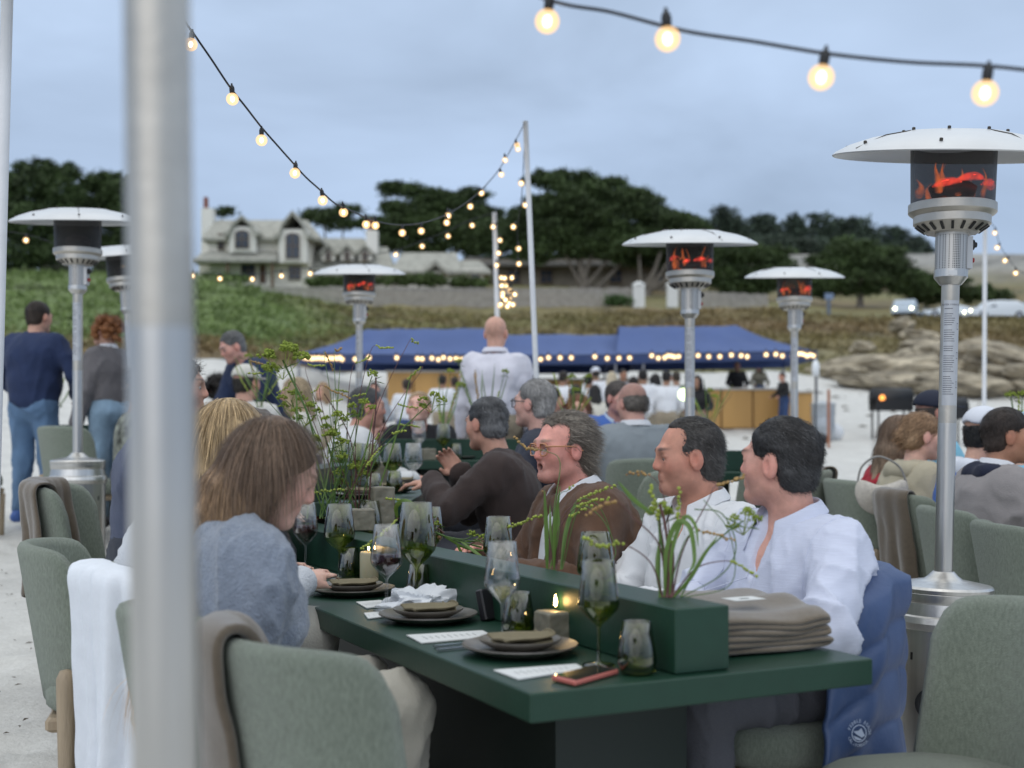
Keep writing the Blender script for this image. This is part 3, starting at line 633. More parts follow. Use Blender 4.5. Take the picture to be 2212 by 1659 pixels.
# ------------------------------------------------------------------ beach tables
TA = np.array([-.4452, .8954]); TE = np.array([.8954, .4452]); C0 = np.array([.035, 2.39])
def T(e_, a_): p = C0+TE*e_+TA*a_; return float(p[0]), float(p[1])
green = mat('table_green', (.0105, .043, .026), .42, var=.08, vs=3, bump=.05, bs=90, spec=.42, var2=(25, .06), stretch=(1, 1, 1))
dgreen = mat('plinth_green', (.012, .022, .018), .5)
def table(label, corner, ang, Lg, Wd, zt, spine=(.35, .5), sp_h=.137, base=(.3, .2), zg=None, sp_end=(.03, .03)):
    """corner: near-left corner; long axis leaves it at heading ang (radians)"""
    t = thing('dining_table', label, 'table', (corner[0], corner[1], 0), ang-PI/2, 'green tables on the sand')
    MB().box(0, 0, zt-.058, Wd, Lg, zt, b=.003).build('tabletop', green, t)
    if spine: MB().box(spine[0], sp_end[0], zt+.001, spine[1], Lg-sp_end[1], zt+sp_h, b=.003).build('planter_spine', green, t)
    MB().box(base[0], base[1], -.2, Wd-base[0], Lg-base[1], zt-.06).build('plinth', dgreen, t)
    return t
AA = math.atan2(TA[1], TA[0])
table('long green table in the foreground with wine glasses and plates', C0, AA, 2.95, .855, .76, (.352, .488), .137, (.25, .36))
# second segment runs straight back, one step up the beach
table('green table section behind the first one, on higher sand', (-1.32, 5.18), PI/2, 2.9, .89, .98, (.36, .50), .137, (.25, .3))
table('green cross table in front of the man in the black jacket', (-.92, 9.0), 0, 1.0, .85, 1.10, (.36, .50), .14, (.25, .3))
table('green table the man in the pale grey suit sits at', (.42, 9.05), 0, 1.35, .85, 1.02, (.36, .50), .14, (.25, .3))
table('green table at the far left between the two standing people', (-4.0, 11.3), 0, 2.2, .8, 1.22, (.33, .47), .14, (.25, .3))
table('green table at the right edge beside the seated row', (2.72, 4.4), PI/2, 2.6, .85, .86, (.36, .50), .14, (.25, .3)).location.x = 2.62
# ------------------------------------------------------------------ chairs
fab = mat('sage_fabric', (.225, .258, .205), .95, var=.20, vs=190, bump=.7, bs=700, sheen=.3, spec=.15, stretch=(1, 1, .35), var2=(5, .05))
oak = mat('oak', (.36, .28, .19), .6, var=.16, vs=14, bump=.25, bs=60, stretch=(4, 4, .5))
def br(u, z, off):
    a = u*1.32; R = .255+off; return (R*math.sin(a), -R*math.cos(a)*.86+.0-(z-.45)*.17, z)
def ztop(u): return .875-.018*u*u-.085*abs(u)**13
def chair_parts(t):
    V = []; nu = 29; cs = []
    for i in range(nu):
        u = -1+2*i/(nu-1); zt_ = ztop(u); zb = .40; ring = []
        th = .030*(1-.55*max(0, abs(u)-.9)/.1)
        for j in range(7): ring.append((zb+(zt_-.03-zb)*j/6, th))
        for q in np.linspace(.35, PI-.35, 5): ring.append((zt_-.03+.03*math.sin(q), th*math.cos(q)))
        for j in range(7): ring.append((zt_-.03-(zt_-.03-zb)*j/6, -th))
        cs.append(ring)
    n = len(cs[0]); F = []
    for i in range(nu):
        u = -1+2*i/(nu-1)
        for z, o in cs[i]: V.append(br(u, z, o))
    for i in range(nu-1):
        for j in range(n): F.append([i*n+j, i*n+(j+1) % n, (i+1)*n+(j+1) % n, (i+1)*n+j])
    F.append(list(range(n-1, -1, -1))); F.append([(nu-1)*n+j for j in range(n)])
    mesh_np('backrest', V, F, fab, t)
    prof = [(0, .37), (.9, .37), (.99, .39), (1.0, .43), (.97, .462), (.88, .478), (.5, .486), (0, .488)]
    V = []; F = []; m = 40
    for s_, z in prof:
        for i in range(m):
            a = 2*PI*i/m; c, q = math.cos(a), math.sin(a); k = (abs(c)**3.2+abs(q)**3.2)**(-1/3.2)
            V.append((.262*k*c*s_, .245*k*q*s_+.02, z))
    for j in range(len(prof)-1):
        for i in range(m): F.append([j*m+i, j*m+(i+1) % m, (j+1)*m+(i+1) % m, (j+1)*m+i])
    mesh_np('seat', V, F, fab, t)
    MB().box(-.235, -.205, .325, .235, .215, .369, b=.01).build('seat_frame', oak, t)
    for sx in (-1, 1):
        MB().lathe([(.018, -.02), (.024, .2), (.03, .45), (.030, .49), (.02, .512), (0, .517)], 14, c=(sx*.262, -.14, 0)).build('leg', oak, t, True)
        MB().lathe([(.018, -.02), (.023, .2), (.028, .325)], 14, c=(sx*.215, .20, 0)).build('leg', oak, t, True)
CH0 = None
def chair(x, y, face, label, z=None):
    """face: heading (degrees) the sitter looks"""
    global CH0
    z = G(x, y) if z is None else z
    if CH0 is None:
        CH0 = thing('dining_chair', label, 'chair', (x, y, z), math.radians(face-90), 'sage upholstered dining chairs'); chair_parts(CH0); return CH0
    return dup(CH0, None, (x, y, z), math.radians(face-90), label)
FE = math.degrees(math.atan2(TE[1], TE[0])); FW = FE+180
CHR = {}
CHR['n4'] = chair(-.30, 2.56, 42, 'empty sage chair nearest the camera with a brown blanket over its back')
CHR['n2'] = chair(-.85, 3.47, 16, 'sage chair behind the blurred pole with a white cloth over it')
CHR['n1'] = chair(-1.22, 3.93, 13, 'sage chair at the far left bottom with its bare oak leg in full view')
CHR['p1'] = chair(*T(-.33, .76), FE+12, 'sage chair of the woman in the grey sweater, mostly hidden by her')
CHR['n3'] = chair(-1.66, 5.15, 5, 'sage chair with brown blanket just left of the blurred pole')
CHR['n5'] = chair(1.00, 2.86, FW-14, 'large sage chair in the bottom right corner, empty')
CHR['n6'] = chair(*T(1.12, .68), FW, 'sage chair under the man in the pale lilac shirt')
CHR['n6b'] = chair(*T(1.27, 1.16), FW, 'sage chair of the middle man in the white shirt')
CHR['n6c'] = chair(*T(1.20, 1.75), FW, 'sage chair of the man with amber glasses')
CHR['p15'] = chair(.02, 5.75, 178, 'sage chair of the man in the dark brown jacket')
CHR['p16'] = chair(.12, 6.45, 178, 'sage chair of the grey haired man in the navy quilted jacket')
CHR['g1'] = chair(.63, 6.9, 165, 'empty pale sage chair between the amber glasses man and the grey suit')
CHR['p20'] = chair(.82, 7.75, 95, 'sage chair of the balding man in the pale grey suit')
CHR['g2'] = chair(1.42, 7.9, 150, 'sage chair with a dark coat on its back beside the middle heater pole')
CHR['g3'] = chair(1.50, 7.1, 160, 'empty sage chair just left of the lilac shirt man\'s head')
CHR['r1'] = chair(2.0, 6.75, 5, 'sage chair with the white shoulder bag hanging from it')
CHR['r2'] = chair(2.12, 6.1, 3, 'sage chair with a brown blanket right of the white bag')
CHR['r3'] = chair(2.08, 5.42, 0, 'sage chair right behind the near heater pole')
CHR['r4'] = chair(2.12, 4.88, -3, 'sage chair at the right edge above the corner chair')
CHR['l1'] = chair(-3.2, 9.3, 60, 'sage chair behind the left heater pole')
CHR['l2'] = chair(-4.15, 9.4, 80, 'chair cut by the left edge of the photo')
CHR['l3'] = chair(-1.95, 7.9, 20, 'sage chair beside the hatted diner behind the blurred pole')
blk = mat('blanket_brown', (.115, .088, .060), .95, var=.10, vs=60, bump=.3, bs=300, sheen=.5)
def drape(name, chr_, u0, u1, z_in, z_out, m, label, cat, fold=.012, nf=3.2, seed=1, thick=.010, flare=.05, layers=1, slant=0., skewb=0.):
    """cloth laid over the back of a chair, its own top-level thing"""
    NU, NT = 46, 44; r = np.random.default_rng(seed); ph = r.uniform(0, 6, 4); V = []
    for i in range(NU):
        q = i/(NU-1); u = u0+(u1-u0)*q; us = max(-.99, min(.99, u))
        for j in range(NT):
            t = j/(NT-1)
            zt_ = ztop(us)+.004
            if t < .3: z = z_in+(zt_-.03-z_in)*(t/.3); off = -.036-.004; dn = (1-t/.3)
            elif t < .42: a = (t-.3)/.12*PI; z = zt_-.03+.040*math.sin(a); off = -.040*math.cos(a); dn = 0
            else: s_ = (t-.42)/.58; z = (zt_-.03)+(z_out+slant*(q-.5)+.02*math.sin(q*17+ph[1])-(zt_-.03))*s_; off = .040; dn = s_
            f = fold*(math.sin(q*nf*2*PI+ph[0]+1.2*math.sin(q*5+t*2))*.6+.4*math.sin(q*nf*4.3*PI+ph[2]+t*3))*(.25+dn*1.3)
            off += (f+fold*.8+flare*dn*dn*(.4+.6*q))*(1 if t > .36 else -.5)
            uu = u+skewb*dn
            p = br(uu, z, off); V.append(p)
    i = np.arange(NU*NT).reshape(NU, NT); F = np.stack([i[:-1, :-1], i[:-1, 1:], i[1:, 1:], i[1:, :-1]], -1).reshape(-1, 4)
    V = np.array(V); V = V+(.004*wav(V, 22, seed))[:, None]
    o = mesh_np(name, V, F, m); o.location = chr_.location; o.rotation_euler = chr_.rotation_euler
    md = o.modifiers.new('s', 'SOLIDIFY'); md.thickness = thick; md.offset = 1
    md = o.modifiers.new('b', 'SUBSURF'); md.levels = md.render_levels = 1
    return setp(o, label, cat)
drape('blanket', CHR['n4'], -1.12, .02, .55, .12, blk, 'folded brown blanket over the nearest chair, at the bottom of the photo', 'blanket', seed=2, thick=.022, fold=.010, nf=1.6)
drape('blanket', CHR['n3'], -.55, .75, .5, .42, blk, 'brown blanket hanging in folds from the chair left of the blurred pole', 'blanket', seed=3, fold=.022, nf=3.4, thick=.012)
drape('blanket', CHR['r2'], -.75, .55, .5, .30, blk, 'brown blanket over the chair behind the near heater pole', 'blanket', seed=4, fold=.02, nf=2.6, thick=.012)
drape('blanket', CHR['g3'], .1, .8, .62, .5, blk, 'small brown blanket on the empty chair left of the lilac shirt man', 'blanket', seed=5)
drape('coat', CHR['g2'], -.8, .8, .6, .62, mat('navy_coat', (.015, .018, .03), .9), 'dark coat laid over the chair top beside the middle heater', 'coat', seed=6, fold=.02)
white = mat('white_linen', (.74, .77, .82), .9, var=.04, vs=20, bump=.2, bs=200)
drape('white_jacket', CHR['n2'], .0, 1.2, .5, -.02, white, 'white cloth jacket hanging over the chair at the left, behind the blurred pole', 'jacket', seed=8, fold=.05, nf=3.8, flare=.16, thick=.008, slant=-.1, skewb=-.35)
# blue quilted jacket with a round print
blu = mat('blue_nylon', (.045, .080, .185), .5, var=.06, vs=8, bump=.35, bs=24)
bj = thing('puffer_jacket', 'blue quilted jacket hanging from the lilac shirt man\'s chair', 'jacket', CHR['n6'].location, CHR['n6'].rotation_euler.z)
UJ = lambda q: -1.60+q*2.1
def bru(u, z, off):
    p = Vector(br(max(u, -1.0), z, off))
    if u < -1: p += Vector((-.012*math.sin((-u-1)*5), (-u-1)*.27*(1+1.0*max(0, .8-z)), 0))
    return p
def bjs(q, s_):
    u = UJ(q); z = .80+.06*math.sin(q*PI)-s_*(.80-.13-.10*math.sin(q*5)); 
    off = .055+.055*s_+.022*math.sin(q*11+s_*2.5)*(.3+s_)+.019*abs(math.sin(s_*PI*4.5+q*1.2))**.4+.007*math.sin(q*31+s_*4)+.010*math.sin(q*17-s_*6)
    return bru(u, z, off)
V = []; NU, NT = 60, 70
for i in range(NU):
    for j in range(NT):
        q = i/(NU-1); t = j/(NT-1)
        if t < .12: p = bru(UJ(q), .70+(.80+.06*math.sin(q*PI)-.70)*t/.12, -.05+.02*t)
        elif t < .2: p = bru(UJ(q), .80+.06*math.sin(q*PI)+.03*math.sin((t-.12)/.08*PI), -.05+.105*(t-.12)/.08)
        else: p = bjs(q, (t-.2)/.8)
        V.append(p)
i = np.arange(NU*NT).reshape(NU, NT); F = np.stack([i[:-1, :-1], i[:-1, 1:], i[1:, 1:], i[1:, :-1]], -1).reshape(-1, 4)
V = np.array([tuple(p) for p in V]); V = V+(.006*wav(V, 14, 3))[:, None]
o = mesh_np('shell', V, F, blu, bj); md = o.modifiers.new('s', 'SOLIDIFY'); md.thickness = .014
# printed crest: ring of letters, built as thin raised print
def text_mesh(txt, size):
    c = bpy.data.curves.new('t', 'FONT'); c.body = txt; c.size = size; c.align_x = 'CENTER'; c.resolution_u = 1
    o = bpy.data.objects.new('t', c); me = bpy.data.meshes.new_from_object(o); V = [tuple(v.co) for v in me.vertices]; F = [list(p.vertices) for p in me.polygons]
    bpy.data.objects.remove(o); bpy.data.curves.remove(c); bpy.data.meshes.remove(me); return V, F
prn = mat('pale_print', (.45, .52, .66), .7)
def crest():
    mb = MB(); q0, s0 = .13, .55; c0 = bjs(q0, s0); du = (bjs(q0+.02, s0)-bjs(q0-.02, s0)).normalized(); dz = (bjs(q0, s0-.02)-bjs(q0, s0+.02)).normalized(); nn = du.cross(dz).normalized()
    if nn.x > 0: nn = -nn
    rt = dz.cross(nn).normalized()
    def put(x, y): return c0+rt*x+dz*y+nn*.024
    def ring(txt, a0, a1, R, size, flip):
        for k, chh in enumerate(txt):
            a = a0+(a1-a0)*k/(len(txt)-1)
            if chh == ' ': continue
            V, F = text_mesh(chh, size); P = []
            for x, y, _ in V:
                rr = R+(y if not flip else -(y-size*.6)); px_ = x if not flip else -x
                P.append(put(rr*math.sin(a)+math.cos(a)*px_, rr*math.cos(a)-math.sin(a)*px_))
            mb.add(P, F)
    ring('PEBBLE BEACH', -1.35, 1.35, .027, .0125, False); ring('CALIFORNIA', PI+1.0, PI-1.0, .027, .0115, True)
    P = [put(.022*math.sin(a), .022*math.cos(a)) for a in np.linspace(0, 2*PI, 24, endpoint=False)]+[put(.0195*math.sin(a), .0195*math.cos(a)) for a in np.linspace(0, 2*PI, 24, endpoint=False)]
    mb.add(P, [[i, (i+1) % 24, 24+(i+1) % 24, 24+i] for i in range(24)])
    mb.add([put(-.018, .002), put(-.004, .006), put(.004, .014), put(.012, .004), put(.018, -.002), put(.01, -.009), (put(-.006, -.004))], [[0, 1, 2, 3, 4, 5, 6]])
    mb.add([put(-.015, -.008), put(.012, -.013), put(.006, -.017), put(-.008, -.016)], [[0, 1, 2, 3]])
    mb.build('crest_print', prn, bj)
crest()
# ------------------------------------------------------------------ patio heaters
steel = mat('brushed_steel', (.56, .55, .53), .30, .92, var=.10, vs=5, bump=.06, bs=40, stretch=(12, 12, .6), var2=(3, .08))
steelw = mat('worn_steel', (.50, .47, .42), .38, .85, var=.2, vs=6, bump=.1, bs=60)
alum = mat('reflector_alu', (.66, .67, .68), .42, .55, var=.06, vs=4, bump=.12, bs=12)
black = mat('black_plastic', (.012, .012, .012), .4); redp = mat('red_plastic', (.35, .01, .01), .4)
def screen_mat():
    m = bpy.data.materials.new('burner_screen'); m.use_nodes = True; n = m.node_tree.nodes; L = m.node_tree.links; P = n['Principled BSDF']
    P.inputs['Base Color'].default_value = (.035, .033, .032, 1); P.inputs['Metallic'].default_value = .3; P.inputs['Roughness'].default_value = .5
    tc = n.new('ShaderNodeTexCoord'); vo = n.new('ShaderNodeTexVoronoi'); vo.inputs['Scale'].default_value = 210; vo.inputs['Randomness'].default_value = .0
    P.inputs['Alpha'].default_value = .76; return m
scr = screen_mat()
def perf_mat():
    m = bpy.data.materials.new('perforated_steel'); m.use_nodes = True; n = m.node_tree.nodes; L = m.node_tree.links; P = n['Principled BSDF']
    P.inputs['Metallic'].default_value = .85; P.inputs['Roughness'].default_value = .38
    tc = n.new('ShaderNodeTexCoord'); vo = n.new('ShaderNodeTexVoronoi'); vo.inputs['Scale'].default_value = 170; vo.inputs['Randomness'].default_value = .0
    L.new(tc.outputs['Object'], vo.inputs[0]); cr = n.new('ShaderNodeValToRGB'); cr.color_ramp.elements[0].position = .28; cr.color_ramp.elements[0].color = (.05, .05, .05, 1); cr.color_ramp.elements[1].position = .38; cr.color_ramp.elements[1].color = (.52, .5, .47, 1)
    L.new(vo.outputs[0], cr.inputs[0]); L.new(cr.outputs[0], P.inputs['Base Color']); return m
perf = perf_mat()
def flame_mat(key, col, st, dens):
    m = bpy.data.materials.new(key); m.use_nodes = True; n = m.node_tree.nodes; L = m.node_tree.links; n.clear()
    o = n.new('ShaderNodeOutputMaterial'); q = n.new('ShaderNodeEmission'); q.inputs[0].default_value = (*col, 1); q.inputs[1].default_value = st
    lw = n.new('ShaderNodeLayerWeight'); lw.inputs[0].default_value = .5; iv = n.new('ShaderNodeMath'); iv.operation = 'SUBTRACT'; iv.inputs[0].default_value = 1; L.new(lw.outputs['Facing'], iv.inputs[1])
    pw = n.new('ShaderNodeMath'); pw.operation = 'POWER'; pw.inputs[1].default_value = 1.8; L.new(iv.outputs[0], pw.inputs[0])
    tc = n.new('ShaderNodeTexCoord'); t = n.new('ShaderNodeTexNoise'); t.inputs['Scale'].default_value = 28; L.new(tc.outputs['Object'], t.inputs[0])
    mr_ = n.new('ShaderNodeMapRange'); mr_.inputs['From Min'].default_value = .35; mr_.inputs['From Max'].default_value = .65; mr_.inputs['To Min'].default_value = .1; mr_.inputs['To Max'].default_value = dens; L.new(t.outputs[0], mr_.inputs[0])
    mu = n.new('ShaderNodeMath'); mu.operation = 'MULTIPLY'; L.new(pw.outputs[0], mu.inputs[0]); L.new(mr_.outputs[0], mu.inputs[1])
    tr = n.new('ShaderNodeBsdfTransparent'); x = n.new('ShaderNodeMixShader'); L.new(mu.outputs[0], x.inputs[0]); L.new(tr.outputs[0], x.inputs[1]); L.new(q.outputs[0], x.inputs[2]); L.new(x.outputs[0], o.inputs[0])
    m.cycles.emission_sampling = 'NONE'; MATS[key] = m; return m
flame_mat('flame_orange', (1, .20, .04), 1.7, .5); flame_mat('flame_red', (1, .07, .04), 3.2, .85)
def flame_mesh(seed, n=9, lit=1.0):
    r = np.random.default_rng(seed); mb = MB()
    for k in range(n):
        a = r.uniform(0, 2*PI); R = r.uniform(.03, .125); x, y = R*math.cos(a), R*math.sin(a); h = r.uniform(.03, .11)*lit; w_ = r.uniform(.008, .02)
        pts = [(x+.02*math.sin(q*4+k)*q, y+.02*math.cos(q*3+k)*q, 2.075+h*q) for q in np.linspace(0, 1, 6)]
        mb.tube(pts, [w_*.7, w_, w_*.85, w_*.55, w_*.25, .001], 6)
    return mb
def heater(x, y, label, z=None, lit=1.0, seed=1, tilt=(0, 0), rz=0, knob=True, label_on=True, hood=7.):
    z = G(x, y) if z is None else z
    t = thing('patio_heater', label, 'patio heater', (x, y, z), rz, 'steel patio heaters on the sand'); t.rotation_euler = (tilt[0], tilt[1], rz)
    b = MB().lathe([(.172, 0), (.172, .03), (.165, .035), (.165, .60), (.172, .605), (.178, .625), (.172, .645), (.165, .65), (.158, .69), (.163, .70), (.163, .722), (.158, .73)], 48, cap=False).build('tank_housing', steel, t, True); autosmooth(b, 30)
    autosmooth(MB().lathe([(.164, .725), (.166, .737), (.160, .745), (.10, .757), (.065, .763), (.05, .775), (.036, .79), (0, .79)], 48).build('housing_lid', steel, t), 30)
    M_ = Matrix.Translation((0, 0, .36)) @ Matrix.Rotation(math.radians(-118), 4, 'Z') @ Matrix.Translation((.1655, 0, 0)) @ Matrix.Rotation(PI/2, 4, 'Y')
    MB().lathe([(.055, -.012), (.055, .006), (.045, .006), (.042, .002), (0, .002)], 24, M=M_).build('valve_opening', black, t)
    for k in range(12):
        a = 2*PI*k/12+.1; M_ = Matrix.Rotation(a, 4, 'Z'); MB().box(.160, -.004, .50, .1665, .004, .525, M_).build('vent_slot', black, t)
    autosmooth(MB().lathe([(.0305, .77), (.0305, 1.30)], 24).build('pole', steel, t), 60)
    autosmooth(MB().lathe([(.0300, 1.30), (.0300, 1.79)], 24).build('pole', steelw, t), 60)
    autosmooth(MB().lathe([(.036, 1.775), (.052, 1.795), (.056, 1.80), (.056, 1.825)], 28, cap=True).build('collar', steel, t), 30)
    autosmooth(MB().lathe([(.0535, 1.825), (.0535, 1.945)], 28).build('perforated_sleeve', perf, t), 60)
    autosmooth(MB().lathe([(.056, 1.945), (.056, 1.965)], 28).build('collar', steel, t), 60)
    bu = MB().lathe([(.085, 1.952), (.128, 1.982), (.128, 2.008), (.140, 2.016), (.146, 2.022), (.146, 2.050), (.138, 2.053)], 40, cap=True).build('burner_bowl', steelw, t); autosmooth(bu, 25)
    for k in range(20):
        M_ = Matrix.Rotation(2*PI*k/20, 4, 'Z') @ Matrix.Translation((.107, 0, 1.9655)) @ Matrix.Rotation(math.radians(-35), 4, 'Y'); MB().box(-.017, -.0045, -.0025, .017, .0045, .002, M_).build('burner_slot', black, bu)
    MB().lathe([(.138, 2.05), (.143, 2.262)], 48, cap=False).build('flame_screen', scr, t, True)
    MB().lathe([(.0, 2.075), (.07, 2.08), (.08, 2.11), (.05, 2.13), (0, 2.135)], 20).build('burner_head', mat('burnt_steel', (.10, .07, .05), .6, .6), t, True)
    if lit > 0:
        flame_mesh(seed, 11, lit).build('flame', emis('flame_orange', (1, .25, .06), 1.6, .28), t, True)
        fl = MB(); rr_ = np.random.default_rng(seed+50)
        for k in range(4):
            a0_ = -PI*.95+rr_.uniform(0, PI*.75); a1_ = a0_+rr_.uniform(.35, .9); z_ = 2.10+rr_.uniform(-.012, .018)
            fl.tube([(.124*math.cos(a), .124*math.sin(a), z_+.014*math.sin((a-a0_)*3)) for a in np.linspace(a0_, a1_, 14)], [.016*math.sin(PI*(i+.5)/14)**.7 for i in range(14)], 8)
        fl.build('flame', emis('flame_red', (1, .085, .05), 2.6, .5), t, True)
    d = MB(); sec = 96; rows = [(.0, 2.300), (.10, 2.302), (.17, 2.300), (.20, 2.292), (.28, 2.276), (.35, 2.252), (.395, 2.228), (.405, 2.218), (.402, 2.214), (.392, 2.222), (.35, 2.240), (.28, 2.264), (.20, 2.28), (.0, 2.285)]
    d.lathe(rows, sec); autosmooth(d.build('reflector_hood', alum, t, True), 45)
    bt = mat('bolt', (.08, .07, .06), .4, .8)
    for k in range(8):
        a = 2*PI*k/8+.35
        MB().lathe([(.006, 0), (.006, .008), (.003, .010)], 8, c=(.17*math.cos(a), .17*math.sin(a), 2.299)).build('bolt', bt, t)
        MB().lathe([(.006, 0), (.006, .008), (.003, .010)], 8, c=(.36*math.cos(a), .36*math.sin(a), 2.246)).build('bolt', bt, t)
    for k in range(4):
        M_ = Matrix.Rotation(2*PI*k/4+.35, 4, 'Z'); MB().box(.18, -.0015, 2.2945, .40, .0015, 2.297, Matrix.Identity(4)).v and MB().tube([M_ @ Vector((.18, 0, 2.2975)), M_ @ Vector((.28, 0, 2.278)), M_ @ Vector((.395, 0, 2.229))], .0018, 4).build('hood_seam', bt, t)
    tl = Matrix.Translation((0, 0, 2.262)) @ Matrix.Rotation(math.radians(hood), 4, Vector((math.cos(rz), -math.sin(rz), 0))) @ Matrix.Translation((0, 0, -2.262))
    for ch in t.children:
        if ch.name.split('.')[0] in ('reflector_hood', 'bolt', 'hood_seam'): ch.data.transform(tl)
    MB().box(.045, -.028, 1.83, .064, .028, 1.94).build('control_panel', mat('panel_alu', (.5, .5, .5), .4, .5), t)
    Mk = Matrix.Translation((.064, 0, 1.915)) @ Matrix.Rotation(PI/2, 4, 'Y'); MB().lathe([(.018, 0), (.018, .012), (.010, .014), (.009, .022), (0, .022)], 16, M=Mk).build('gas_knob', black, t)
    Mk = Matrix.Translation((.064, 0, 1.862)) @ Matrix.Rotation(PI/2, 4, 'Y'); kb = MB().lathe([(.011, 0), (.011, .008), (.008, .008), (.008, .014), (0, .014)], 12, M=Mk).build('igniter', redp, t)
    MB().box(-.026, -.0565, 1.803, .002, -.054, 1.818).build('maker_plate', mat('plate_white', (.7, .7, .7), .5), t)
    if not label_on: return t
    # warning label with rows of print
    lb = MB().lathe([(.0306, 1.36), (.0306, 1.72)], 16, cap=False, a0=-PI*.83, a1=-PI*.22).build('warning_label', mat('label_silver', (.50, .51, .53), .45, .35, bump=.25, bs=25), t, True)
    mb = MB(); r = random.Random(4); zz = 1.69; lp = mat('label_print', (.12, .12, .14), .7)
    while zz > 1.38:
        a1 = -PI*.80+r.uniform(.8, 1.25); mb.lathe([(.0309, zz), (.0309, zz+.0022)], 8, cap=False, a0=-PI*.80, a1=a1); zz -= .0075 if r.random() > .12 else .018
    for zc in (1.62, 1.52, 1.42): mb.lathe([(.0309, zc), (.0309, zc+.002)], 4, cap=False, a0=-PI*.33, a1=-PI*.25); mb.lathe([(.0309, zc+.02), (.0309, zc+.022)], 4, cap=False, a0=-PI*.33, a1=-PI*.25); mb.lathe([(.0309, zc), (.0309, zc+.022)], 1, cap=False, a0=-PI*.33, a1=-PI*.325); mb.lathe([(.0309, zc), (.0309, zc+.022)], 1, cap=False, a0=-PI*.255, a1=-PI*.25)
    V, F = text_mesh('HEATER OPERATION', .0085); P = []
    for x_, y_, _ in V: a = -PI/2-.12+x_/.031; P.append((.031*math.cos(a), .031*math.sin(a), 1.702+y_))
    mb.add(P, F); mb.build('label_print', lp, lb)
    return t
heater(WX(2026, 4.3), 4.3, 'nearest standing patio heater at the right with a sticker on its pole', z=.0, lit=1.3, seed=1, tilt=(0, math.radians(1.4)), hood=9.5)
heater(WX(1490, 7.5), 7.5, 'patio heater in the middle with a flame blown out to the left', z=.19, lit=1.3, seed=2)
heater(WX(1716, 10.3), 10.3, 'patio heater in front of the wooden bar with orange flames', lit=1.3, seed=3, z=.35)
heater(WX(776, 11.0), 11.0, 'patio heater in front of the left end of the blue canopy', lit=.8, seed=4, z=.47)
heater(WX(168, 7.75), 7.75, 'unlit patio heater at the left beside the standing woman', lit=0, seed=5, z=.365)
heater(WX(312, 9.7), 9.7, 'patio heater mostly hidden behind the blurred foreground pole', lit=0, seed=6, z=.44, tilt=(0, math.radians(-4)))
fh = heater(WX(347, 1.14)+.0165, 1.14, 'blurred steel patio heater pole right in front of the camera', lit=0, seed=7, z=.05, label_on=False, tilt=(math.radians(-.3), math.radians(-.8)))
# ------------------------------------------------------------------ white poles
def pole(name, p0, p1, r, label, seed=0):
    o = MB().tube([p0.lerp(p1, q) for q in np.linspace(0, 1, 7)], r, 12).build(name, mat('pole_white', (.74, .75, .77), .6, var=.05, vs=9, bump=.1, bs=30), None, True); return setp(o, label, 'pole', 'white poles for the string lights')
def gp(dx, dyref, Y, dyt, dxt):  # from the ground up to a top point
    top = W(dxt, dyt, Y); sl = (dx-dxt)/(dyref-dyt); zb = G(WX(dx, Y), Y)-.15; dyb = HYP-(zb-CH)/Y*FP; bot = W(dxt+sl*(dyb-dyt), dyb, Y); return bot, top
PT1 = W(1135, 263, 9.0)
pole('light_pole', *gp(1162, 900, 9.0, 262, 1135), .019, 'tall slightly leaning white pole in the middle of the photo')
pole('light_pole', *gp(1076, 760, 13.0, 459, 1068), .024, 'shorter white pole behind the bald man')
pole('light_pole', *gp(2126, 865, 13.5, 470, 2128), .022, 'thin white pole right of the near heater')
pole('light_pole', *gp(-3, 700, 4.3, -60, 17), .020, 'white pole cut by the left edge of the photo')
# ------------------------------------------------------------------ string lights
bg_in = emis('bulb_filament', (1, .80, .45), 9); bg_out = emis('bulb_glow', (1, .63, .30), 1.25, .55); sock = mat('socket', (.015, .016, .018), .6); cab = mat('cable', (.02, .022, .028), .6)
BN = 0
bulb_me = MB().ball((0, 0, 0), 1, 3); core_me = MB().ball((0, 0, 0), .50, 2, (.7, .7, 1)); core_me.ball((0, 0, .1), .3, 1)
BULB = None
def make_bulb(par, p, r, d):
    """p: where the socket hangs on the cable; d: unit direction of the bulb"""
    global BULB
    if BULB is None:
        a = bulb_me.build('bulb', bg_out, None, True).data; c = core_me.build('filament', bg_in, None, True).data
        s_ = MB().lathe([(.25, .9), (.38, .95), (.42, 1.3), (.42, 1.75), (.30, 2.1), (.16, 2.2), (.14, 2.5), (0, 2.5)], 12).build('socket', sock, None, True).data
        for o in [x for x in list(COL.objects) if x.data in (a, c, s_)]: bpy.data.objects.remove(o)
        BULB = (a, c, s_)
    b = bpy.data.objects.new('bulb', BULB[0]); COL.objects.link(b); b.parent = par; b.scale = (r, r, r)
    q = (-Vector(d)).to_track_quat('Z', 'Y'); b.rotation_mode = 'QUATERNION'; b.rotation_quaternion = q; b.location = Vector(p)+Vector(d)*r*2.15
    for nm, me in (('filament', BULB[1]), ('socket', BULB[2])):
        o = bpy.data.objects.new(nm, me); COL.objects.link(o); o.parent = b
def spline(P, n=8):
    P = [Vector(p) for p in P]; P = [P[0]*2-P[1]]+P+[P[-1]*2-P[-2]]; o = []
    for i in range(1, len(P)-2):
        for j in range(n):
            t = j/n; a, b, c, d = P[i-1:i+3]; o.append(.5*((2*b)+(-a+c)*t+(2*a-5*b+4*c-d)*t*t+(-a+3*b-3*c+d)*t**3))
    o.append(P[-2]); return o
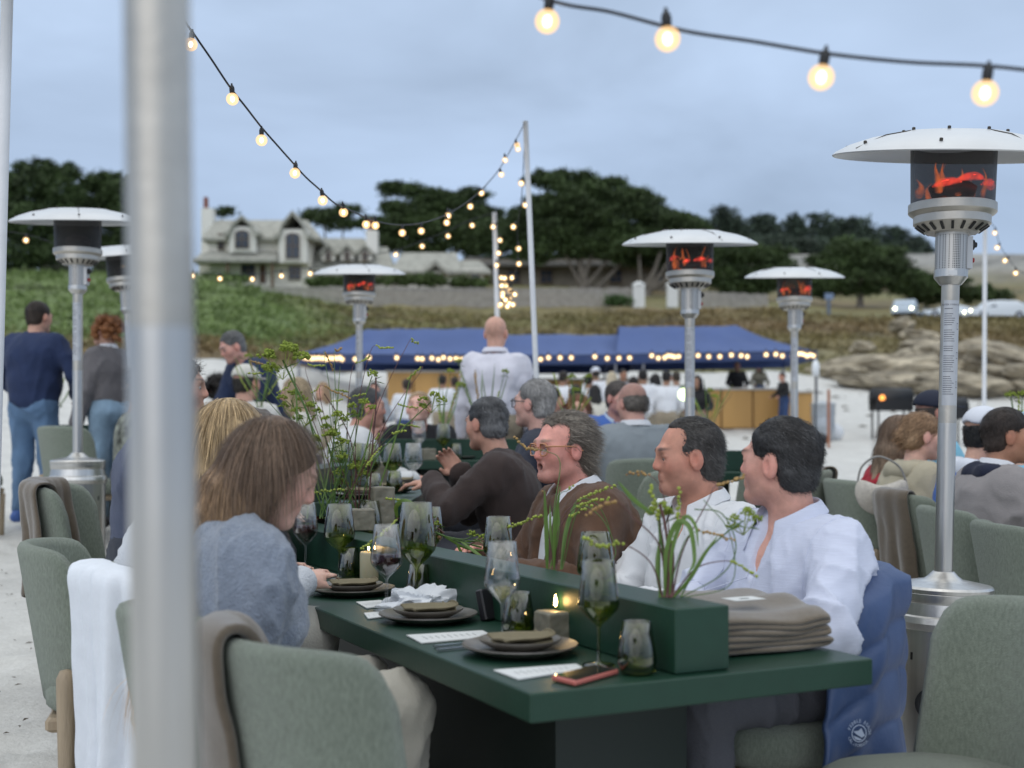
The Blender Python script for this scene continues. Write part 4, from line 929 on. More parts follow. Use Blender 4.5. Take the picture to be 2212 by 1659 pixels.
def strand(label, cable, bulbs, r=.020, thick=.0032, wob=.0):
    """cable: (dx,dy,Y); bulbs: (dx,dy,Y) centre of each bulb, or with an explicit direction"""
    t = thing('string_light', label, 'string lights', W(*cable[0])); o0 = t.location.copy()
    pts = spline([W(*c) for c in cable]); MB().tube([p-o0+Vector((0, 0, wob*math.sin(i*1.7))) for i, p in enumerate(pts)], thick, 6).build('cable', cab, t, True)
    for b in bulbs:
        c = W(*b[:3]); near = min(pts, key=lambda p: (p-c).length); rr = b[3] if len(b) > 3 else r
        v = c-near; 
        if v.length < rr*1.2: v = Vector((.1, 0, -1))
        v.normalize(); v = (v+Vector((0, 0, -.6))).normalized(); make_bulb(t, c-v*rr*2.15-o0, rr, v)
    return t
def ya(dx): return float(np.interp(dx, [395, 500, 700, 880, 1000, 1135], [3.7, 4.0, 5.0, 6.8, 7.9, 9.0]))
ca = [(360, -60), (395, 35), (425, 82), (458, 130), (496, 187), (530, 230), (565, 275), (600, 315), (632, 351), (660, 382), (690, 409), (722, 438), (752, 452), (790, 470), (830, 482), (870, 486), (910, 482), (950, 470), (985, 452), (1015, 432), (1045, 405), (1078, 366), (1105, 320), (1135, 263)]
ba = [(412, 96), (502, 214), (565, 303), (637, 374), (697, 433), (742, 459), (791, 485), (811, 487), (869, 503), (910, 499), (968, 466), (965, 481), (1016, 446), (1040, 417), (1083, 377), (1091, 346), (1117, 313), (1119, 322)]
strand('long swag of string lights curving down from the upper left to the tall white pole', [(a, b, ya(a)) for a, b in ca], [(a, b, ya(a)) for a, b in ba], r=.0198, thick=.0034)
strand('big blurred string lights across the upper right corner', [(1000, -75, 2.3), (1190, 1, 2.12), (1320, 26, 2.1), (1475, 66, 2.05), (1630, 90, 2.03), (1788, 116, 2.0), (1960, 134, 2.0), (2140, 143, 1.98), (2330, 165, 1.95)], [(1182, 46, 2.12), (1442, 84, 2.05), (1774, 167, 2.0), (2128, 201, 1.98)], r=.0205, thick=.0036)
strand('string lights hanging down beside the tall white pole to a tangle', [(1135, 265, 9), (1131, 350, 9.1), (1127, 420, 9.3), (1118, 500, 9.6), (1118, 560, 9.9), (1108, 610, 10.2), (1098, 650, 10.4)],
       [(1126, 396, 9.1), (1135, 443, 9.2), (1109, 490, 9.5), (1120, 537, 9.8), (1121, 570, 9.9), (1106, 600, 10.2), (1112, 636, 10.3), (1100, 655, 10.4), (1086, 640, 10.4), (1093, 617, 10.3), (1084, 617, 10.3), (1092, 648, 10.4), (1108, 658, 10.4), (1090, 601, 10.2), (1102, 628, 10.4), (1082, 657, 10.5), (1096, 662, 10.4)], r=.022)
strand('string lights wound down the shorter white pole', [(1070, 462, 12.9), (1076, 530, 12.9), (1076, 600, 12.9), (1086, 650, 12.9)], [(1065, 490, 12.9), (1080, 519, 12.9), (1077, 547, 12.9), (1073, 573, 12.9), (1083, 600, 12.8), (1086, 633, 12.8), (1080, 660, 12.8), (1100, 645, 12.8)], r=.026)
strand('faint row of string lights swagging in front of the houses', [(-60, 495, 11), (56, 506, 11.5), (160, 540, 12), (268, 565, 12.2), (350, 580, 12.4), (415, 588, 12.5), (475, 592, 12.6), (545, 593, 12.7), (608, 585, 12.8), (670, 578, 12.8), (760, 560, 12.9), (855, 540, 13), (912, 520, 13), (968, 498, 13), (1020, 474, 13), (1068, 460, 13)], [(56, 519, 11.5), (268, 578, 12.2), (350, 591, 12.4), (415, 596, 12.5), (475, 602, 12.6), (545, 603, 12.7), (608, 596, 12.8), (670, 591, 12.8), (855, 550, 13), (912, 532, 13), (968, 510, 13), (1020, 487, 13)], r=.026)
strand('short swag of string lights falling right from the thin pole at the right', [(2128, 470, 13.5), (2149, 492, 13.3), (2160, 530, 13), (2180, 560, 12.8), (2194, 578, 12.6), (2240, 610, 12)], [(2149, 503, 13.3), (2154, 535, 13), (2171, 563, 12.8), (2194, 590, 12.6)], r=.026)
# ------------------------------------------------------------------ blue canopies with the bar under them
YT = 33.; canv = mat('blue_canvas', (.068, .112, .27), .75, var=.06, vs=1.2, bump=.3, bs=6); canvd = mat('blue_valance', (.030, .055, .155), .8)
def canopy(x0, x1, r0, r1, ye0, ye1, yr, label, dep=4.0, par=None):
    t = thing('canopy_tent', label, 'canopy', W(x0, ye0, YT), group='blue canopies over the bar'); o = t.location
    A, B = W(x0, ye0, YT)-o, W(x1, ye1, YT)-o; C_, D_ = W(r1, yr, YT)-o, W(r0, yr, YT)-o; C_.y = D_.y = dep/2; 
    NX, NY = 40, 14; V = []
    for j in range(NY):
        q = j/(NY-1)
        for i in range(NX):
            s_ = i/(NX-1); P0 = A.lerp(B, s_); P1 = D_.lerp(C_, s_)
            f = q*2 if q < .5 else (1-q)*2; p = P0.lerp(P1, f); p.y = q*dep
            sag = -.10*math.sin(f*PI)-.05*math.sin(s_*PI*4)**2*(1-f)*f*4; p.z += sag; V.append(p)
    i = np.arange(NX*NY).reshape(NY, NX); F = np.stack([i[:-1, :-1], i[:-1, 1:], i[1:, 1:], i[1:, :-1]], -1).reshape(-1, 4)
    V = np.array([tuple(p) for p in V]); V[:, 2] += .025*wav(V, 2.2, int(x0))
    mesh_np('roof_canvas', V, F, canv, t)
    mb = MB(); n = 30
    for a, b in ((A, B), (A, A+Vector((0, dep, 0))), (B, B+Vector((0, dep, 0))), (A+Vector((0, dep, 0)), B+Vector((0, dep, 0)))):
        P = []
        for k in range(n+1):
            p = a.lerp(b, k/n); w_ = .02*math.sin(k*1.3); P += [p+Vector((0, w_-.02, .01)), p+Vector((0, w_, -.24))]
        mb.add(P, [[2*k, 2*k+2, 2*k+3, 2*k+1] for k in range(n)])
    mb.build('valance', canvd, t, True)
    for p in (A, B, A+Vector((0, dep, 0)), B+Vector((0, dep, 0))):
        w_ = p+o; zb = G(w_.x, w_.y)-.1-o.z; MB().box(p.x-.03, p.y-.03+.05, zb, p.x+.03, p.y+.03+.05, p.z).build('leg', mat('leg_grey', (.2, .21, .24), .5, .5), t)
canopy(645, 1122, 785, 1056, 765, 768, 689, 'left blue canopy roof')
canopy(1075, 1390, 1082, 1370, 768, 766, 700, 'middle blue canopy roof, lower than the other two', dep=5)
canopy(1330, 1764, 1352, 1605, 766, 757, 683, 'right blue canopy roof above the wooden bar')
bx = [656]+[float(b) for b in np.arange(664, 742, 5.0)]+[767, 797, 857, 902, 912, 933, 947, 958, 972, 985, 992, 999, 1006, 1168, 1185, 1210, 1234, 1285, 1312, 1337, 1360, 1408, 1422, 1436, 1443, 1450, 1457, 1466, 1508, 1531, 1555, 1580, 1601, 1614, 1655, 1676, 1690, 1713, 1720, 1726, 1732, 1738, 1744, 1750, 1757]
cabp = [(x_, np.interp(x_, [645, 1112, 1375, 1764], [766, 769, 766, 759]), 32.8) for x_ in np.linspace(648, 1762, 40)]
strand('row of warm bulbs along the front edge of the blue canopies', cabp, [(b, np.interp(b, [645, 1112, 1375, 1764], [772, 774, 770, 765])+rng.uniform(-1.5, 4), 32.8) for b in bx], r=.062, thick=.008)
wood = mat('bar_wood', (.50, .29, .095), .6, var=.12, vs=1.5, bump=.1, bs=10, stretch=(1, 1, .2)); woode = mat('bar_edge', (.16, .08, .03), .7)
def bar(x0, x1, label, Y, h=1.08, npan=3):
    xa_, xb_ = WX(x0, Y), WX(x1, Y); z = G((xa_+xb_)/2, Y); t = thing('bar_counter', label, 'bar', (xa_, Y, z), group='wooden bar counters'); w_ = (xb_-xa_)/npan
    for k in range(npan): MB().box(k*w_+.02, 0, .02, (k+1)*w_-.02, .05, h-.02, b=.012).build('panel', wood, t)
    MB().box(.03, .052, 0, xb_-xa_-.03, .6, h-.03).build('carcass', woode, t); MB().box(-.03, -.06, h-.018, xb_-xa_+.03, .68, h+.03).build('counter_top', mat('bar_top', (.55, .53, .48), .5), t)
    return t
bar(1490, 1695, 'long wooden bar counter between the two middle heaters', 34.0, npan=3); bar(1697, 1757, 'end piece of the wooden bar right of the barmaid', 33.2, npan=1)
bar(835, 1010, 'wooden bar counter left of the bald man', 33.5, npan=3); bar(1060, 1400, 'middle wooden bar counter behind the crowd of guests', 35.5, npan=5)
# ------------------------------------------------------------------ people
skinM = mat('skin', attr=True, rough=.55, var=.09, vs=45, bump=.16, bs=240, sss=.10, spec=.38, var2=(16, .07))
hairM = mat('hair', attr=True, rough=.55, var=.28, vs=90, stretch=(1, 1, .25), bump=.5, bs=160, spec=.35)
def cloth(key, c, rough=.9, var=.05, vs=12, bump=.25, bs=160, sheen=.06, stretch=None, var2=None): return mat(key, c, rough, var=var, vs=vs, bump=bump, bs=bs, sheen=sheen, stretch=stretch, var2=var2)
def rotz(a): c, s_ = math.cos(a), math.sin(a); return np.array([[c, -s_, 0], [s_, c, 0], [0, 0, 1.]])
def rotx(a): c, s_ = math.cos(a), math.sin(a); return np.array([[1, 0, 0], [0, c, -s_], [0, s_, c.real]])
def roty(a): c, s_ = math.cos(a), math.sin(a); return np.array([[c, 0, s_], [0, 1, 0], [-s_, 0, c]])
def ik(Sh, H, l1, l2, pole_):
    d = H-Sh; L_ = np.linalg.norm(d); m = (l1+l2)*.995
    if L_ > m: H = Sh+d/L_*m; d = H-Sh; L_ = m
    L_ = max(L_, abs(l1-l2)+.02); a = (l1*l1-l2*l2+L_*L_)/(2*L_); h = math.sqrt(max(l1*l1-a*a, 0)); u = d/np.linalg.norm(d)
    p = np.array(pole_, float); p -= (p @ u)*u; p /= np.linalg.norm(p)+1e-9; return Sh+u*a+p*h, H
def hand_ops(w, dirn, palm, side, curl=.5, k=.008, sc=1.0):
    """five fingered hand: w wrist, dirn pointing to the fingers, palm = normal out of the palm"""
    f = dirn/np.linalg.norm(dirn); n_ = palm-(palm @ f)*f; n_ /= np.linalg.norm(n_)+1e-9; s_ = np.cross(f, n_)*side
    o = []; R = np.stack([s_, f, n_], 1)
    o.append(rc(w-f*.02, w+f*.03, .025*sc, .024*sc, .02)); o.append(el(w+f*.052*sc, np.array([.043, .05, .018])*sc, R, .015))
    for i, (off, L_) in enumerate(((-.030, .062), (-.010, .074), (.011, .070), (.031, .054))):
        b = w+f*.088*sc+s_*off*sc; a1 = curl*.55; d1 = f*math.cos(a1)+n_*math.sin(a1)+s_*off*2.0; d1 /= np.linalg.norm(d1)
        m = b+d1*L_*.52*sc; a2 = curl*1.5; d2 = f*math.cos(a2)+n_*math.sin(a2); e_ = m+d2*L_*.5*sc
        o.append(rc(b-f*.02, m, .0098*sc, .009*sc, k)); o.append(rc(m, e_, .009*sc, .0076*sc, .004))
    b = w+f*.022*sc-s_*.026*sc; m = b+(f*.6-s_*.62+n_*.3)*.042*sc; e_ = m+(f*.85-s_*.15+n_*.35)*.034*sc
    o.append(rc(b, m, .0145*sc, .0115*sc, .012)); o.append(rc(m, e_, .0112*sc, .009*sc, .005)); return o
def strands(P, N, dirf, L_, w, seed, lift=.004, nseg=5, jit=.25, colr=None, curl=0., grav=0.):
    """fine tapered locks lying on a surface. P,N roots; dirf(P)->direction"""
    r = np.random.default_rng(seed); n = len(P); pts = [P+N*float(lift)*.2]; p = P.copy(); d = dirf(P)+r.normal(size=P.shape)*jit
    d -= (d*N).sum(1)[:, None]*N; d /= np.linalg.norm(d, axis=1)[:, None]+1e-9; LL = (L_*r.uniform(.5, 1.25, n))[:, None]/nseg; ph = r.uniform(0, 6.28, n)
    lift = lift*np.where(r.uniform(size=(n, 1)) < .12, 3.2, 1.0)
    side = np.cross(d, N); side /= np.linalg.norm(side, axis=1)[:, None]+1e-9
    for j in range(nseg):
        q = p+d*LL+N*lift*(.7 if j == 0 else .1)*r.uniform(.3, 1.5, (n, 1)); 
        if curl: q = q+side*(curl*np.sin(ph+j*1.8))[:, None]+N*(curl*np.cos(ph+j*1.8))[:, None]
        d2 = d+dirf(q)*.35; d2[:, 2] -= grav; d = d2/(np.linalg.norm(d2, axis=1)[:, None]+1e-9); p = q; pts.append(p)
    V = []; m = nseg+1
    for j, q in enumerate(pts):
        ww = w*(1-.85*j/nseg); V += [q-side*ww, q+side*ww]
    V = np.stack(V, 1); F = []
    for j in range(nseg): F.append([2*j, 2*j+1, 2*j+3, 2*j+2])
    F = np.array(F)[None]+(np.arange(n)*2*m)[:, None, None]; return V.reshape(-1, 3), F.reshape(-1, 4), 2*m
NP_ = 0
def sk3(c): return np.clip(np.array(c)*[1.22, 1.2, 1.2], 0, .8)
def person(label, x, y, face, pose='sit', lean=8, side=0, twist=0, head=(0, 0), roll=0, skin=(.50, .29, .21), hair='short', hc=(.05, .04, .035), hc2=None, top='shirt', tm=None, inner=None, bottom=None, hands=None, det=0, s=1.0, z=None, fem=False, sleeve='long', collar=False, glasses=None, cap=None, z_extra=0, poles=None, hdir=(None, None), curl=(.5, .5), hood=None, open_=0., brow=None, age=0, foldamp=1., hx=0, fat=0., elbows=None, hback=0., hwid=1., larc=138, shoes=None, seed=None, hair_len=None):
    global NP_; NP_ += 1; sd_ = seed or NP_*13; r = np.random.default_rng(sd_)
    z = (G(x, y) if z is None else z)+z_extra
    root = thing('person', label, 'person', (x, y, z), math.radians(face-90)); root.scale = (s, s, s)
    st = pose == 'stand'; hz = .94 if st else .555
    Lr = math.radians(lean); Sr = math.radians(side); U = np.array([math.sin(Sr), math.sin(Lr)*math.cos(Sr), math.cos(Lr)*math.cos(Sr)]); tw = rotz(math.radians(twist))
    Xv = np.array([math.cos(Sr), 0, -math.sin(Sr)]); Xs = tw @ Xv; Fw = np.cross(U, Xs); H0 = np.array([0, 0, hz]); TL = .425 if not fem else .41
    if st: TL += .065
    shw = (.178 if not fem else .150)+fat*.15; neck = H0+U*TL; Rh = rotz(math.radians(head[0])) @ rotx(math.radians(-head[1])) @ roty(math.radians(roll))
    Cv = neck+U*.085+Fw*.018+Rh @ np.array([0, .022, .088])+np.array([hx, 0, 0])
    def h(px_, py_, pz_): return Cv+Rh @ np.array([px_, py_, pz_])
    HL = lambda c, rr, k=.01, sub=False: el(h(*c), np.array(rr), Rh, k, sub)
    HC = lambda a, b, ra, rb=None, k=.01, sub=False: rc(h(*a), h(*b), ra, rb, k, sub)
    # joints
    ShL, ShR = H0+U*(TL-.045)-Xs*shw, H0+U*(TL-.045)+Xs*shw
    if hands is None: hands = ((-.17, .40, .70), (.17, .40, .70)) if not st else ((-.26, .10, .80), (.26, .10, .80))
    polesd = poles or (((-.6, -.5, -.7), (.6, -.5, -.7)) if not st else ((-.5, -1, 0), (.5, -1, 0)))
    El = []; Ha = []
    for k, Sh in enumerate((ShL, ShR)):
        e_, hh = ik(Sh, np.array(hands[k], float), .285, .255, polesd[k]); El.append(e_); Ha.append(hh)
    if st: hips = [np.array([-.09, 0, .90]), np.array([.09, 0, .90])]; knees = [np.array([-.10, .02, .49]), np.array([.11, .03, .49])]; feet = [np.array([-.11, -.02, .08]), np.array([.13, -.0, .08])]
    else: hips = [np.array([-.09, .02, .54]), np.array([.09, .02, .54])]; knees = [np.array([-.13, .43, .55]), np.array([.13, .43, .55])]; feet = [np.array([-.13, .40, .09]), np.array([.13, .42, .09])]
    sc_ = 1.0 if not fem else .90; wa = (.128 if not fem else .108)+fat
    def torso(off, full=True):
        o = [rc(H0+U*.02, H0+U*.16, wa*.88+off, wa*.86+off, .05, flat=1.22), rc(H0+U*.16, H0+U*(TL-.13), wa*.86+off, wa*.90+off, .05, flat=1.28)]
        o += [rc(H0+U*(TL-.15)-Xs*.09, H0+U*(TL-.15)+Xs*.09, .105*sc_+off+fat*.4, None, .06), rc(ShL+Xs*.03-U*.01, ShR-Xs*.03-U*.01, .062*sc_+off, None, .05), rc(neck-U*.065, neck-U*.040, .066*sc_+off, .060+off, .05)]
        if fat > .01: o.append(el(H0+U*.16+Fw*.07, np.array([.15, .12, .15])+off, None, .06))
        if fem: o.append(rc(H0+U*(TL-.19)-Xs*.07+Fw*.075, H0+U*(TL-.19)+Xs*.07+Fw*.075, .058+off, None, .05))
        return o
    def arms(off, cut=1.0, cuff=0):
        o = []
        for k, Sh in enumerate((ShL, ShR)):
            o.append(rc(Sh, El[k], .056*sc_+off, .045*sc_+off, .04)); e2 = El[k]+(Ha[k]-El[k])*cut
            if cut > 0: o.append(rc(El[k], e2, .044*sc_+off, (.031 if cut > .8 else .038)*sc_+off+cuff, .02))
        return o
    def legs(off):
        o = []
        for k in (0, 1): o += [rc(hips[k], knees[k], .088*sc_+off, .062+off, .05), rc(knees[k], feet[k]+np.array([0, 0, .04]), .060+off, .045+off, .03)]
        return o
    head_ops = [HL((0, -.020, .035), (.077, .096, .086)), HL((0, .020, -.022), (.060, .070, .088), .03), HC((-.040, .0, -.062), (-.010, .060, -.092), .024, .019, .03), HC((.040, .0, -.062), (.010, .060, -.092), .024, .019, .03), HC((-.012, .072, -.092), (.012, .072, -.092), .017, None, .015)]
    head_ops += [HL((-.080, -.012, -.008), (.011, .022, .034), .008), HL((.080, -.012, -.008), (.011, .022, .034), .008), rc(h(0, -.030, -.05), neck+U*.0, .054*(sc_ if fem else 1)+fat*.1, .062*sc_+fat*.1, .03)]
    if det >= 1 or True:
        head_ops += [HC((-.036, .080, .026), (.036, .080, .026), .011, None, .02), HC((0, .082, .020), (0, .0985, -.019), .0080, .0105, .012), HL((0, .092, -.026), (.0165, .013, .008), .010), HL((-.040, .048, -.020), (.024, .026, .028), .03), HL((.040, .048, -.020), (.024, .026, .028), .03)]
        head_ops += [HL((-.034, .097, .003), (.018, .013, .013), .014, True), HL((.034, .097, .003), (.018, .013, .013), .014, True)]
        head_ops += [HC((-.016, .083, -.052), (.016, .083, -.052), .0070, None, .009), HC((-.014, .082, -.063), (.014, .082, -.063), .0080, None, .009), HC((-.019, .0945, -.0575), (.019, .0945, -.0575), .0026+open_*.4, None, .003, True)]
        if open_: head_ops.append(HL((0, .092, -.059), (.017, .018, .004+open_), .003, True))
    if det >= 2:
        head_ops += [HC((-.044, .0765, .0085), (-.024, .0795, .0095), .0070, None, .003), HC((.044, .0765, .0085), (.024, .0795, .0095), .0070, None, .003), HC((-.043, .0765, -.0085), (-.025, .0785, -.0085), .0058, None, .003), HC((.043, .0765, -.0085), (.025, .0785, -.0085), .0058, None, .003)]
        for q in (-1, 1): head_ops += [HL((q*.089, -.004, -.006), (.006, .009, .020), .003, True)]
    body_ops = torso(-.004)+arms(0)+legs(0)
    for k in (0, 1):
        f = Ha[k]-El[k] if hdir[k] is None else np.array(hdir[k][0], float); pn = np.array([-.2 if k else .2, 0, -1.]) if hdir[k] is None else np.array(hdir[k][1], float)
        if st and hdir[k] is None: pn = np.array([1. if k == 0 else -1., 0, 0])
        body_ops += hand_ops(Ha[k], f, pn, 1 if k else -1, curl[k], sc=sc_)
        body_ops += [rc(feet[k]+np.array([0, -.03, -.03]), feet[k]+np.array([0, .13, -.04]), .035, .03, .02)]
    hstep = (.020, .014, .010)[det]; fine = []
    allP = np.array([neck, Cv, *feet, *knees, *El, *Ha, ShL, ShR, H0]); lo = allP.min(0)-.22; hi = allP.max(0)+.2; lo[2] = 0.0
    fx = [[], [], []]; hf = (.011, .0065, .0042)[det]
    for q in range(3): fx[q].append((Cv[q]-(.125 if q != 2 else .14), Cv[q]+(.125 if q != 2 else .14), hf))
    if det >= 1 and hdir != (None, None):
        for k in (0, 1):
            if hdir[k] is not None:
                for q in range(3): fx[q].append((Ha[k][q]-.13, Ha[k][q]+.13, .007))
    A3 = [axis(lo[q], hi[q], hstep, fx[q]) for q in range(3)]
    D = field(body_ops+head_ops, *A3); V, F = nets(D, *A3); V = lapl(V, F, 1, .35)
    L_ = (V-Cv) @ Rh; sk = sk3(skin); col = np.tile(sk, (len(V), 1))
    gs = lambda c, w_: np.exp(-(((L_-np.array(c))/np.array(w_))**2).sum(1))
    bl = gs((0, .11, -.02), (.02, .03, .02))*.8+gs((-.045, .075, -.02), (.03, .04, .025))*.55+gs((.045, .075, -.02), (.03, .04, .025))*.55+gs((.085, -.01, -.01), (.02, .04, .05))*.7+gs((-.085, -.01, -.01), (.02, .04, .05))*.7+gs((0, .085, .075), (.06, .06, .03))*.25
    col *= 1+bl[:, None]*np.array([.06, -.17, -.15]); lip = np.clip(gs((0, .09, -.058), (.015, .02, .008))*1.2, 0, 1)*(.9 if fem else .55); col = col*(1-lip[:, None]*.6)+np.array([.42, .14, .12])*(sk.mean()/.33)*lip[:, None]*.6
    bc = np.array(brow if brow else (hc if hair != 'bald' else (.12, .08, .06)))*.9
    for q in (-1, 1):
        bw = np.clip(gs((q*.034, .09, .027+.004), (.019, .03, .0050))*1.8, 0, 1)*.8; col = col*(1-bw[:, None])+bc*bw[:, None]
        ew = gs((q*.034, .088, .003), (.020, .03, .016)); col *= 1-.30*ew[:, None]
    if not fem and age >= 0: bd = gs((0, .06, -.085), (.07, .08, .040))*.24; col *= 1-bd[:, None]
    if open_: mo = np.clip(gs((0, .08, -.059), (.014, .03, .004+open_))*1.5, 0, 1)[:, None]; col = col*(1-mo*.85)
    if hair in ('short', 'receding', 'balding') : # scalp shade under cropped hair
        sc0 = np.clip((L_[:, 2]-.0)/.03, 0, 1)*np.clip((.04-L_[:, 1])/.04, 0, 1)*(np.linalg.norm(L_, axis=1) < .14); col = col*(1-.35*sc0[:, None])
    body = mesh_np('body', V, F, skinM, root, col=np.clip(col, 0, 1))
    if det >= 1:
        for q in (-1, 1):
            c = h(q*.0335, .0700, .001); ey = MB().ball(c, .0128, 3).build('eye', mat('eye_white', (.38, .34, .31), .2), body, True)
            MB().ball(c+Rh @ np.array([-.0, .0060, -.001]), .0076, 3).build('iris', mat('iris', (.035, .028, .022), .1), ey, True)
    # ---- clothing
    def cl(name, ops, m, amp, h_=None, extra=None, par=None, fx_=None):
        h_ = h_ or (.022, .015, .0085)[det]; pts = []
        for o in ops:
            if o[0] == 'rc' and not o[6]: R_ = max(o[3], o[4])*(o[7] or 1); pts += [o[1]-R_, o[1]+R_, o[2]-R_, o[2]+R_]
            elif o[0] == 'el' and not o[5]: R_ = max(o[2]); pts += [o[1]-R_, o[1]+R_]
        pts = np.array(pts); a3 = [axis(pts[:, q].min()-.03, pts[:, q].max()+.03, h_, (fx_ or [[], [], []])[q]) for q in range(3)]
        D_ = field(ops, *a3); V_, F_ = nets(D_, *a3); V_ = lapl(V_, F_, 1, .5)
        if amp:
            N_ = vnormals(V_, F_); w1 = wav(V_*[1.25, 1.25, .5], 16, sd_+1); w2 = wav(V_*[1.3, 1.3, .7], 36, sd_+2)
            nearj = np.min([np.linalg.norm(V_-J, axis=1) for J in (*El, H0+U*.08, ShL-U*.09, ShR-U*.09)], axis=0); jj = 1+1.6*np.exp(-(nearj/.10)**2)
            V_ = V_+N_*np.maximum((1-np.abs(np.clip(w1, -1, 1))**.7)**1.6*1.3-.30+.45*(1-np.clip(abs(w2), 0, 1)**.7)**1.5, -.12)[:, None]*amp*jj[:, None]
        return mesh_np(name, V_, F_, m, par or root)
    amp = (.009, .010, .012)[det]*foldamp; tm = tm or cloth('white_shirt', (.70, .71, .74)); NB = h(0, -.02, -.118); NN = np.array([0, 0, 1.])
    slv = {'long': 1.0, 'short': 0.0, 'elbow': .35}[sleeve]; hem = ('pl', H0-U*(.10 if top != 'jacket' else .16), -U)
    sl_ops = arms(.011 if top != 'knit' else .034, slv, .004 if top != 'knit' else .012)
    if slv == 0: sl_ops = [rc(Sh, Sh+(El[k]-Sh)*.75, .066, .060, .04) for k, Sh in enumerate((ShL, ShR))]
    thr = .013 if top in ('shirt', 'tee') else .026
    if top == 'knit': thr = .034
    nk_hole = rc(neck+U*.03-Fw*.01, neck+U*.16+Fw*.04, .050, .07, .008, True)
    if top == 'jacket':
        im = inner or cloth('white_shirt', (.70, .71, .74))
        cl('shirt', torso(.010)+[nk_hole], im, 0)
        j = torso(.028)+arms(.020, slv, .006)+[rc(H0+U*(TL-.02)-Xs*.09, H0+U*(TL-.02)+Xs*.09, .050, None, .03), rc(neck+U*.02+Fw*.03, neck+U*.15+Fw*.05, .052, .075, .01, True)]
        if face is not None and open_front: j += [rc(neck+U*.02+Fw*.15, H0+U*.10+Fw*.185, .058, .045, .01, True)]
        cl('jacket', j, tm, amp)
    else:
        ops = torso(thr)+sl_ops
        if top == 'knit': ops.append(rc(neck-U*.02, neck+U*.02, .068, .062, .02)); 
        vneck = [rc(neck+U*.06+Fw*.04, neck-U*.10+Fw*.15, .045, .012, .01, True)] if collar else []
        cl({'knit': 'sweater', 'tee': 'tee_shirt', 'hood': 'hoodie', 'shirt': 'shirt'}[top], ops+[nk_hole]+vneck+([hem] if st else []), tm, amp*(1 if top != 'knit' else 1.2))
    if det >= 2:
        from mathutils.bvhtree import BVHTree
        ob = [o for o in root.children if o.name.split('.')[0] in ('shirt', 'jacket', 'sweater')][-1]; bv = BVHTree.FromPolygons([v.co for v in ob.data.vertices], [p.vertices[:] for p in ob.data.polygons])
        def hit(o_, d_): q = bv.ray_cast(Vector(o_), Vector(d_).normalized(), .6); return q[0]
        def seam(rays, rad=.0016, m_=None):
            P_ = [hit(a, b) for a, b in rays]; P_ = [p for p in P_ if p is not None]
            if len(P_) > 2: MB().tube(P_, rad, 5).build('seam', m_ or tm, root, True)
        if top != 'knit':
            for k, Sh in enumerate((ShL, ShR)):
                sg_ = -1 if k == 0 else 1; c = Sh-Xs*sg_*.012-U*.035
                seam([(c+(Fw*math.cos(a)+U*math.sin(a))*.25+Xs*sg_*.01*0, -(Fw*math.cos(a)+U*math.sin(a))) for a in np.linspace(-.9, PI+.9, 40)], .0022)
            for off in ((-.016, .016) if top == 'shirt' else (-.095, .095)):
                seam([(H0+U*q+Fw*.4+Xs*off, -Fw) for q in np.linspace(.0, TL-(.10 if top == 'shirt' else .06), 26)], .0017)
            seam([(neck-U*.05-Fw*.3+Xs*q, Fw) for q in np.linspace(-.15, .15, 20)], .0017)
        if top == 'jacket':
            for sg_ in (-1, 1):
                for pts_ in ([(.125, .30), (.20-.02, .30)], [(.115, .27), (.145, .262), (.175, .27)], [(.105, .30), (.105, .17), (.175, .17), (.18, .30)]):
                    rr_ = []
                    for (a, b), (c_, d_) in zip(pts_[:-1], pts_[1:]): rr_ += [(H0+U*(b+(d_-b)*q)+Fw*.4+Xs*sg_*(a+(c_-a)*q), -Fw) for q in np.linspace(0, 1, 8)]
                    seam(rr_, .0020)
                for q in np.linspace(.06, TL-.12, 6):
                    p = hit(H0+U*q+Fw*.4+Xs*sg_*.085, -Fw)
                    if p is not None: MB().ball(p, .0065, 1).build('button', mat('snap_button', (.35, .33, .3), .3, .7), root, True)
    if collar:
        V_ = []; n = 40; m_ = 7; cmx = inner if top == 'jacket' and inner else (tm if top != 'jacket' else cloth('white_shirt', (.70, .71, .74)))
        for i in range(n):
            q = -1+2*i/(n-1); a = q*2.62; tip = max(0, (abs(q)-.70)/.30)**1.3; rx_, ry_ = (.073*sc_+fat*.4), (.077*sc_+fat*.4)
            for j in range(m_):
                v = j/(m_-1)
                if v < .34: rr, zz = 1.0+.01*v, .016+.044*(v/.34)
                else: w_ = (v-.34)/.66; rr = 1.01+.26*w_+.22*w_*tip; zz = .060-w_*(.040+.060*tip)
                P_ = neck+U*(.010+zz)+Xs*(math.sin(a)*rx_*rr)-Fw*(math.cos(a)*ry_*rr-.012)+Fw*(.010*tip*w_ if v > .34 else 0)-U*(.030*max(0, abs(q)-.55)/.45); V_.append(P_)
        i_ = np.arange(n*m_).reshape(n, m_); F_ = np.stack([i_[:-1, :-1], i_[:-1, 1:], i_[1:, 1:], i_[1:, :-1]], -1).reshape(-1, 4)
        o = mesh_np('collar', np.array(V_), F_, cmx, root); md = o.modifiers.new('s', 'SOLIDIFY'); md.thickness = .004; md.offset = 0; md = o.modifiers.new('b', 'SUBSURF'); md.levels = md.render_levels = 1
        if det >= 2:
            for q in (.30, .24, .18): 
                c = H0+U*q+Fw*(wa*.98+.012); MB().ball(c, .0055, 1, (1, .5, 1)).build('button', mat('button', (.75, .74, .7), .3), root, True)
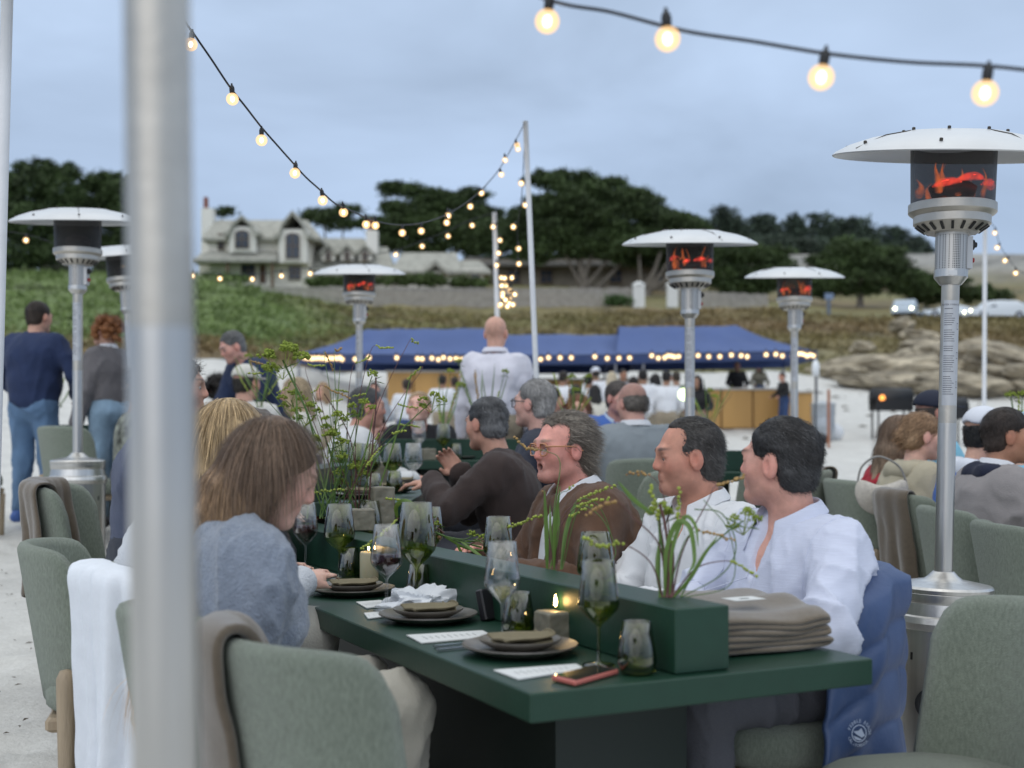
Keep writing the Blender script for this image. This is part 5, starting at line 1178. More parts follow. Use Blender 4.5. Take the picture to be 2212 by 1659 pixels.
    if hood is not None: cl('hood', [rc(neck-U*.01-Fw*.07-Xs*.075, neck-U*.01-Fw*.07+Xs*.075, .052, None, .03), rc(neck-U*.0-Xs*.09-Fw*.03, neck-U*.04-Xs*.06+Fw*.07, .036, .028, .03), rc(neck+Xs*.09-Fw*.03, neck-U*.04+Xs*.06+Fw*.07, .036, .028, .03), nk_hole], hood, amp)
    cl('trousers', legs(.012)+[rc(H0-U*.03, H0+U*.07, .118+fat*.8, .115+fat*.8, .05, flat=1.22)]+[rc(H0+np.array([0, -.02, 0])-Xs*.06, H0+np.array([0, -.02, 0])+Xs*.06, .105, None, .05)]*(1 if not st else 1), bottom or cloth('dark_trousers', (.04, .045, .06)), amp*1.1)
    for k in (0, 1):
        f0 = feet[k]; cl('shoe', [rc(f0+np.array([0, -.05, -.035]), f0+np.array([0, .14, -.045]), .042, .036, .02), rc(f0+np.array([0, -.02, .0]), f0+np.array([0, .06, -.03]), .04, .035, .02), ('pl', f0+np.array([0, 0, -.078]), (0, 0, -1.))], shoes or mat('shoe_dark', (.03, .028, .03), .5), 0, .012)
    # ---- hair and hats
    hcol = np.array(hc); hcol2 = np.array(hc2 if hc2 is not None else hc)
    fxh = [[(Cv[q]-.2, Cv[q]+.2, (.011, .0075, .005)[det])] for q in range(3)]
    cutf = HL((0, .096, -.035), (.088, .080, .112), .012, True); capz = HL((0, -.022, .037), (.082, .101, .0905), .02)
    ho = None; Ls = 0
    ears_cut = [HL((q*.085, .016, -.045), (.034, .050, .062), .01, True) for q in (-1, 1)]; napecut = HL((0, -.06, -.150), (.12, .10, .075), .01, True)
    if hair == 'short': ho = [capz, HL((0, -.045, -.02), (.071, .066, .072), .02), cutf]+ears_cut+[napecut]; Ls = .018
    if hair == 'receding': ho = [capz, HL((0, -.045, -.02), (.074, .070, .075), .02), HL((0, .085, -.005), (.078, .085, .112), .012, True), *[HL((q*.058, .072, .070), (.032, .045, .040), .03, True) for q in (-1, 1)]]+ears_cut+[napecut]; Ls = .024
    if hair == 'swept': ho = [HL((0, -.028, .036), (.088, .108, .096), .02), HL((0, -.060, -.030), (.068, .050, .072), .03), HL((0, -.080, -.072), (.056, .028, .036), .03), HL((0, .088, -.025), (.084, .092, .118), .012, True), *[HL((q*.062, .055, .055), (.030, .052, .050), .012, True) for q in (-1, 1)]]+ears_cut; Ls = .06
    if hair == 'balding': ho = [HL((0, -.030, .0), (.086, .096, .075), .02), HL((0, .075, -.01), (.10, .080, .14), .012, True), HL((0, -.015, .105), (.066, .085, .062), .015, True)]+ears_cut+[napecut]; Ls = .03
    if hair in ('long', 'bob', 'curly', 'bun'):
        ho = [HL((0, -.022, .037), (.083, .102, .091), .02), HL((0, .092, -.040), (.066, .072, .105), .012, True)]
        if hair == 'curly':
            for k in range(60):
                a = r.uniform(0, 2*PI); e_ = r.uniform(-.7, 1); rr = math.sqrt(max(0, 1-min(1, abs(e_))**2)); px_, py_, pz_ = .115*rr*math.cos(a), .115*rr*math.sin(a)-.035, .105*e_+.01
                if py_ > .035 and pz_ < .06: continue
                ho.append(HL((px_, py_, pz_), (.026, .026, .024), .008))
        if hair == 'bun': ho += [HL((0, -.115, .0), (.042, .036, .040), .015), HL((0, -.05, -.03), (.072, .065, .06), .02), napecut]
        if hair in ('long', 'bob'):
            LL_ = hair_len or (.46 if hair == 'long' else .14)
            for k in range(22 if hair == 'long' else 16):
                a = math.radians(-larc+2*larc*k/21) if hair == 'long' else math.radians(-125+250*k/15)
                sx_, sy_ = math.sin(a), -math.cos(a); p0 = h(.074*sx_, .085*sy_-.015, .03+.01*math.sin(k*2.3)); p1 = h(.084*sx_*hwid, .096*sy_-.015, -.085)
                pe = p1+np.array([0, 0, -LL_*(.75+.25*math.cos(a))*r.uniform(.85, 1.1)])-U*0+ (Rh @ np.array([.02*sx_, -.02, 0]))+r.normal(size=3)*.008
                bk = -Fw*(1-abs(sx_)*.3); pm = (p1+pe)/2+bk*.03*(LL_ > .2); pe = pe+bk*(.02+hback*max(0, -sy_+.35)); pm = pm+bk*hback*.45*max(0, -sy_+.35)
                ho += [rc(p0, p1, .024, .024, .02), rc(p1, pm, .024, .023, .022), rc(pm, pe, .023, .009, .022)]
    if cap is not None:
        crown = cl('cap', [HL((0, -.020, .050), (.090, .108, .088), .01), HL((0, .02, .045), (.084, .08, .06), .02), ('pl', h(0, 0, .030), Rh @ np.array([0, -.12, -1.])), HL((0, -.115, .035), (.03, .03, .018), .004, True)], cap, 0, .008)
        cl('cap_brim', [HL((0, .110, .036), (.070, .075, .006), .004)], cap, 0, .006, par=crown)
    if ho is not None:
        if cap is not None: ho = ho+[('pl', h(0, 0, .045), Rh @ np.array([0, -.12, 1.]))]
        pts = []
        for o in ho:
            if o[0] == 'rc': pts += [o[1]-.03, o[1]+.03, o[2]-.03, o[2]+.03]
            elif o[0] == 'el' and not o[5]: pts += [o[1]-max(o[2]), o[1]+max(o[2])]
        pts = np.array(pts); hh_ = (.012, .008, .0055)[det]; a3 = [axis(pts[:, q].min()-.01, pts[:, q].max()+.01, hh_) for q in range(3)]
        D_ = field(ho, *a3); V_, F_ = nets(D_, *a3)
        if len(V_):
            V_ = lapl(V_, F_, 4 if hair in ('long', 'bob') else 1, .5); N_ = vnormals(V_, F_); Lh = (V_-Cv) @ Rh
            longish = hair in ('long', 'bob')
            ww = wav(Lh*([1, 1, .12] if longish else [1, .35, 1]), 95, sd_, 3); V2 = V_+N_*(ww*(.0035 if det else .004) if hair != 'curly' else wav(Lh, 60, sd_)*.006)[:, None]
            tz = np.clip((.0-Lh[:, 2])/.30, 0, 1)[:, None] if longish else np.clip(.25+.35*wav(Lh, 25, sd_+4)+np.clip((.035-Lh[:, 2])/.06, 0, 1)*.55, 0, 1)[:, None]
            cc_ = (hcol*(1-tz)+hcol2*tz)*(1+.28*ww[:, None]*.6)
            hb = mesh_np('hair', V2, F_, hairM, root, col=np.clip(cc_, .004, 1))
            if det >= 1:
                n = {1: 1300, 2: 6500}[det]*(2 if longish else 1); okr = np.nonzero(Lh[:, 1] < (.015 if longish else 9))[0]; ii = okr[r.integers(0, len(okr), n)]; P = V_[ii]; Nn = N_[ii]
                if longish: df = lambda Q: np.tile([0, 0, -1.], (len(Q), 1))+(Q-Cv)*[2.2, 2.2, 0]*np.clip((Q[:, 2:3]-Cv[2])/.05, 0, 1); L1 = .15; jt = .045; cu = .0010
                elif hair == 'curly': df = lambda Q: (Q-Cv)*6; L1 = .05; jt = .9; cu = .006
                elif hair == 'swept': df = lambda Q: np.tile(Rh @ np.array([0, -1., -.35]), (len(Q), 1)); L1 = .05; jt = .18; cu = .0022
                else:
                    df = lambda Q: np.tile(Rh @ np.array([.15, -.8 if hair != 'bun' else -1., -.6]), (len(Q), 1)); L1 = Ls or .05; jt = .3; cu = .0008
                Vs, Fs, k_ = strands(P, Nn, df, L1, (.0008 if det == 2 else .0014), sd_+3, {'short': .0022, 'receding': .002, 'balding': .002, 'long': .0022, 'bob': .0022}.get(hair, .005), jit=jt, curl=cu, grav=.05)
                Lr_ = (P-Cv) @ Rh; t2 = np.clip((.0-Lr_[:, 2])/.30+r.normal(size=n)*.12, 0, 1)[:, None] if longish else np.clip(.25+.4*wav(Lr_, 25, sd_+4)+np.clip((.035-Lr_[:, 2])/.06, 0, 1)*.6+r.normal(size=n)*.35, 0, 1)[:, None]
                cs = (hcol*(1-t2)+hcol2*t2)*r.uniform(.55, 1.55, (n, 1)); mesh_np('hair_strand', Vs, Fs, hairM, root, col=np.clip(np.repeat(cs, k_, 0), .004, 1))['kind'] = 'stuff'
    if glasses is not None:
        gt = None; mb = MB()
        for q in (-1, 1):
            pts = [h(q*.0345+.0235*math.copysign(abs(math.cos(a))**.6, math.cos(a)), (.0985-.008*abs(math.cos(a))), .001+.0205*math.copysign(abs(math.sin(a))**.6, math.sin(a))) for a in np.linspace(0, 2*PI, 25)]; mb.tube([Vector(p) for p in pts],   .0026, 6)
            mb.tube([Vector(h(q*.058, .098, .012)), Vector(h(q*.079, .070, .012)), Vector(h(q*.084, .02, .010)), Vector(h(q*.086, -.02, .006)), Vector(h(q*.086, -.035, -.008))], [.0036, .0034, .0026, .002, .002], 6)
        mb.tube([Vector(h(-.012, .099, .008)), Vector(h(0, .104, .010)), Vector(h(.012, .099, .008))], .0025, 6)
        gt = mb.build('glasses', glasses, root, True)
        for q in (-1, 1):
            pts = [h(q*.0345+.021*math.cos(a), .0980-.006*abs(math.cos(a)), .001+.019*math.sin(a)) for a in np.linspace(0, 2*PI, 16, endpoint=False)]; MB().add(pts, [list(range(16))]).build('lens', glass('lens_glass', (.96, .96, .96), .8), gt)
    return root
open_front = True
wsh = cloth('white_shirt', (.70, .71, .74)); lil = cloth('lilac_shirt', (.60, .63, .76), var=.05, vs=220, stretch=(.12, .12, 3), bump=.2); linen = cloth('linen_shirt', (.72, .73, .75), bump=.3, bs=240)
suede = cloth('brown_suede', (.115, .058, .032), var=.16, vs=14, bump=.5, bs=420, sheen=.12, var2=(60, .08)); dbrown = cloth('dark_brown_twill', (.042, .027, .024), var=.08, vs=20); navyq = cloth('navy_quilt', (.012, .016, .035), .6)
greyk = cloth('grey_knit', (.22, .255, .32), var=.12, vs=70, bump=.8, bs=170, sheen=.4, var2=(9, .05)); cream = cloth('cream_cotton', (.58, .56, .50)); greyp = cloth('charcoal_trousers', (.115, .117, .135), var=.06, vs=200)
# near three on the right of the table
x_, y_ = T(1.20, .68); x_ += .035
person('dark haired man in a pale lilac shirt, nearest on the right of the table', x_, y_, FW-2, lean=9, side=-2, head=(-60, -2), skin=(.55, .30, .235), hair='short', hc=(.020, .018, .018), hc2=(.07, .07, .072), top='shirt', tm=lil, collar=True, bottom=greyp, det=2, s=1.03, fat=.022, hands=((-.16, .40, .74), (.05, .36, .77)), poles=((-1, -.3, -.5), (1, -.4, -.4)), age=1, z=.0)
x_, y_ = T(1.26, 1.22); x_ += .045
person('tanned man in a white linen shirt between the lilac shirt and the amber glasses', x_, y_, FW+2, lean=8, head=(-22, 4), skin=(.47, .235, .165), hair='receding', hc=(.035, .030, .027), hc2=(.10, .095, .09), top='shirt', tm=linen, collar=True, bottom=greyp, det=2, s=1.02, fat=.012, hands=((-.17, .40, .72), (.17, .40, .72)), z=.02)
x_, y_ = T(1.22, 1.80)
person('man with amber glasses and swept back grey hair talking, in a brown suede jacket', x_, y_, FW-4, lean=13, head=(6, 2), skin=(.60, .29, .235), hair='swept', hc=(.13, .105, .085), hc2=(.26, .23, .19), top='jacket', tm=suede, inner=wsh, collar=True, bottom=greyp, det=2, s=1.03, fat=.02, open_=.007, glasses=mat('amber_acetate', (.50, .22, .10), .15, coat=.5), hands=((-.18, .40, .72), (.16, .38, .76)), brow=(.25, .18, .13), z=.04)
# left of the table
x_, y_ = T(-.50, .80); x_ += .055
person('woman with long brown hair in a fluffy grey sweater, seated in the left foreground', x_, y_, FE+2, lean=11, head=(-14, 27), skin=(.62, .38, .30), hair='long', hc=(.15, .098, .066), hc2=(.58, .36, .18), top='knit', tm=greyk, bottom=cloth('cream_trousers', (.50, .47, .40)), fem=True, det=2, s=1.0, hands=((-.04, .20, .57), (.02, .16, .60)), elbows=((-.2, .12, .66), (.15, .33, .71)), hair_len=.42, hback=.11, hwid=.70, larc=92, z=.06)
x_, y_ = T(-.47, 1.52)
person('blond woman in a white shirt leaning over the table, half hidden by the blurred pole', x_, y_, FE, lean=27, head=(10, 2), skin=(.58, .36, .28), hair='long', hc=(.40, .28, .15), hc2=(.62, .46, .27), top='shirt', tm=cloth('white_knit', (.62, .64, .68), bump=.6, bs=220), bottom=cream, fem=True, det=1, s=1.06, fat=.02, hair_len=.20, z=.09, hback=.05, hwid=.9)
person('person in a slate blue woven shirt, head hidden by the blurred pole', -1.40, 4.85, 10, lean=6, skin=(.5, .3, .22), hair='curly', hc=(.12, .10, .09), top='shirt', tm=cloth('slate_shirt', (.085, .10, .155), var=.25, vs=260, bump=.5, bs=300), det=1, s=1.08, fat=.02, z=.2)
person('diner with frizzy grey hair just behind the blond woman', -1.42, 5.75, 5, lean=25, head=(0, 0), hair='curly', hc=(.10, .085, .075), hc2=(.25, .22, .2), top='shirt', tm=cloth('slate2', (.2, .2, .22)), det=0, z=.16)
# dark brown jacket and neighbour
person('man with cropped grey hair in a dark brown jacket gesturing with his hand', .04, 5.72, 176, lean=14, head=(-38, 4), skin=(.47, .26, .19), hair='short', hc=(.045, .045, .048), hc2=(.17, .17, .175), top='jacket', tm=dbrown, inner=cloth('dark_inner', (.02, .02, .025)), bottom=greyp, det=1, s=1.0, hands=((-.05, .40, .86), (.10, .29, .90)), hdir=(((.1, 1, .0), (0, 0, -1.)), ((-.1, .6, .75), (-.9, -.2, -.1))), curl=(.5, .7), poles=((-1, -.3, -.6), (1, -.3, -.8)), z=.18)
person('grey haired man in a navy quilted jacket behind the dark brown jacket', .20, 6.42, 172, lean=6, head=(-22, -2), skin=(.55, .33, .27), hair='short', hc=(.16, .155, .15), hc2=(.33, .32, .31), top='jacket', tm=navyq, inner=wsh, glasses=mat('wire_frame', (.1, .1, .1), .3, .8), det=1, s=1.03, z=.24)
# middle distance
person('tall bald man in a white shirt standing with his back to the camera', -.13, 9.45, 84, 'stand', lean=2, head=(-10, 0), skin=(.50, .29, .22), hair='bald', top='shirt', tm=cloth('white_pink_shirt', (.68, .67, .74)), collar=True, bottom=cloth('khaki', (.30, .25, .18)), det=1, s=1.05, z=.36, fat=.012)
person('young man with short fair hair in a black jacket, elbows on the table', WX(912, 9.2), 9.2, 268, lean=26, head=(-6, -14), skin=(.60, .36, .29), hair='short', hc=(.30, .20, .12), hc2=(.45, .33, .2), top='jacket', tm=cloth('black_fleece', (.010, .010, .013)), inner=cloth('black_inner', (.012, .012, .015)), det=1, s=1.02, z=.34, brow=(.3, .2, .12))
person('woman with tied back brown hair looking at the camera over the flowers', WX(812, 9.4), 9.4, 272, lean=18, head=(0, -6), skin=(.62, .39, .31), hair='bun', hc=(.10, .065, .045), top='shirt', tm=cloth('olive_top', (.13, .12, .09)), fem=True, det=1, z=.26, s=.97)
person('dark grey haired man in a white jacket seen in profile behind the flowers', WX(735, 7.7), 7.7, 15, lean=14, head=(0, 4), skin=(.45, .24, .18), hair='short', hc=(.05, .05, .052), hc2=(.12, .12, .12), top='jacket', tm=cloth('white_coat', (.62, .62, .62)), inner=wsh, det=1, s=1.03, z=.27)
person('blond woman facing left behind the first flowers', WX(664, 9.5), 9.5, 190, lean=6, head=(0, 6), skin=(.62, .39, .31), hair='long', hc=(.40, .31, .20), hc2=(.5, .4, .28), top='shirt', tm=cream, fem=True, det=1, hair_len=.16, z=.45)
person('man in a white cap and white t-shirt with his back to the camera', WX(522, 9.2), 9.2, 82, lean=6, head=(-22, 0), skin=(.48, .28, .21), hair='short', hc=(.04, .035, .03), top='tee', tm=cloth('cream_tee', (.64, .62, .58)), cap=mat('cap_cream', (.62, .60, .54), .8, bump=.2, bs=60), sleeve='short', det=1, s=1.04, z=.46, fat=.015)
person('dark curly haired woman in black left of the white cap', WX(466, 10.6), 10.6, 60, lean=4, head=(20, 0), skin=(.4, .22, .16), hair='curly', hc=(.016, .012, .010), top='shirt', tm=cloth('black_shirt', (.012, .012, .014)), fem=True, det=1, z=.52)
person('grey haired man in a navy vest bending over a table', WX(585, 10.2), 10.2, 225, 'stand', lean=30, head=(-10, 26), skin=(.55, .31, .25), hair='short', hc=(.10, .10, .10), hc2=(.20, .20, .2), top='jacket', tm=cloth('navy_vest', (.020, .034, .085)), inner=cloth('blue_shirt', (.12, .2, .42)), det=1, s=1.0, z=.47, hands=((-.2, .45, .80), (.2, .45, .80)))
person('man with thick dark hair in a navy field jacket standing at the far left', WX(72, 10.0), 10.0, 78, 'stand', lean=3, head=(-16, 4), skin=(.45, .26, .19), hair='short', hc=(.022, .015, .012), hc2=(.05, .035, .025), top='jacket', tm=cloth('navy_jacket', (.016, .030, .085), var=.08), bottom=cloth('blue_jeans', (.115, .20, .33), var=.25, vs=4), det=1, s=1.03, fat=.02, hands=((-.24, .22, 1.0), (.24, .22, 1.0)), poles=((-1, -.6, -.3), (1, -.6, -.3)), shoes=mat('blue_trainer', (.06, .13, .38), .6), z=.57)
person('woman with ginger curls in a grey blazer standing behind the left heater pole', WX(236, 9.9), 9.9, 150, 'stand', lean=1, head=(8, 0), skin=(.48, .29, .22), hair='curly', hc=(.22, .085, .03), hc2=(.35, .15, .06), top='jacket', tm=cloth('taupe_blazer', (.145, .135, .14)), inner=wsh, bottom=cloth('washed_jeans', (.22, .32, .42), var=.4, vs=5), fem=True, det=1, s=.98, z=.54, collar=True)
person('diner in a black hat and patterned shirt behind the blurred pole', WX(285, 8.6), 8.6, 30, lean=5, skin=(.3, .18, .12), hair='short', top='shirt', tm=cloth('leaf_print_shirt', (.16, .17, .14), var=.9, vs=16), cap=mat('cap_black', (.01, .01, .012), .8), det=0, z=.42)
person('man in a navy blazer facing right beside the tall white pole', WX(1165, 9.3), 9.3, 10, lean=6, head=(-6, 0), skin=(.46, .26, .19), hair='short', hc=(.035, .022, .016), top='jacket', tm=cloth('navy_blazer', (.014, .026, .06)), inner=cloth('pale_blue_shirt', (.35, .55, .72)), collar=True, det=1, z=.36)
person('woman with auburn hair and big earrings holding a glass', WX(1248, 9.4), 9.4, 268, lean=6, head=(0, 2), skin=(.52, .30, .22), hair='bob', hc=(.16, .065, .03), hc2=(.28, .12, .05), top='shirt', tm=cloth('sand_top', (.35, .28, .2)), fem=True, det=1, z=.32, hands=((-.1, .25, .95), (.15, .35, .8)))
person('man in a bright blue blazer leaning in to the balding man', WX(1318, 9.3), 9.3, 285, lean=14, head=(20, 4), skin=(.52, .28, .23), hair='short', hc=(.055, .045, .04), hc2=(.12, .10, .09), top='jacket', tm=cloth('royal_blazer', (.065, .15, .46)), inner=cloth('pale_shirt2', (.5, .6, .75)), collar=True, det=1, s=1.03, z=.37)
person('balding man in a pale grey suit with his back to the camera', .78, 7.82, 100, lean=4, head=(24, 6), skin=(.52, .30, .24), hair='balding', hc=(.085, .075, .065), hc2=(.17, .15, .13), top='jacket', tm=cloth('pale_grey_suit', (.24, .27, .29), var=.04), inner=wsh, bottom=cloth('grey_suit_trousers', (.16, .18, .20)), collar=True, det=1, s=1.05, fat=.02, z=.26)
# right hand group
person('woman with long straight light brown hair at the right, in red', WX(1910, 7.0), 7.0, 12, lean=6, head=(-6, 10), skin=(.58, .36, .28), hair='long', hc=(.16, .105, .07), hc2=(.34, .25, .17), top='shirt', tm=cloth('red_top', (.40, .012, .03)), fem=True, det=1, hair_len=.42, z=.12)
person('woman with fair hair in a bun and a beige trench coat', WX(1962, 6.55), 6.55, 14, lean=4, head=(-10, 6), skin=(.60, .37, .29), hair='bun', hc=(.24, .14, .075), hc2=(.36, .23, .13), top='jacket', tm=cloth('beige_trench', (.46, .41, .30)), fem=True, det=1, s=1.02, hood=cloth('beige_trench', (.46, .41, .30)), z=.10)
person('diner in a navy cap behind the near heater pole', WX(1993, 7.2), 7.2, 18, lean=5, head=(-14, 0), skin=(.4, .22, .17), hair='short', top='shirt', tm=cloth('aqua_shirt', (.22, .50, .66)), cap=mat('cap_navy', (.012, .016, .035), .8), det=0, z=.24)
person('person in a white cap and white hood over a blue jacket', WX(2082, 6.2), 6.2, 8, lean=8, head=(10, 6), skin=(.5, .3, .22), hair='short', hc=(.02, .02, .02), top='hood', tm=cloth('cobalt_jacket', (.07, .16, .48)), hood=cloth('white_hood', (.70, .73, .80)), cap=mat('cap_white', (.68, .70, .76), .8), det=1, z=.10, s=1.02)
person('man in a light grey coat with a navy hood at the right edge', WX(2118, 5.55), 5.55, 4, lean=10, head=(-14, 0), skin=(.36, .185, .115), hair='short', hc=(.022, .015, .012), hc2=(.05, .035, .028), top='jacket', tm=cloth('oat_coat', (.29, .265, .26), var=.06), hood=cloth('navy_hood', (.010, .014, .035)), inner=wsh, collar=True, det=1, s=1.02, fat=.015, z=.09)
person('diner in a pale blue cap beyond the grey coated man', WX(2172, 6.0), 6.0, 0, lean=12, head=(-20, 14), skin=(.5, .3, .22), hair='short', top='shirt', tm=cloth('aqua_shirt', (.22, .50, .66)), cap=mat('cap_sky', (.40, .60, .72), .8), det=0, z=.12)
person('small fair haired guest far behind the near heater pole', WX(2014, 10.0), 10.0, 200, lean=5, hair='short', hc=(.5, .4, .3), top='shirt', tm=cloth('aqua_shirt', (.22, .50, .66)), det=0, z=.0)
# guests and staff further back: simple, small in the picture
khaki = cloth('khaki', (.30, .25, .18)); blackc = cloth('black_shirt', (.012, .012, .014))
BACK = [
 (700, 17, 270, 812, cloth('cream_tee', ()), 'long', (.30, .2, .12), 'fair haired guest standing before the left end of the canopies', (.5, .3, .22)),
 (880, 20, 100, 808, wsh, 'short', (.03, .02, .015), 'guest in white in front of the left wooden bar', (.3, .18, .12)),
 (1020, 21, 250, 806, cloth('grey_tee', (.25, .27, .3)), 'short', (.10, .08, .06), 'grey shirted guest half behind the bald man\'s arm', (.5, .3, .22)),
 (1270, 22, 80, 800, wsh, 'short', (.015, .012, .01), 'white shirted guest between the tall pole and the blue blazer', (.25, .14, .09)),
 (1418, 23, 100, 796, wsh, 'bob', (.012, .01, .01), 'dark haired guest in white in the gap before the middle heater pole', (.3, .18, .12)),
 (1345, 19, 85, 815, wsh, 'short', (.02, .015, .012), 'guest in a white shirt just above the balding man\'s head', (.3, .18, .12)),
 (955, 22, 90, 800, wsh, 'short', (.02, .015, .012), 'guest in a white shirt with rolled sleeves walking left of the bald man', (.25, .14, .09)),
 (985, 23, 120, 805, wsh, 'short', (.03, .02, .015), 'white shirted guest half hidden by the bald man', (.3, .17, .11)),
 (812, 19, 250, 815, cloth('grey_tee', (.25, .27, .3)), 'short', (.015, .012, .01), 'dark haired guest behind the left middle heater pole', (.42, .24, .18)),
 (1152, 22, 80, 800, wsh, 'short', (.02, .015, .012), 'guest in white right behind the tall white pole', (.25, .14, .09)),
 (1213, 21, 60, 792, wsh, 'short', (.02, .015, .012), 'guest in a white shirt turned to the right, first of the row under the canopy', (.25, .14, .09)),
 (1190, 22, 90, 812, blackc, 'long', (.012, .01, .01), 'guest with long black hair beside the tall pole', (.3, .18, .12)),
 (1245, 19, 95, 818, wsh, 'bob', (.012, .010, .010), 'black haired guest in white behind the auburn woman', (.3, .18, .12)),
 (1288, 25, 95, 785, wsh, 'short', (.02, .02, .02), 'guest in a white knitted cap under the canopy', (.25, .14, .09)),
 (1287, 18.5, 100, 818, cloth('cream_dress', (.6, .57, .5)), 'bob', (.012, .010, .010), 'guest with a dark bob and cream shirt, back turned, behind the blue blazer', (.3, .18, .12)),
 (1322, 24, 90, 792, wsh, 'bob', (.5, .42, .30), 'blond guest in the row under the canopy', (.5, .3, .22)),
 (1345, 27, 270, 790, cloth('grey_tee', (.25, .27, .3)), 'short', (.015, .012, .01), 'dark haired guest facing the camera in the row under the canopy', (.3, .16, .1)),
 (1368, 20, 80, 803, wsh, 'short', (.02, .015, .012), 'stooping guest in a white shirt above the balding man', (.3, .18, .12)),
 (1390, 22, 95, 788, wsh, 'short', (.012, .010, .010), 'guest in a white shirt and dark hair left of the middle heater pole', (.25, .14, .09)),
 (1440, 21, 88, 790, wsh, 'short', (.012, .010, .010), 'guest in a loose white shirt and khaki trousers next to the middle heater pole', (.25, .14, .09)),
 (1462, 24, 90, 793, cloth('green_shirt', (.06, .10, .05)), 'short', (.04, .03, .02), 'guest in a dark green shirt behind the middle heater pole', (.3, .18, .12)),
 (1508, 23, 250, 800, blackc, 'long', (.012, .010, .010), 'guest in black just right of the middle heater pole', (.3, .18, .12)),
 (1592, 36, 268, 775, blackc, 'short', (.012, .010, .010), 'barman in a black shirt behind the wooden bar', (.18, .09, .06)),
 (1640, 38, 268, 778, cloth('olive_top', (.13, .12, .09)), 'long', (.05, .035, .02), 'member of staff behind the right part of the bar', (.3, .18, .12)),
 (1694, 33, 200, 797, blackc, 'bun', (.03, .02, .015), 'barmaid in a dark top and blue jeans standing at the end of the bar', (.45, .24, .17))]
for k, (dx, Y, fc, dyt, tm_, hr, hcx, lab, sk) in enumerate(BACK):
    top_ = CH+(HYP-dyt)/FP*Y; zg = G(WX(dx, Y), Y); hgt = 1.80; s_ = min(1.12, max(.92, (top_-zg)/hgt)); zz = top_-hgt*s_
    person(lab, WX(dx, Y), Y, fc, 'stand', lean=4 if k != 11 else 25, head=((k*37) % 50-25, 5), skin=sk, hair=hr, hc=hcx, top='shirt', tm=tm_, bottom=khaki if lab[-4:] != ' bar' else cloth('blue_jeans2', (.03, .06, .15)), det=0, s=s_, z=zz, fem=hr in ('long', 'bob', 'bun'), cap=mat('cap_white', (.68, .70, .76), .8) if 'knitted' in lab else None, hands=((-.2, .28, 1.02), (.2, .28, 1.02)), hair_len=.25 if hr == 'long' else None)
# ------------------------------------------------------------------ things on the tables
stone = mat('plate_stone', (.155, .140, .122), .30, var=.15, vs=30, bump=.15, bs=40); stone_rim = mat('plate_rim', (.045, .035, .028), .4)
nap = mat('napkin_olive', (.20, .17, .105), .95, var=.06, vs=40, bump=.35, bs=300)
def onT(dx, dy, z=.76): Y = (CH-z)*FP/(dy-HYP); return WX(dx, Y), Y
def plate(x, y, z, r, label, par=None):
    o = MB().lathe([(0, .004), (r*.60, .003), (r*.62, .0), (r*.72, .004), (r*.92, .014), (r, .020), (r*.995, .0235), (r*.93, .019), (r*.72, .010), (0, .009)], 48).build('plate', stone, None, True); autosmooth(o, 60)
    o.location = (x, y, z+.001); return setp(o, label, 'plate', 'stoneware plates laid on the tables')
def napkin(x, y, z, label, rz=0, w=.072, d=.05):
    V = []; n = 16; m = 36
    prof = []
    for lay in range(3):
        zz = lay*.0075
        for q in np.linspace(0, 1, 6): prof.append(((-1+2*q)*(1 if lay % 2 == 0 else -1), zz))
        for a in np.linspace(-PI/2, PI/2, 4)[1:-1]: prof.append(((1+.02*math.cos(a))*(1 if lay % 2 == 0 else -1), zz+.00375+.00375*math.sin(a)))
    prof = np.array(prof)
    for i in range(n):
        q = -1+2*i/(n-1)
        for j, (u, zz) in enumerate(prof):
            V.append((u*w*(1+.03*math.sin(q*4+j*.5)), q*d+.006*math.sin(j*.7+u*2), zz*(1+.15*math.sin(q*3+u*3))+.006*max(0, math.sin(q*2.2+u*1.5+1))))
    m = len(prof); i_ = np.arange(n*m).reshape(n, m); F = np.stack([i_[:-1, :-1], i_[:-1, 1:], i_[1:, 1:], i_[1:, :-1]], -1).reshape(-1, 4)
    o = mesh_np('napkin', np.array(V), F, nap); md = o.modifiers.new('s', 'SOLIDIFY'); md.thickness = .004; md = o.modifiers.new('b', 'SUBSURF'); md.levels = md.render_levels = 1
    o.location = (x, y, z); o.rotation_euler = (0, 0, rz); return setp(o, label, 'napkin', 'olive cloth napkins on the plates')
gc = glass('clear_glass', (.97, .97, .97), 1.0); gg = glass('green_glass', (.58, .64, .33), 1.0); red = mat('red_wine', (.030, .002, .006), .25, spec=.2)
def whitewine():
    return glass('white_wine', (.90, .88, .66), .6)
def wineglass(x, y, z, label, h=.24, bw=.045, m=None, wine=None, fill=.22):
    m = m or gc; t = thing('wine_glass', label, 'wine glass', (x, y, z+.001), group='wine glasses on the tables'); s = h/.24
    prof = [(0, .0), (.037, .0), (.037, .0015), (.012, .004), (.0045, .009), (.0038, .04), (.0040, .082), (.008, .092), (bw*.55/s, .108), (bw*.93/s, .128), (bw/s, .140), (bw*.97/s, .155), (bw*.76/s, .24), (bw*.745/s, .24), (bw*.95/s, .155), (bw*.975/s, .140), (bw*.90/s, .129), (bw*.5/s, .110), (0, .096)]
    o = MB().lathe([(r*s, q*s) for r, q in prof], 40).build('glass', m, t, True)
    if wine:
        zt = (.100+fill*.14)*s; pr = [(0, .0975*s)]+[(r*.93*s-.001, q*s) for r, q in ((bw*.5/s, .1105), (bw*.88/s, .129), (bw*.955/s, .140), (bw*.93/s, .155)) if q*s < zt]; pr += [(pr[-1][0]*1.0, zt), (0, zt)]
        MB().lathe(pr, 32).build('wine', wine, t, True)
    return t
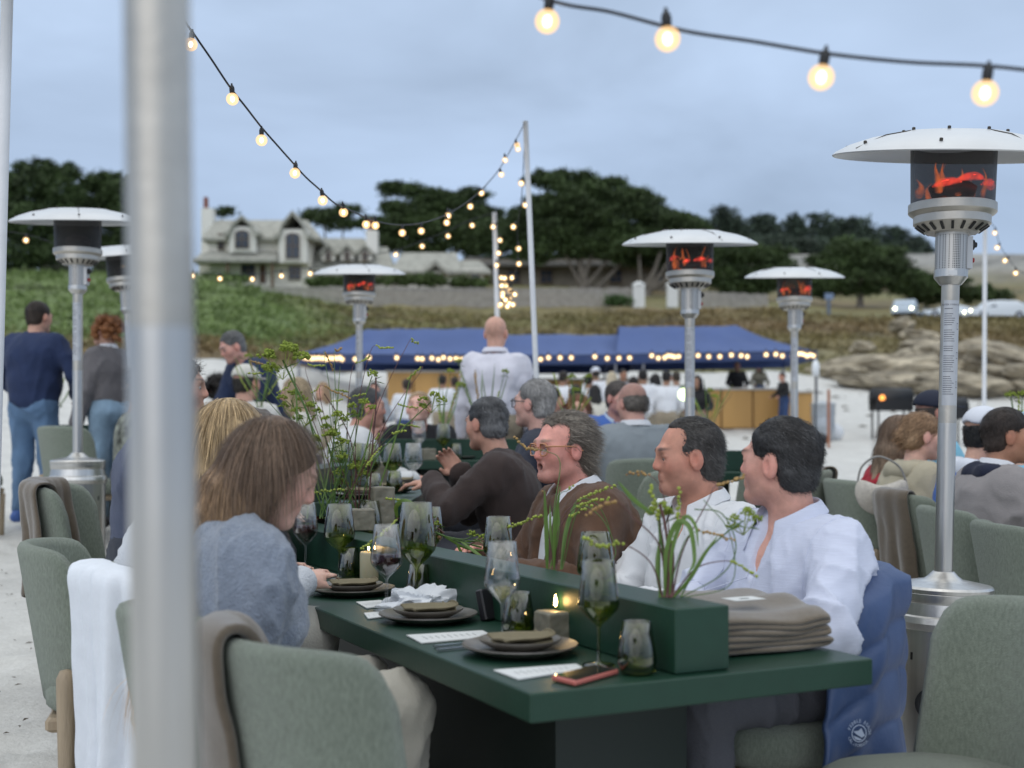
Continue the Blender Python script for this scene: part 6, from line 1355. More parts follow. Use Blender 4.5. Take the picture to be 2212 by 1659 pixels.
def tumbler(x, y, z, label, h=.108, m=None, liquid=True):
    m = m or gg; t = thing('tumbler', label, 'tumbler', (x, y, z+.001), group='green tumblers on the tables')
    MB().lathe([(0, 0), (.030, 0), (.037, .006), (.041, .025), (.040, .04), (.0295, h), (.0280, h), (.0385, .04), (.0395, .026), (.035, .010), (0, .008)], 40).build('glass', m, t, True)
    if liquid: MB().lathe([(0, .009), (.0345, .011), (.0390, .026), (.0385, .036), (0, .036)], 32).build('water', glass('water_tint', (.86, .88, .62), .6), t, True)
    return t
wax = mat('wax_taupe', (.20, .185, .14), .55, var=.05, vs=20, sss=.1, bump=.15, bs=25); waxy = mat('wax_yellow', (.42, .38, .25), .5, sss=.2)
flm = emis('candle_flame', (1, .62, .22), 60)
def flame(par, x, y, z, s=1):
    MB().lathe([(0, 0), (.0032*s, .004*s), (.0042*s, .010*s), (.0028*s, .019*s), (0, .030*s)], 10, c=(x, y, z)).build('flame', flm, par, True)
    MB().tube([(x, y, z-.008), (x+.001, y, z+.005)], .0009, 5).build('wick', black, par)
def cube_candle(x, y, z, w, h, label, lit=True, rz=.3):
    t = thing('block_candle', label, 'candle', (x, y, z+.001), rz, 'block candles on the tables'); V = []; F = []; n = 7
    o = MB().box(-w/2, -w/2, 0, w/2, w/2, h, b=.004).build('wax', wax, t); md = o.modifiers.new('s', 'SUBSURF'); md.subdivision_type = 'SIMPLE'; md.levels = md.render_levels = 4
    tx = bpy.data.textures.new('n', 'CLOUDS'); tx.noise_scale = .05; md = o.modifiers.new('d', 'DISPLACE'); md.texture = tx; md.strength = .010; md.texture_coords = 'GLOBAL'; md.mid_level = .5
    if lit: flame(t, 0, 0, h+.010)
    else: MB().tube([(0, 0, h-.004), (.001, 0, h+.014)], .0009, 5).build('wick', mat('wick', (.5, .45, .35), .9), t)
    return t
rzT = math.atan2(TE[1], TE[0])
for (dx, dy, l) in ((1123, 1412, 'nearest to the camera, catching the candle light'), (925, 1342, 'beside the crumpled white napkin'), (762, 1284, 'mostly hidden by the grey sweater sleeve')):
    x, y = onT(dx, dy); plate(x, y, .76, .132, 'large stoneware plate '+l); plate(x, y, .772, .094, 'small stoneware plate stacked on the big plate '+l[:44]); napkin(x, y, .786, 'folded olive napkin on the plates '+l[:44], rzT+.1, .060, .044)
paper = mat('card_paper', (.70, .71, .70), .8); ink = mat('ink', (.03, .04, .035), .7)
def card(px, label, name='menu_card', z=.76, rows=9, head_=True):
    P = [Vector((*onT(a, b, z), z+.0015)) for a, b in px]; o0 = (P[0]+P[2])/2; t = thing(name, label, 'menu card', o0); up = Vector((0, 0, .0028)); mb = MB()
    mb.add([p-o0 for p in P]+[p-o0+up for p in P], [[3, 2, 1, 0], [4, 5, 6, 7], [0, 1, 5, 4], [1, 2, 6, 5], [2, 3, 7, 6], [3, 0, 4, 7]]); mb.build('card', paper, t)
    mb = MB(); r = random.Random(len(label)); A, B, C, D = [p-o0+up*1.12 for p in P]
    for k in range(rows):
        v = .14+.74*k/rows; w = r.uniform(.25, .40)
        for (s0, s1) in ((.5-w*.5, .5+w*.5),):
            q = lambda s_, vv: A.lerp(B, s_).lerp(D.lerp(C, s_), vv)
            mb.add([q(v, s0), q(v, s1), q(v+.014, s1), q(v+.014, s0)], [[0, 1, 2, 3]])
    if rows: mb.build('printed_lines', mat('ink_soft', (.30, .32, .31), .8), t)
    return t
card([(1066, 1451), (1245, 1438), (1263, 1449), (1120, 1471)][::1], 'white menu card at the table edge beside the pink phone')
card([(878, 1375), (1042, 1365), (1068, 1378), (910, 1392)], 'white menu card between the two nearest place settings')
card([(769, 1303), (822, 1299), (846, 1310), (792, 1316)], 'white menu card beside the red wine glass foot')
card([(786, 1327), (828, 1323), (838, 1334), (795, 1339)], 'small card showing from under the woman\'s sleeve', rows=3)
# phone
P = [Vector((*onT(a, b), .762)) for a, b in ((1191, 1472), (1286, 1447), (1337, 1458), (1242, 1485))]; o0 = (P[0]+P[2])/2; ph = thing('phone', 'smartphone with a pink case lying screen up at the table corner', 'phone', o0)
def slab(P, z0, z1, g=0): c = sum(P, Vector())/4; Q = [c+(p-c)*(1-g) for p in P]; return MB().add([p-o0+Vector((0, 0, z0)) for p in Q]+[p-o0+Vector((0, 0, z1)) for p in Q], [[3, 2, 1, 0], [4, 5, 6, 7], [0, 1, 5, 4], [1, 2, 6, 5], [2, 3, 7, 6], [3, 0, 4, 7]])
o = slab(P, 0, .010).build('case', mat('pink_case', (.55, .16, .13), .4), ph); md = o.modifiers.new('b', 'BEVEL'); md.width = .003; md.segments = 3
slab(P, .0095, .0108, .09).build('screen', mat('phone_screen', (.006, .006, .008), .05), ph)
# cutlery
silver = mat('silver', (.65, .65, .66), .22, 1.0)
def cutlery(a, b, label, z=.76, kind='fork'):
    A, B = Vector((*onT(*a, z), z+.004)), Vector((*onT(*b, z), z+.004)); d = B-A; L_ = .20; d.normalize(); n = Vector((-d.y, d.x, 0)); t = thing('cutlery', label, kind, A); V = []
    ws = [(0, .006), (.03, .007), (.08, .0035), (.12, .004), (.14, .010), (.155, .012), (.17, .011)] if kind == 'fork' else [(0, .007), (.05, .006), (.1, .005), (.11, .009), (.17, .010), (.20, .003)]
    mb = MB(); P = []
    for q, w in ws: P += [d*q+n*w, d*q-n*w]
    P2 = [p+Vector((0, 0, .0022)) for p in P]; k = len(ws)
    F = [[2*i+1, 2*i, 2*i+2, 2*i+3] for i in range(k-1)]; mb.add(P+P2, [f[::-1] for f in F]+[[2*k+j for j in f] for f in F]+[[2*i, 2*i+2, 2*k+2*i+2, 2*k+2*i] for i in range(k-1)]+[[2*i+1, 2*k+2*i+1, 2*k+2*i+3, 2*i+3] for i in range(k-1)]); mb.build('handle', silver, t)
    if kind == 'fork':
        mb = MB()
        for j in (-1.5, -.5, .5, 1.5): mb.tube([d*.168+n*.0058*j+Vector((0, 0, .001)), d*.20+n*.0058*j+Vector((0, 0, .003))], .0012, 4)
        mb.build('tines', silver, t)
cutlery((938, 1400), (1010, 1393), 'silver fork on the green table beside the nearest plate'); cutlery((944, 1408), (1010, 1401), 'silver knife on the green table beside the nearest fork', kind='knife')
WG = [(1085, 1381, .76, 'clear wine glass with a little white wine behind the nearest plate', .236, .045, gc, 'w', .20),
      (835, 1319, .76, 'clear wine glass with red wine beside the crumpled napkin', .243, .046, gc, red, .40),
      (733, 1250, .76, 'green tinted wine glass left of the round candle', .258, .055, gg, None, 0),
      (1293, 1437, .76, 'green tinted wine glass nearest to the camera, beside the candle cube', .225, .045, gg, 'w', .18),
      (660, 1232, .76, 'clear glass of red wine in front of the woman\'s face', .25, .047, gc, red, .42),
      (900, 1308, .76, 'large green wine glass against the planter spine', .30, .058, gg, 'w', .22)]
for dx, dy, z, l, h, bw, m, w, fl in WG:
    x, y = onT(dx, dy, z); wineglass(x, y, z, l, h, bw, m, (whitewine() if w == 'w' else w), fl)
for (dx, dy, l) in ((1376, 1456, 'near the end of the spine'), (1120, 1374, 'behind the glass of white wine'), (906, 1296, 'behind the crumpled napkin'), (756, 1251, 'left of the round candle')):
    x, y = onT(dx, dy); tumbler(x, y, .76, 'green stemless tumbler '+l)
# far side of the spine
for e_, a_, h, bw, l in ((.60, .78, .235, .052, 'green wine glass in front of the lilac shirt'), (.62, 1.42, .24, .050, 'green wine glass in front of the amber glasses man'), (.64, 2.02, .24, .046, 'clear green wine glass in front of the dark brown jacket'), (.60, 2.55, .24, .05, 'green wine glass behind the tall block candle')):
    x, y = T(e_, a_); wineglass(x, y, .76, l, h, bw, gg, whitewine(), .25)
for e_, a_, l in ((.66, .95, 'far plate in front of the lilac shirt'), (.66, 1.6, 'far plate in front of the amber glasses man')):
    x, y = T(e_, a_); plate(x, y, .76, .13, 'large '+l); napkin(x, y, .772, 'folded napkin on the '+l, rzT)
x, y = onT(1200, 1385); cube_candle(x, y, .76, .078, .072, 'lit cube candle beside the nearest wine glass', True, .45)
x, y = onT(804, 1262); t = thing('pillar_candle', 'round pale candle with two flames behind the red wine glass', 'candle', (x, y, .761)); MB().lathe([(0, 0), (.040, 0), (.041, .004), (.041, .103), (.038, .108), (.034, .104), (0, .102)], 36).build('wax', waxy, t, True); flame(t, -.012, 0, .112, .8); flame(t, .010, 0, .112, .8)
def onS(dx, dy): return onT(dx, dy, .897)
x, y = onS(782, 1146); cube_candle(x, y, .897, .085, .082, 'unlit low block candle at the far end of the planter spine', False, .3)
x, y = onS(812, 1138); cube_candle(x+.02, y+.05, .897, .085, .155, 'unlit tall block candle behind the low one on the spine', False, .3)
# crumpled white napkin
V, F = ICO[4]; V = np.array([tuple(v) for v in V]); w = wav(V, 2.3, 5); w2 = wav(V, 5, 6); rr = 1+.55*(1-2*np.abs(w))+.30*(1-2*np.abs(w2)); V = V*rr[:, None]*[.082, .055, .036]; V[:, 2] = np.maximum(V[:, 2]+.012, 0)
x, y = onT(912, 1318); o = mesh_np('crumpled_napkin', V, np.array(F), mat('napkin_white', (.72, .74, .77), .9), smooth=False); autosmooth(o, 28); o.location = (x, y, .761); o.rotation_euler = (0, 0, .5); setp(o, 'crumpled white paper napkin in front of the large green glass', 'napkin')
x, y = onT(1062, 1340); o = MB().box(-.035, -.012, 0, .035, .012, .085, b=.004).build('card_case', mat('black_case', (.02, .02, .024), .3)); o.location = (x, y, .761); o.rotation_euler = (-.25, 0, .9); setp(o, 'small black case leaning on the spine behind the white wine', 'case')
# sunglasses on the far spine end
x, y = onS(706, 1122); sg = thing('sunglasses', 'mirrored pink sunglasses at the far end of the planter spine', 'sunglasses', (x, y, .915), .2)
mir = mat('mirror_pink', (.65, .05, .18), .08, .8); mb = MB()
for q in (-1, 1):
    L_ = [(q*.032+.026*math.cos(a), -.004*abs(math.cos(a)), .019*math.sin(a)) for a in np.linspace(0, 2*PI, 20, endpoint=False)]; MB().add(L_, [list(range(20))]).build('lens', mir, sg); mb.tube([Vector(p) for p in L_+L_[:1]], .002, 5); mb.tube([(q*.058, 0, .006), (q*.068, .06, .004), (q*.066, .12, -.008)], .002, 5)
mb.build('frame', mat('tortoise', (.12, .05, .02), .3), sg)
# folded blanket
fb = thing('folded_blanket', 'thick folded brown blanket with a white tag on the right end of the table', 'blanket', (*T(.69, .36), .761), rzT)
prof = []
for lay in range(6):
    z = .012+lay*.0155; sgn = 1 if lay % 2 == 0 else -1
    for q in np.linspace(-1, 1, 9): prof.append((q*sgn, z))
    if lay < 5:
        for a in (-.6, 0, .6): prof.append((sgn*(1+.055*math.cos(a)), z+.00775+.0075*math.sin(a)))
V = []; n = 30; m = len(prof)
for i in range(n):
    q = -1+2*i/(n-1)
    for j, (u, z) in enumerate(prof):
        bow = .010*math.sin(q*3+u*2)*z/.1; edge = -.020*max(0, abs(q)-.8)/.2*(z/.09); V.append((u*.158+.006*math.sin(z*160+q*3), q*.225*(1-.02*math.sin(j*.9)), z+bow+edge+.012*(u > .6)*(z/.09)*math.sin(q*5)**2))
i_ = np.arange(n*m).reshape(n, m); F = np.stack([i_[:-1, :-1], i_[:-1, 1:], i_[1:, 1:], i_[1:, :-1]], -1).reshape(-1, 4)
blk2 = mat('blanket_tan', (.150, .118, .082), .95, var=.10, vs=60, bump=.3, bs=300, sheen=.5); o = mesh_np('blanket_fold', np.array(V), F, blk2, fb); md = o.modifiers.new('s', 'SOLIDIFY'); md.thickness = .0125; md.offset = 0; md = o.modifiers.new('b', 'SUBSURF'); md.levels = md.render_levels = 1
MB().box(-.045, -.14, .1125, .040, -.085, .1135).build('tag', paper, fb); MB().box(-.015, -.120, .1136, .010, -.110, .1138).build('tag_print', ink, fb)
# second segment: plates, glasses, candles
Z2 = .98
for (dx, Y, l) in ((780, 5.55, 'far end plate under the flowers'), (838, 6.1, 'plate by the brown jacket man\'s sleeve'), (862, 7.0, 'plate by his resting hand')):
    x = WX(dx, Y); plate(x, Y, Z2, .135, 'large '+l); plate(x, Y, Z2+.012, .095, 'small '+l); napkin(x, Y, Z2+.026, 'napkin on the '+l, .1)
for (dx, Y, l, m, w) in ((893, 6.5, 'clear wine glass standing alone in front of the black jacket man', gc, None), (848, 6.3, 'green wine glass beside the alone standing clear one', gg, None), (800, 6.0, 'green wine glass under the seed heads', gg, red), (770, 6.6, 'green wine glass among the flower stems', gg, None), (735, 6.8, 'green wine glass in front of the white jacket', gg, whitewine())): wineglass(WX(dx, Y), Y, Z2, l, .24, .05, m, w, .25)
for (dx, Y, l) in ((852, 6.0, 'below the plates'), (806, 5.6, 'close to the tall block candle'), (722, 5.9, 'among the green stems')): tumbler(WX(dx, Y), Y, Z2, 'green tumbler on the second table '+l)
cube_candle(WX(822, 6.5), 6.5, Z2, .08, .14, 'block candle on the second table', False); cube_candle(WX(752, 7.6), 7.6, Z2, .08, .08, 'low block candle on the second table', False)
cube_candle(WX(925, 8.25), 8.25, 1.10, .09, .075, 'block candle on the cross table in front of the black jacket', False); wineglass(WX(958, 8.3), 8.3, 1.10, 'green wine glass on the cross table', .24, .052, gg, whitewine(), .3); wineglass(WX(905, 8.35), 8.35, 1.10, 'clear carafe shaped glass on the cross table', .26, .05, gc)
tumbler(WX(985, 8.25), 8.25, 1.10, 'tumbler on the cross table'); plate(WX(985, 8.5), 8.5, 1.10, .13, 'plate on the cross table beside the brown jacket\'s head')
wineglass(WX(1286, 8.5), 8.4, 1.02, 'glass of red wine on the grey suit man\'s table', .24, .048, gc, red, .4); wineglass(WX(1330, 8.6), 8.6, 1.02, 'clear glass on the grey suit man\'s table', .24, .048, gc); plate(WX(1340, 8.3), 8.3, 1.02, .13, 'plate on the grey suit man\'s table')
wineglass(WX(2180, 6.5), 6.5, .86, 'dark glass at the right edge of the photo', .24, .05, gg, red, .3); wineglass(WX(2200, 6.3), 6.3, .86, 'green glass at the right edge of the photo', .24, .05, gg); cube_candle(WX(2196, 6.7), 6.7, .86, .08, .07, 'lit block candle at the right edge of the photo', True)
for (dx, Y, l) in ((128, 10.9, 'left of the left heater pole'), (150, 10.8, 'just left of the left heater pole')): tumbler(WX(dx, Y), Y, 1.22, 'green glass on the far left table '+l)
# ------------------------------------------------------------------ flowers
stemg = mat('stem_green', (.085, .16, .035), .55); stemp = mat('stem_purple', (.12, .05, .045), .6); leafg = mat('blade_green', (.115, .20, .035), .45, var=.2, vs=8); umb = mat('umbel_green', (.22, .28, .035), .8, var=.35, vs=70); bead = mat('bead_green', (.30, .36, .05), .55, var=.3, vs=60); beado = mat('bead_ochre', (.36, .22, .075), .6, var=.2, vs=60)
fr = np.random.default_rng(21)
def umbel(mb, c, R):
    for k in range(int(14+R*500)):
        u = Vector(fr.normal(size=3)); u.normalize(); u.z = abs(u.z)*.9+.0; p = c+u*R*fr.uniform(.55, 1); s_ = R*fr.uniform(.22, .34)
        for j in range(5):
            v = Vector(fr.normal(size=3)); v.normalize(); q = p+v*s_; a = v.cross(Vector((.3, .5, .8))).normalized()*s_*.22; b = v.cross(a).normalized()*s_*.22
            mb.add([p+a, p-a*.5+b, p-a*.5-b, q], [[0, 1, 3], [1, 2, 3], [2, 0, 3]])
        mb.ball(p, s_*.62, 0)
def arrangement(label, base, items, name='flower_arrangement'):
    """base (dx,dy,Y) ; items (kind, [(dx,dy)...], size)"""
    o0 = W(*base); t = thing(name, label, 'flowers', o0)
    for it in items:
        kind, px = it[0], it[1]; sz = it[2] if len(it) > 2 else 1; dY = it[3] if len(it) > 3 else fr.uniform(-.10, .10)*base[2]/4
        P = [W(a, b, base[2]+dY*(i/(len(px)-1) if len(px) > 1 else 1))-o0 for i, (a, b) in enumerate(px)]; C = spline(P, 6)
        if kind in ('head', 'heads'):
            MB().tube(C, .0019*(sz if sz > 1 else 1), 6).build('stem', stemg, t, True); mb = MB(); c = C[-1]; R = .024*sz
            if kind == 'heads':
                for k in range(5): a = k*1.26; off = Vector((math.cos(a)*R*1.35, math.sin(a)*R, math.sin(a*1.7)*R*.9)); mb.tube([c-Vector((0, 0, R*1.5)), c+off], .0012, 4); umbel(mb, c+off, R*.75)
            else: umbel(mb, c, R)
            mb.build('seed_head', umb, t)
            mb = MB()
            for k in range(3):
                a = fr.uniform(0, 6.28); d = Vector((math.cos(a), math.sin(a), fr.uniform(-.3, .5)))*R*fr.uniform(1.6, 2.6); n = d.cross(Vector((0, 0, 1))).normalized()*.003; b0 = c-Vector((0, 0, R*.7)); mb.add([b0+n, b0-n, b0+d*.6-n*.8+Vector((0, 0, .004)), b0+d, b0+d*.6+n*.8+Vector((0, 0, .004))], [[0, 1, 2, 3, 4]])
            mb.build('leaf', leafg, t)
        elif kind in ('spike', 'spikeo'):
            k0 = int(len(C)*it[4]) if len(it) > 4 else int(len(C)*.45)
            MB().tube(C, [max(.0009, .0022*(1-i/len(C))) for i in range(len(C))], 5).build('stem', stemp if fr.uniform() < .6 else stemg, t, True); mb = MB(); Q = C[k0:]; L_ = 0; nx = 0; st = .0078*sz
            for a, b in zip(Q[:-1], Q[1:]):
                seg = (b-a).length
                while nx <= L_+seg: p = a.lerp(b, (nx-L_)/max(seg, 1e-6)); n = Vector(fr.normal(size=3))*.0018; mb.ball(p+n, .0046*sz*fr.uniform(.75, 1.15), 1); nx += st
                L_ += seg
            mb.build('beaded_spike', bead if kind == 'spike' else beado, t, True)
        elif kind == 'blade':
            mb = MB(); V = []; n = len(C); w = .0034*sz
            for i, p in enumerate(C): d = (C[min(i+1, n-1)]-C[max(i-1, 0)]).normalized(); s_ = d.cross(Vector((.15, -1, .1))).normalized()*w*math.sin(PI*(.12+.86*i/(n-1)))**.7; V += [p-s_, p+Vector((0, -.0015, 0)), p+s_]
            F = []
            for i in range(n-1): F += [[3*i, 3*i+1, 3*i+4, 3*i+3], [3*i+1, 3*i+2, 3*i+5, 3*i+4]]
            mb.add(V, F); mb.build('leaf_blade', leafg, t, True)
        else: MB().tube(C, .0022*sz, 6).build('stem', stemp if kind == 'twig' else stemg, t, True)
    return t
arrangement('green stems and beaded spikes on the near end of the planter spine', (1445, 1290, 2.76), [
 ('head', [(1440, 1292), (1432, 1200), (1424, 1112)], 1.4), ('heads', [(1470, 1290), (1520, 1200), (1570, 1150), (1606, 1125)], .9), ('spike', [(1436, 1292), (1440, 1200), (1462, 1150), (1468, 1055)], 1, .02, .55), ('spike', [(1440, 1290), (1434, 1180), (1420, 1110), (1404, 1042)], 1.1, .0, .62),
 ('spike', [(1432, 1290), (1405, 1215), (1345, 1175), (1300, 1180), (1263, 1163)], 1, -.06, .5), ('spikeo', [(1438, 1290), (1425, 1180), (1370, 1120), (1335, 1085), (1300, 1092), (1262, 1112)], 1, .05, .62), ('spikeo', [(1440, 1290), (1475, 1180), (1500, 1150), (1540, 1152), (1586, 1168)], .8, 0, .58), ('spike', [(1450, 1292), (1500, 1230), (1560, 1212), (1595, 1220), (1632, 1246)], .8, 0, .6), ('spikeo', [(1452, 1290), (1475, 1190), (1530, 1080), (1545, 1050), (1580, 1040), (1612, 1026)], .9, .1, .62),
 ('spikeo', [(1440, 1290), (1445, 1150), (1430, 1060), (1400, 1026), (1352, 1024)], .8, .15, .72),
 ('blade', [(1436, 1292), (1440, 1190), (1462, 1130), (1490, 1140), (1500, 1210), (1485, 1240)], 1.8), ('blade', [(1446, 1292), (1452, 1190), (1478, 1118), (1502, 1135), (1508, 1180)], 1.4), ('blade', [(1452, 1294), (1490, 1250), (1520, 1200), (1550, 1158)], 1.4), ('blade', [(1428, 1290), (1420, 1220), (1428, 1150)], 1.5), ('blade', [(1410, 1110), (1370, 1080), (1335, 1040)], 1.5),
 ('twig', [(1441, 1290), (1446, 1220), (1436, 1130), (1425, 1090)], 1.6), ('twig', [(1448, 1292), (1452, 1220), (1450, 1170)], 2.6), ('stalk', [(1472, 1290), (1560, 1240), (1590, 1180), (1560, 1110), (1500, 1100)], .6), ('stalk', [(1475, 1292), (1580, 1260), (1575, 1150), (1520, 1080)], .5), ('stalk', [(1424, 1291), (1425, 1180), (1422, 1120)], 1)])
arrangement('grassy blades and beaded spikes in the middle of the planter spine', (1200, 1228, 3.38), [
 ('blade', [(1182, 1230), (1180, 1140), (1176, 1058)], 1.8), ('blade', [(1196, 1232), (1200, 1130), (1210, 1050)], 1.7), ('blade', [(1212, 1230), (1222, 1150), (1240, 1098), (1256, 1092)], 1.8), ('blade', [(1202, 1232), (1190, 1160), (1188, 1090)], 1.3), ('blade', [(1188, 1230), (1206, 1150), (1205, 1070)], 1.2),
 ('spike', [(1190, 1230), (1180, 1150), (1168, 1114), (1135, 1126), (1092, 1141)], 1, .1, .5), ('spikeo', [(1196, 1230), (1185, 1150), (1177, 1080), (1172, 1057)], .8, 0, .8), ('spike', [(1200, 1230), (1210, 1130), (1240, 1088), (1290, 1062), (1334, 1046)], 1, .1, .55), ('spike', [(1202, 1230), (1212, 1140), (1240, 1100), (1280, 1082), (1318, 1076)], .9, -.1, .55), ('spike', [(1196, 1230), (1205, 1150), (1225, 1118), (1255, 1105), (1278, 1090)], 1, .05, .55), ('spikeo', [(1196, 1230), (1196, 1110), (1210, 1000), (1180, 975), (1140, 968), (1110, 945)], 1, .25, .7),
 ('spike', [(1200, 1230), (1200, 1140), (1208, 1072), (1226, 1060), (1237, 1050)], .8, .1, .8), ('stalk', [(1215, 1230), (1250, 1100), (1300, 1120), (1330, 1190), (1310, 1225)], .6), ('stalk', [(1210, 1230), (1240, 1090), (1290, 1090), (1320, 1160), (1300, 1200)], .6)])
arrangement('loose green stems lying flat on the planter spine', (1010, 1180, 4.05), [
 ('stalk', [(940, 1150), (985, 1168), (1040, 1182)], 1.6), ('head', [(960, 1158), (1000, 1165), (1022, 1158)], .9), ('head', [(980, 1165), (1020, 1170), (1045, 1165)], .8), ('blade', [(985, 1170), (1000, 1200), (1015, 1215)], 1.4), ('blade', [(990, 1165), (1030, 1195), (1050, 1210)], 1.4), ('blade', [(960, 1160), (1010, 1185), (1060, 1190)], 1.2), ('spike', [(1010, 1180), (1060, 1150), (1110, 1130)], .8)])
arrangement('curled leaf and beaded spike by the low block candle', (880, 1130, 4.3), [('spike', [(960, 1152), (920, 1120), (895, 1098), (868, 1082), (830, 1078)], 1.1, 0, .45), ('blade', [(858, 1120), (856, 1095), (872, 1082), (896, 1092), (905, 1108)], 2.4), ('spike', [(860, 1120), (840, 1140), (815, 1160), (780, 1186)], 1.0, -.3, .1), ('head', [(900, 1125), (915, 1118), (925, 1112)], .7), ('head', [(925, 1150), (935, 1140), (942, 1134)], .7)])
F1 = []
for (x0, y0, s_) in ((611, 777, 1.9), (662, 891, 1.2), (629, 864, 1.2), (779, 883, 1.1), (932, 867, 1.1), (804, 812, 1.0), (707, 957, 1.5), (722, 910, 1.1), (738, 990, 1.0)): F1.append(('heads' if s_ > 1.0 else 'head', [(690+(x0-700)*.25+fr.uniform(-15, 40), 1120), ((x0+730)/2+fr.uniform(-15, 15), (y0+1100)/2), (x0, y0)], s_*1.15))
F1 += [('heads', [(775, 1125), (768, 1080), (757, 1028)], 1.7), ('head', [(790, 1125), (795, 1060), (787, 1005)], 1.2)]
for q in (((690, 839), (757, 861)), ((902, 893), (859, 873)), ((845, 924), (908, 922)), ((837, 946), (876, 930)), ((722, 771), (738, 752)), ((755, 868), (790, 850)), ((712, 878), (742, 862)), ((676, 862), (690, 832)), ((720, 850), (752, 846)), ((541, 790), (574, 788)), ((536, 818), (570, 806)), ((700, 765), (720, 800)), ((800, 760), (850, 752)), ((880, 745), (905, 742)), ((660, 800), (700, 790)), ((910, 800), (880, 820)), ((760, 800), (800, 770)), ((690, 900), (650, 930)), ((640, 830), (600, 850)), ((820, 930), (800, 990)), ((830, 960), (790, 1010))):
    (x0, y0), (x1, y1) = q; F1.append(('spike' if fr.uniform() < .65 else 'spikeo', [(730+fr.uniform(-30, 60), 1120), ((x0+740)/2, (y0+1060)/2), (x0, y0), ((x0+x1)/2, (y0+y1)/2-4), (x1, y1)], .9, fr.uniform(-.3, .4), .62))
for q in ((640, 940, 625, 780), (690, 1120, 735, 790), (715, 1120, 640, 880), (800, 1100, 890, 800), (745, 1100, 810, 880), (700, 1100, 600, 900), (690, 1120, 760, 960)): F1.append(('blade', [(q[0], max(q[1], 1110)), ((q[0]+q[2])/2+8, (q[1]+q[3])/2), (q[2], q[3])], 1.0))
F1 += [('twig', [(792, 1130), (800, 1040), (805, 960), (812, 880), (812, 815)], 1.6), ('twig', [(780, 1130), (770, 1020), (750, 930), (700, 850)], 1), ('spike', [(760, 1120), (720, 1075), (744, 1058), (710, 1060), (678, 1066)], 1.0, -.2, .5)]
arrangement('tall mixed arrangement of seed heads and spikes left of the brown jacket', (745, 1128, 5.0), F1)
def small(label, dx, dy, Y, hts, seed):
    r = np.random.default_rng(seed); it = []
    for k in range(hts[0]): x1 = dx+r.uniform(-1, 1)*hts[2]; y1 = dy-hts[1]*r.uniform(.55, 1); it.append((['head', 'blade', 'spike', 'blade', 'spikeo'][k % 5], [(dx+r.uniform(-8, 8), dy), ((dx+x1)/2+r.uniform(-5, 5), (dy+y1)/2), (x1, y1)], 1.3))
    arrangement(label, (dx, dy, Y), it)
small('thin stems and two blades in front of the bald man\'s white shirt', 1050, 945, 8.6, (12, 165, 60), 3); small('green stems on the cross table beside the black jacket', 955, 950, 8.5, (9, 150, 45), 4)
small('stems on the grey suit man\'s table below the auburn woman', 1240, 925, 8.6, (12, 120, 50), 5); small('stems on the table beside the middle heater pole', 1530, 930, 9.4, (10, 120, 55), 6)
small('green stems at the far right edge of the photo', 2200, 1045, 6.75, (14, 200, 36), 7); small('stems on the far left table', 130, 880, 10.8, (9, 110, 60), 8); small('green stems beside the white capped man', 560, 880, 8.9, (9, 120, 55), 9)
# ------------------------------------------------------------------ bag, grills, bin, lantern
bagm = mat('canvas_bag', (.55, .51, .45), .9, var=.12, vs=60, bump=.5, bs=200); Yb = 6.35
bt_ = thing('shoulder_bag', 'slouchy off white shoulder bag hanging from a chair at the right', 'bag', W(1905, 1060, Yb)); V, F = ICO[4]; V = np.array([tuple(v) for v in V]); V[:, 2] -= .55*(1-V[:, 0]**2)*np.clip(V[:, 2], 0, 1)*1.4
V *= [.135*(1), .05, .125]; V += (.004*wav(V, 30, 4))[:, None]; mesh_np('bag_body', V, np.array(F), bagm, bt_)
MB().tube(spline([(-.125, 0, .04), (-.10, .01, .12), (-.04, .0, .17), (.02, 0, .165), (.09, .0, .12), (.125, 0, .04)], 6), .006, 6).build('strap', mat('strap_grey', (.28, .27, .25), .8), bt_, True)
def grill(dx, dy, Y, label, glow):
    x = WX(dx, Y); z = G(x, Y); t = thing('charcoal_grill', label, 'grill', (x, Y, z), .1, 'black grills on the sand'); h = max(.6, (CH+(HYP-dy)/FP*Y)-z); m = mat('grill_black', (.010, .010, .011), .5)
    MB().box(-.5, -.25, h*.55, .5, .25, h*.80, b=.02).build('firebox', m, t); MB().lathe([(.26, -.5), (.26, .5)], 16, M=Matrix.Translation((0, 0, h*.80)) @ Matrix.Rotation(PI/2, 4, 'Y') @ Matrix.Scale(1, 4)).build('lid', m, t, True)
    for sx in (-.42, .42):
        for sy in (-.2, .2): MB().box(sx-.02, sy-.02, 0, sx+.02, sy+.02, h*.56).build('leg', m, t)
    MB().box(.5, -.25, h*.72, .72, .25, h*.74).build('side_shelf', m, t)
    if glow: MB().ball((-.36, -.30, h*.80), .07, 2).build('glowing_vent', emis('ember', (1, .35, .08), 2.2), t, True)
grill(1925, 838, 32, 'black charcoal grill with an orange glow above the long haired woman', True); grill(2042, 862, 31, 'second black grill just right of the near heater pole', False)
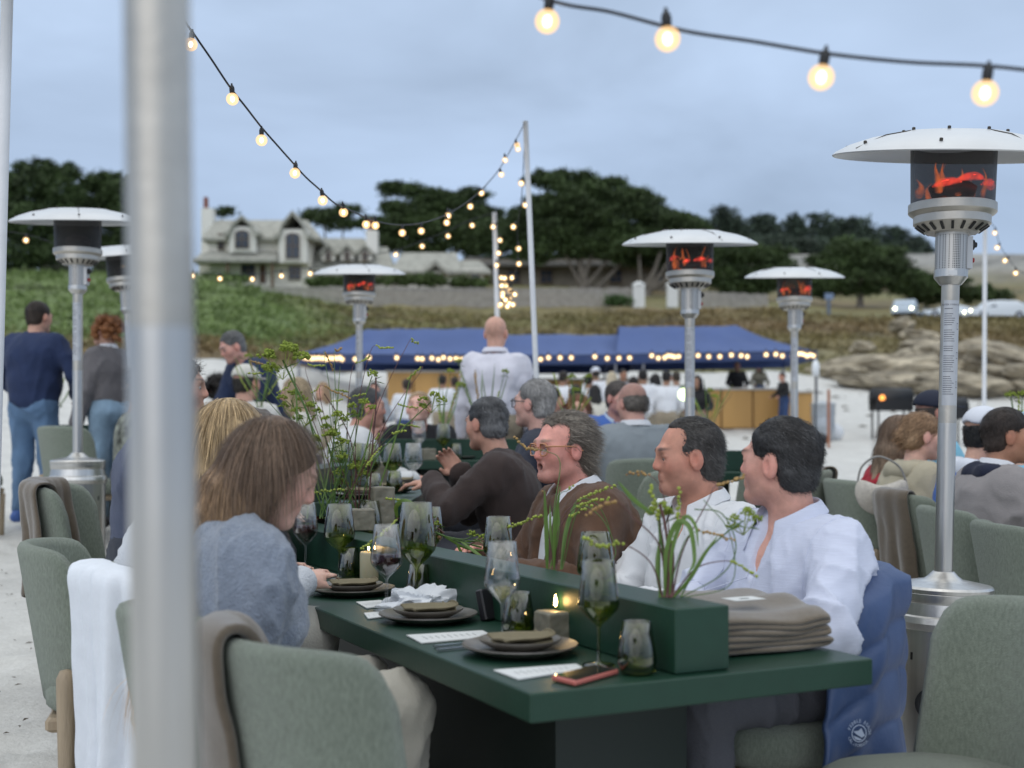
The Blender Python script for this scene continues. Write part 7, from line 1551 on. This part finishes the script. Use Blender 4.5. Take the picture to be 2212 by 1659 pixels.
Yb = 31.; x = WX(1778, Yb); z = G(x, Yb); t = thing('dustbin', 'ribbed galvanised bin standing right of the wooden bar', 'bin', (x, Yb, z)); autosmooth(MB().lathe([(.24, 0), (.26, .1), (.27, .12), (.27, .3), (.285, .32), (.28, .6), (.295, .62), (.29, .85), (.30, .88)], 24).build('bin_body', mat('galvanised', (.42, .45, .48), .45, .7, var=.15, vs=4), t, True), 30); MB().lathe([(.31, .88), (.31, .92), (.1, .98), (0, .99)], 24).build('lid', mat('galvanised', ()), t, True)
o = MB().ball((0, 0, .15), .28, 2, (1, .8, .6)).build('black_sack', mat('sack', (.012, .012, .014), .35), None, True); o.location = (WX(1765, 29.5), 29.5, G(WX(1765, 29.5), 29.5)); setp(o, 'black bag on the sand at the foot of the bin', 'bag')
o = MB().ball((0, 0, .18), .30, 3, (1, .8, .8)).build('white_sack', mat('sack_white', (.7, .72, .75), .6), None, True); o.location = (WX(1797, 31.5), 31.5, G(WX(1797, 31.5), 31.5)); setp(o, 'white bag on the sand right of the bin', 'bag')
x = WX(1762, 30); z = G(x, 30); t = thing('lantern_stand', 'white lantern on a thin dark pole at the right end of the canopies', 'lantern', (x, 30, z)); H_ = CH+(HYP-775)/FP*30-z; MB().tube([(0, 0, 0), (0, 0, H_-.35)], .02, 8).build('pole', mat('grill_black', ()), t); MB().lathe([(.09, H_-.42), (.09, H_-.12), (.06, H_-.08), (0, H_)], 12).build('lantern', mat('lamp_white', (.75, .78, .80), .4), t, True)
x = WX(1790, 29); z = G(x, 29); o = MB().tube([(0, 0, 0), (0, 0, 1.35)], .035, 8).build('wooden_post', mat('torch_wood', (.33, .13, .06), .7)); o.location = (x, 29, z); setp(o, 'reddish wooden post right of the bin', 'post')
x = WX(1475, 20); o = MB().ball((0, 0, 0), .09, 2).build('lamp', emis('green_lamp', (.80, 1, .55), 2.5), None, True); o.location = W(1478, 852, 18); setp(o, 'greenish white lamp glowing left of the middle heater pole', 'lamp')
for k, (dx, Y, l) in enumerate(((1512, 8.9, 'brown'), (1500, 8.9, 'x'))[:0]): pass
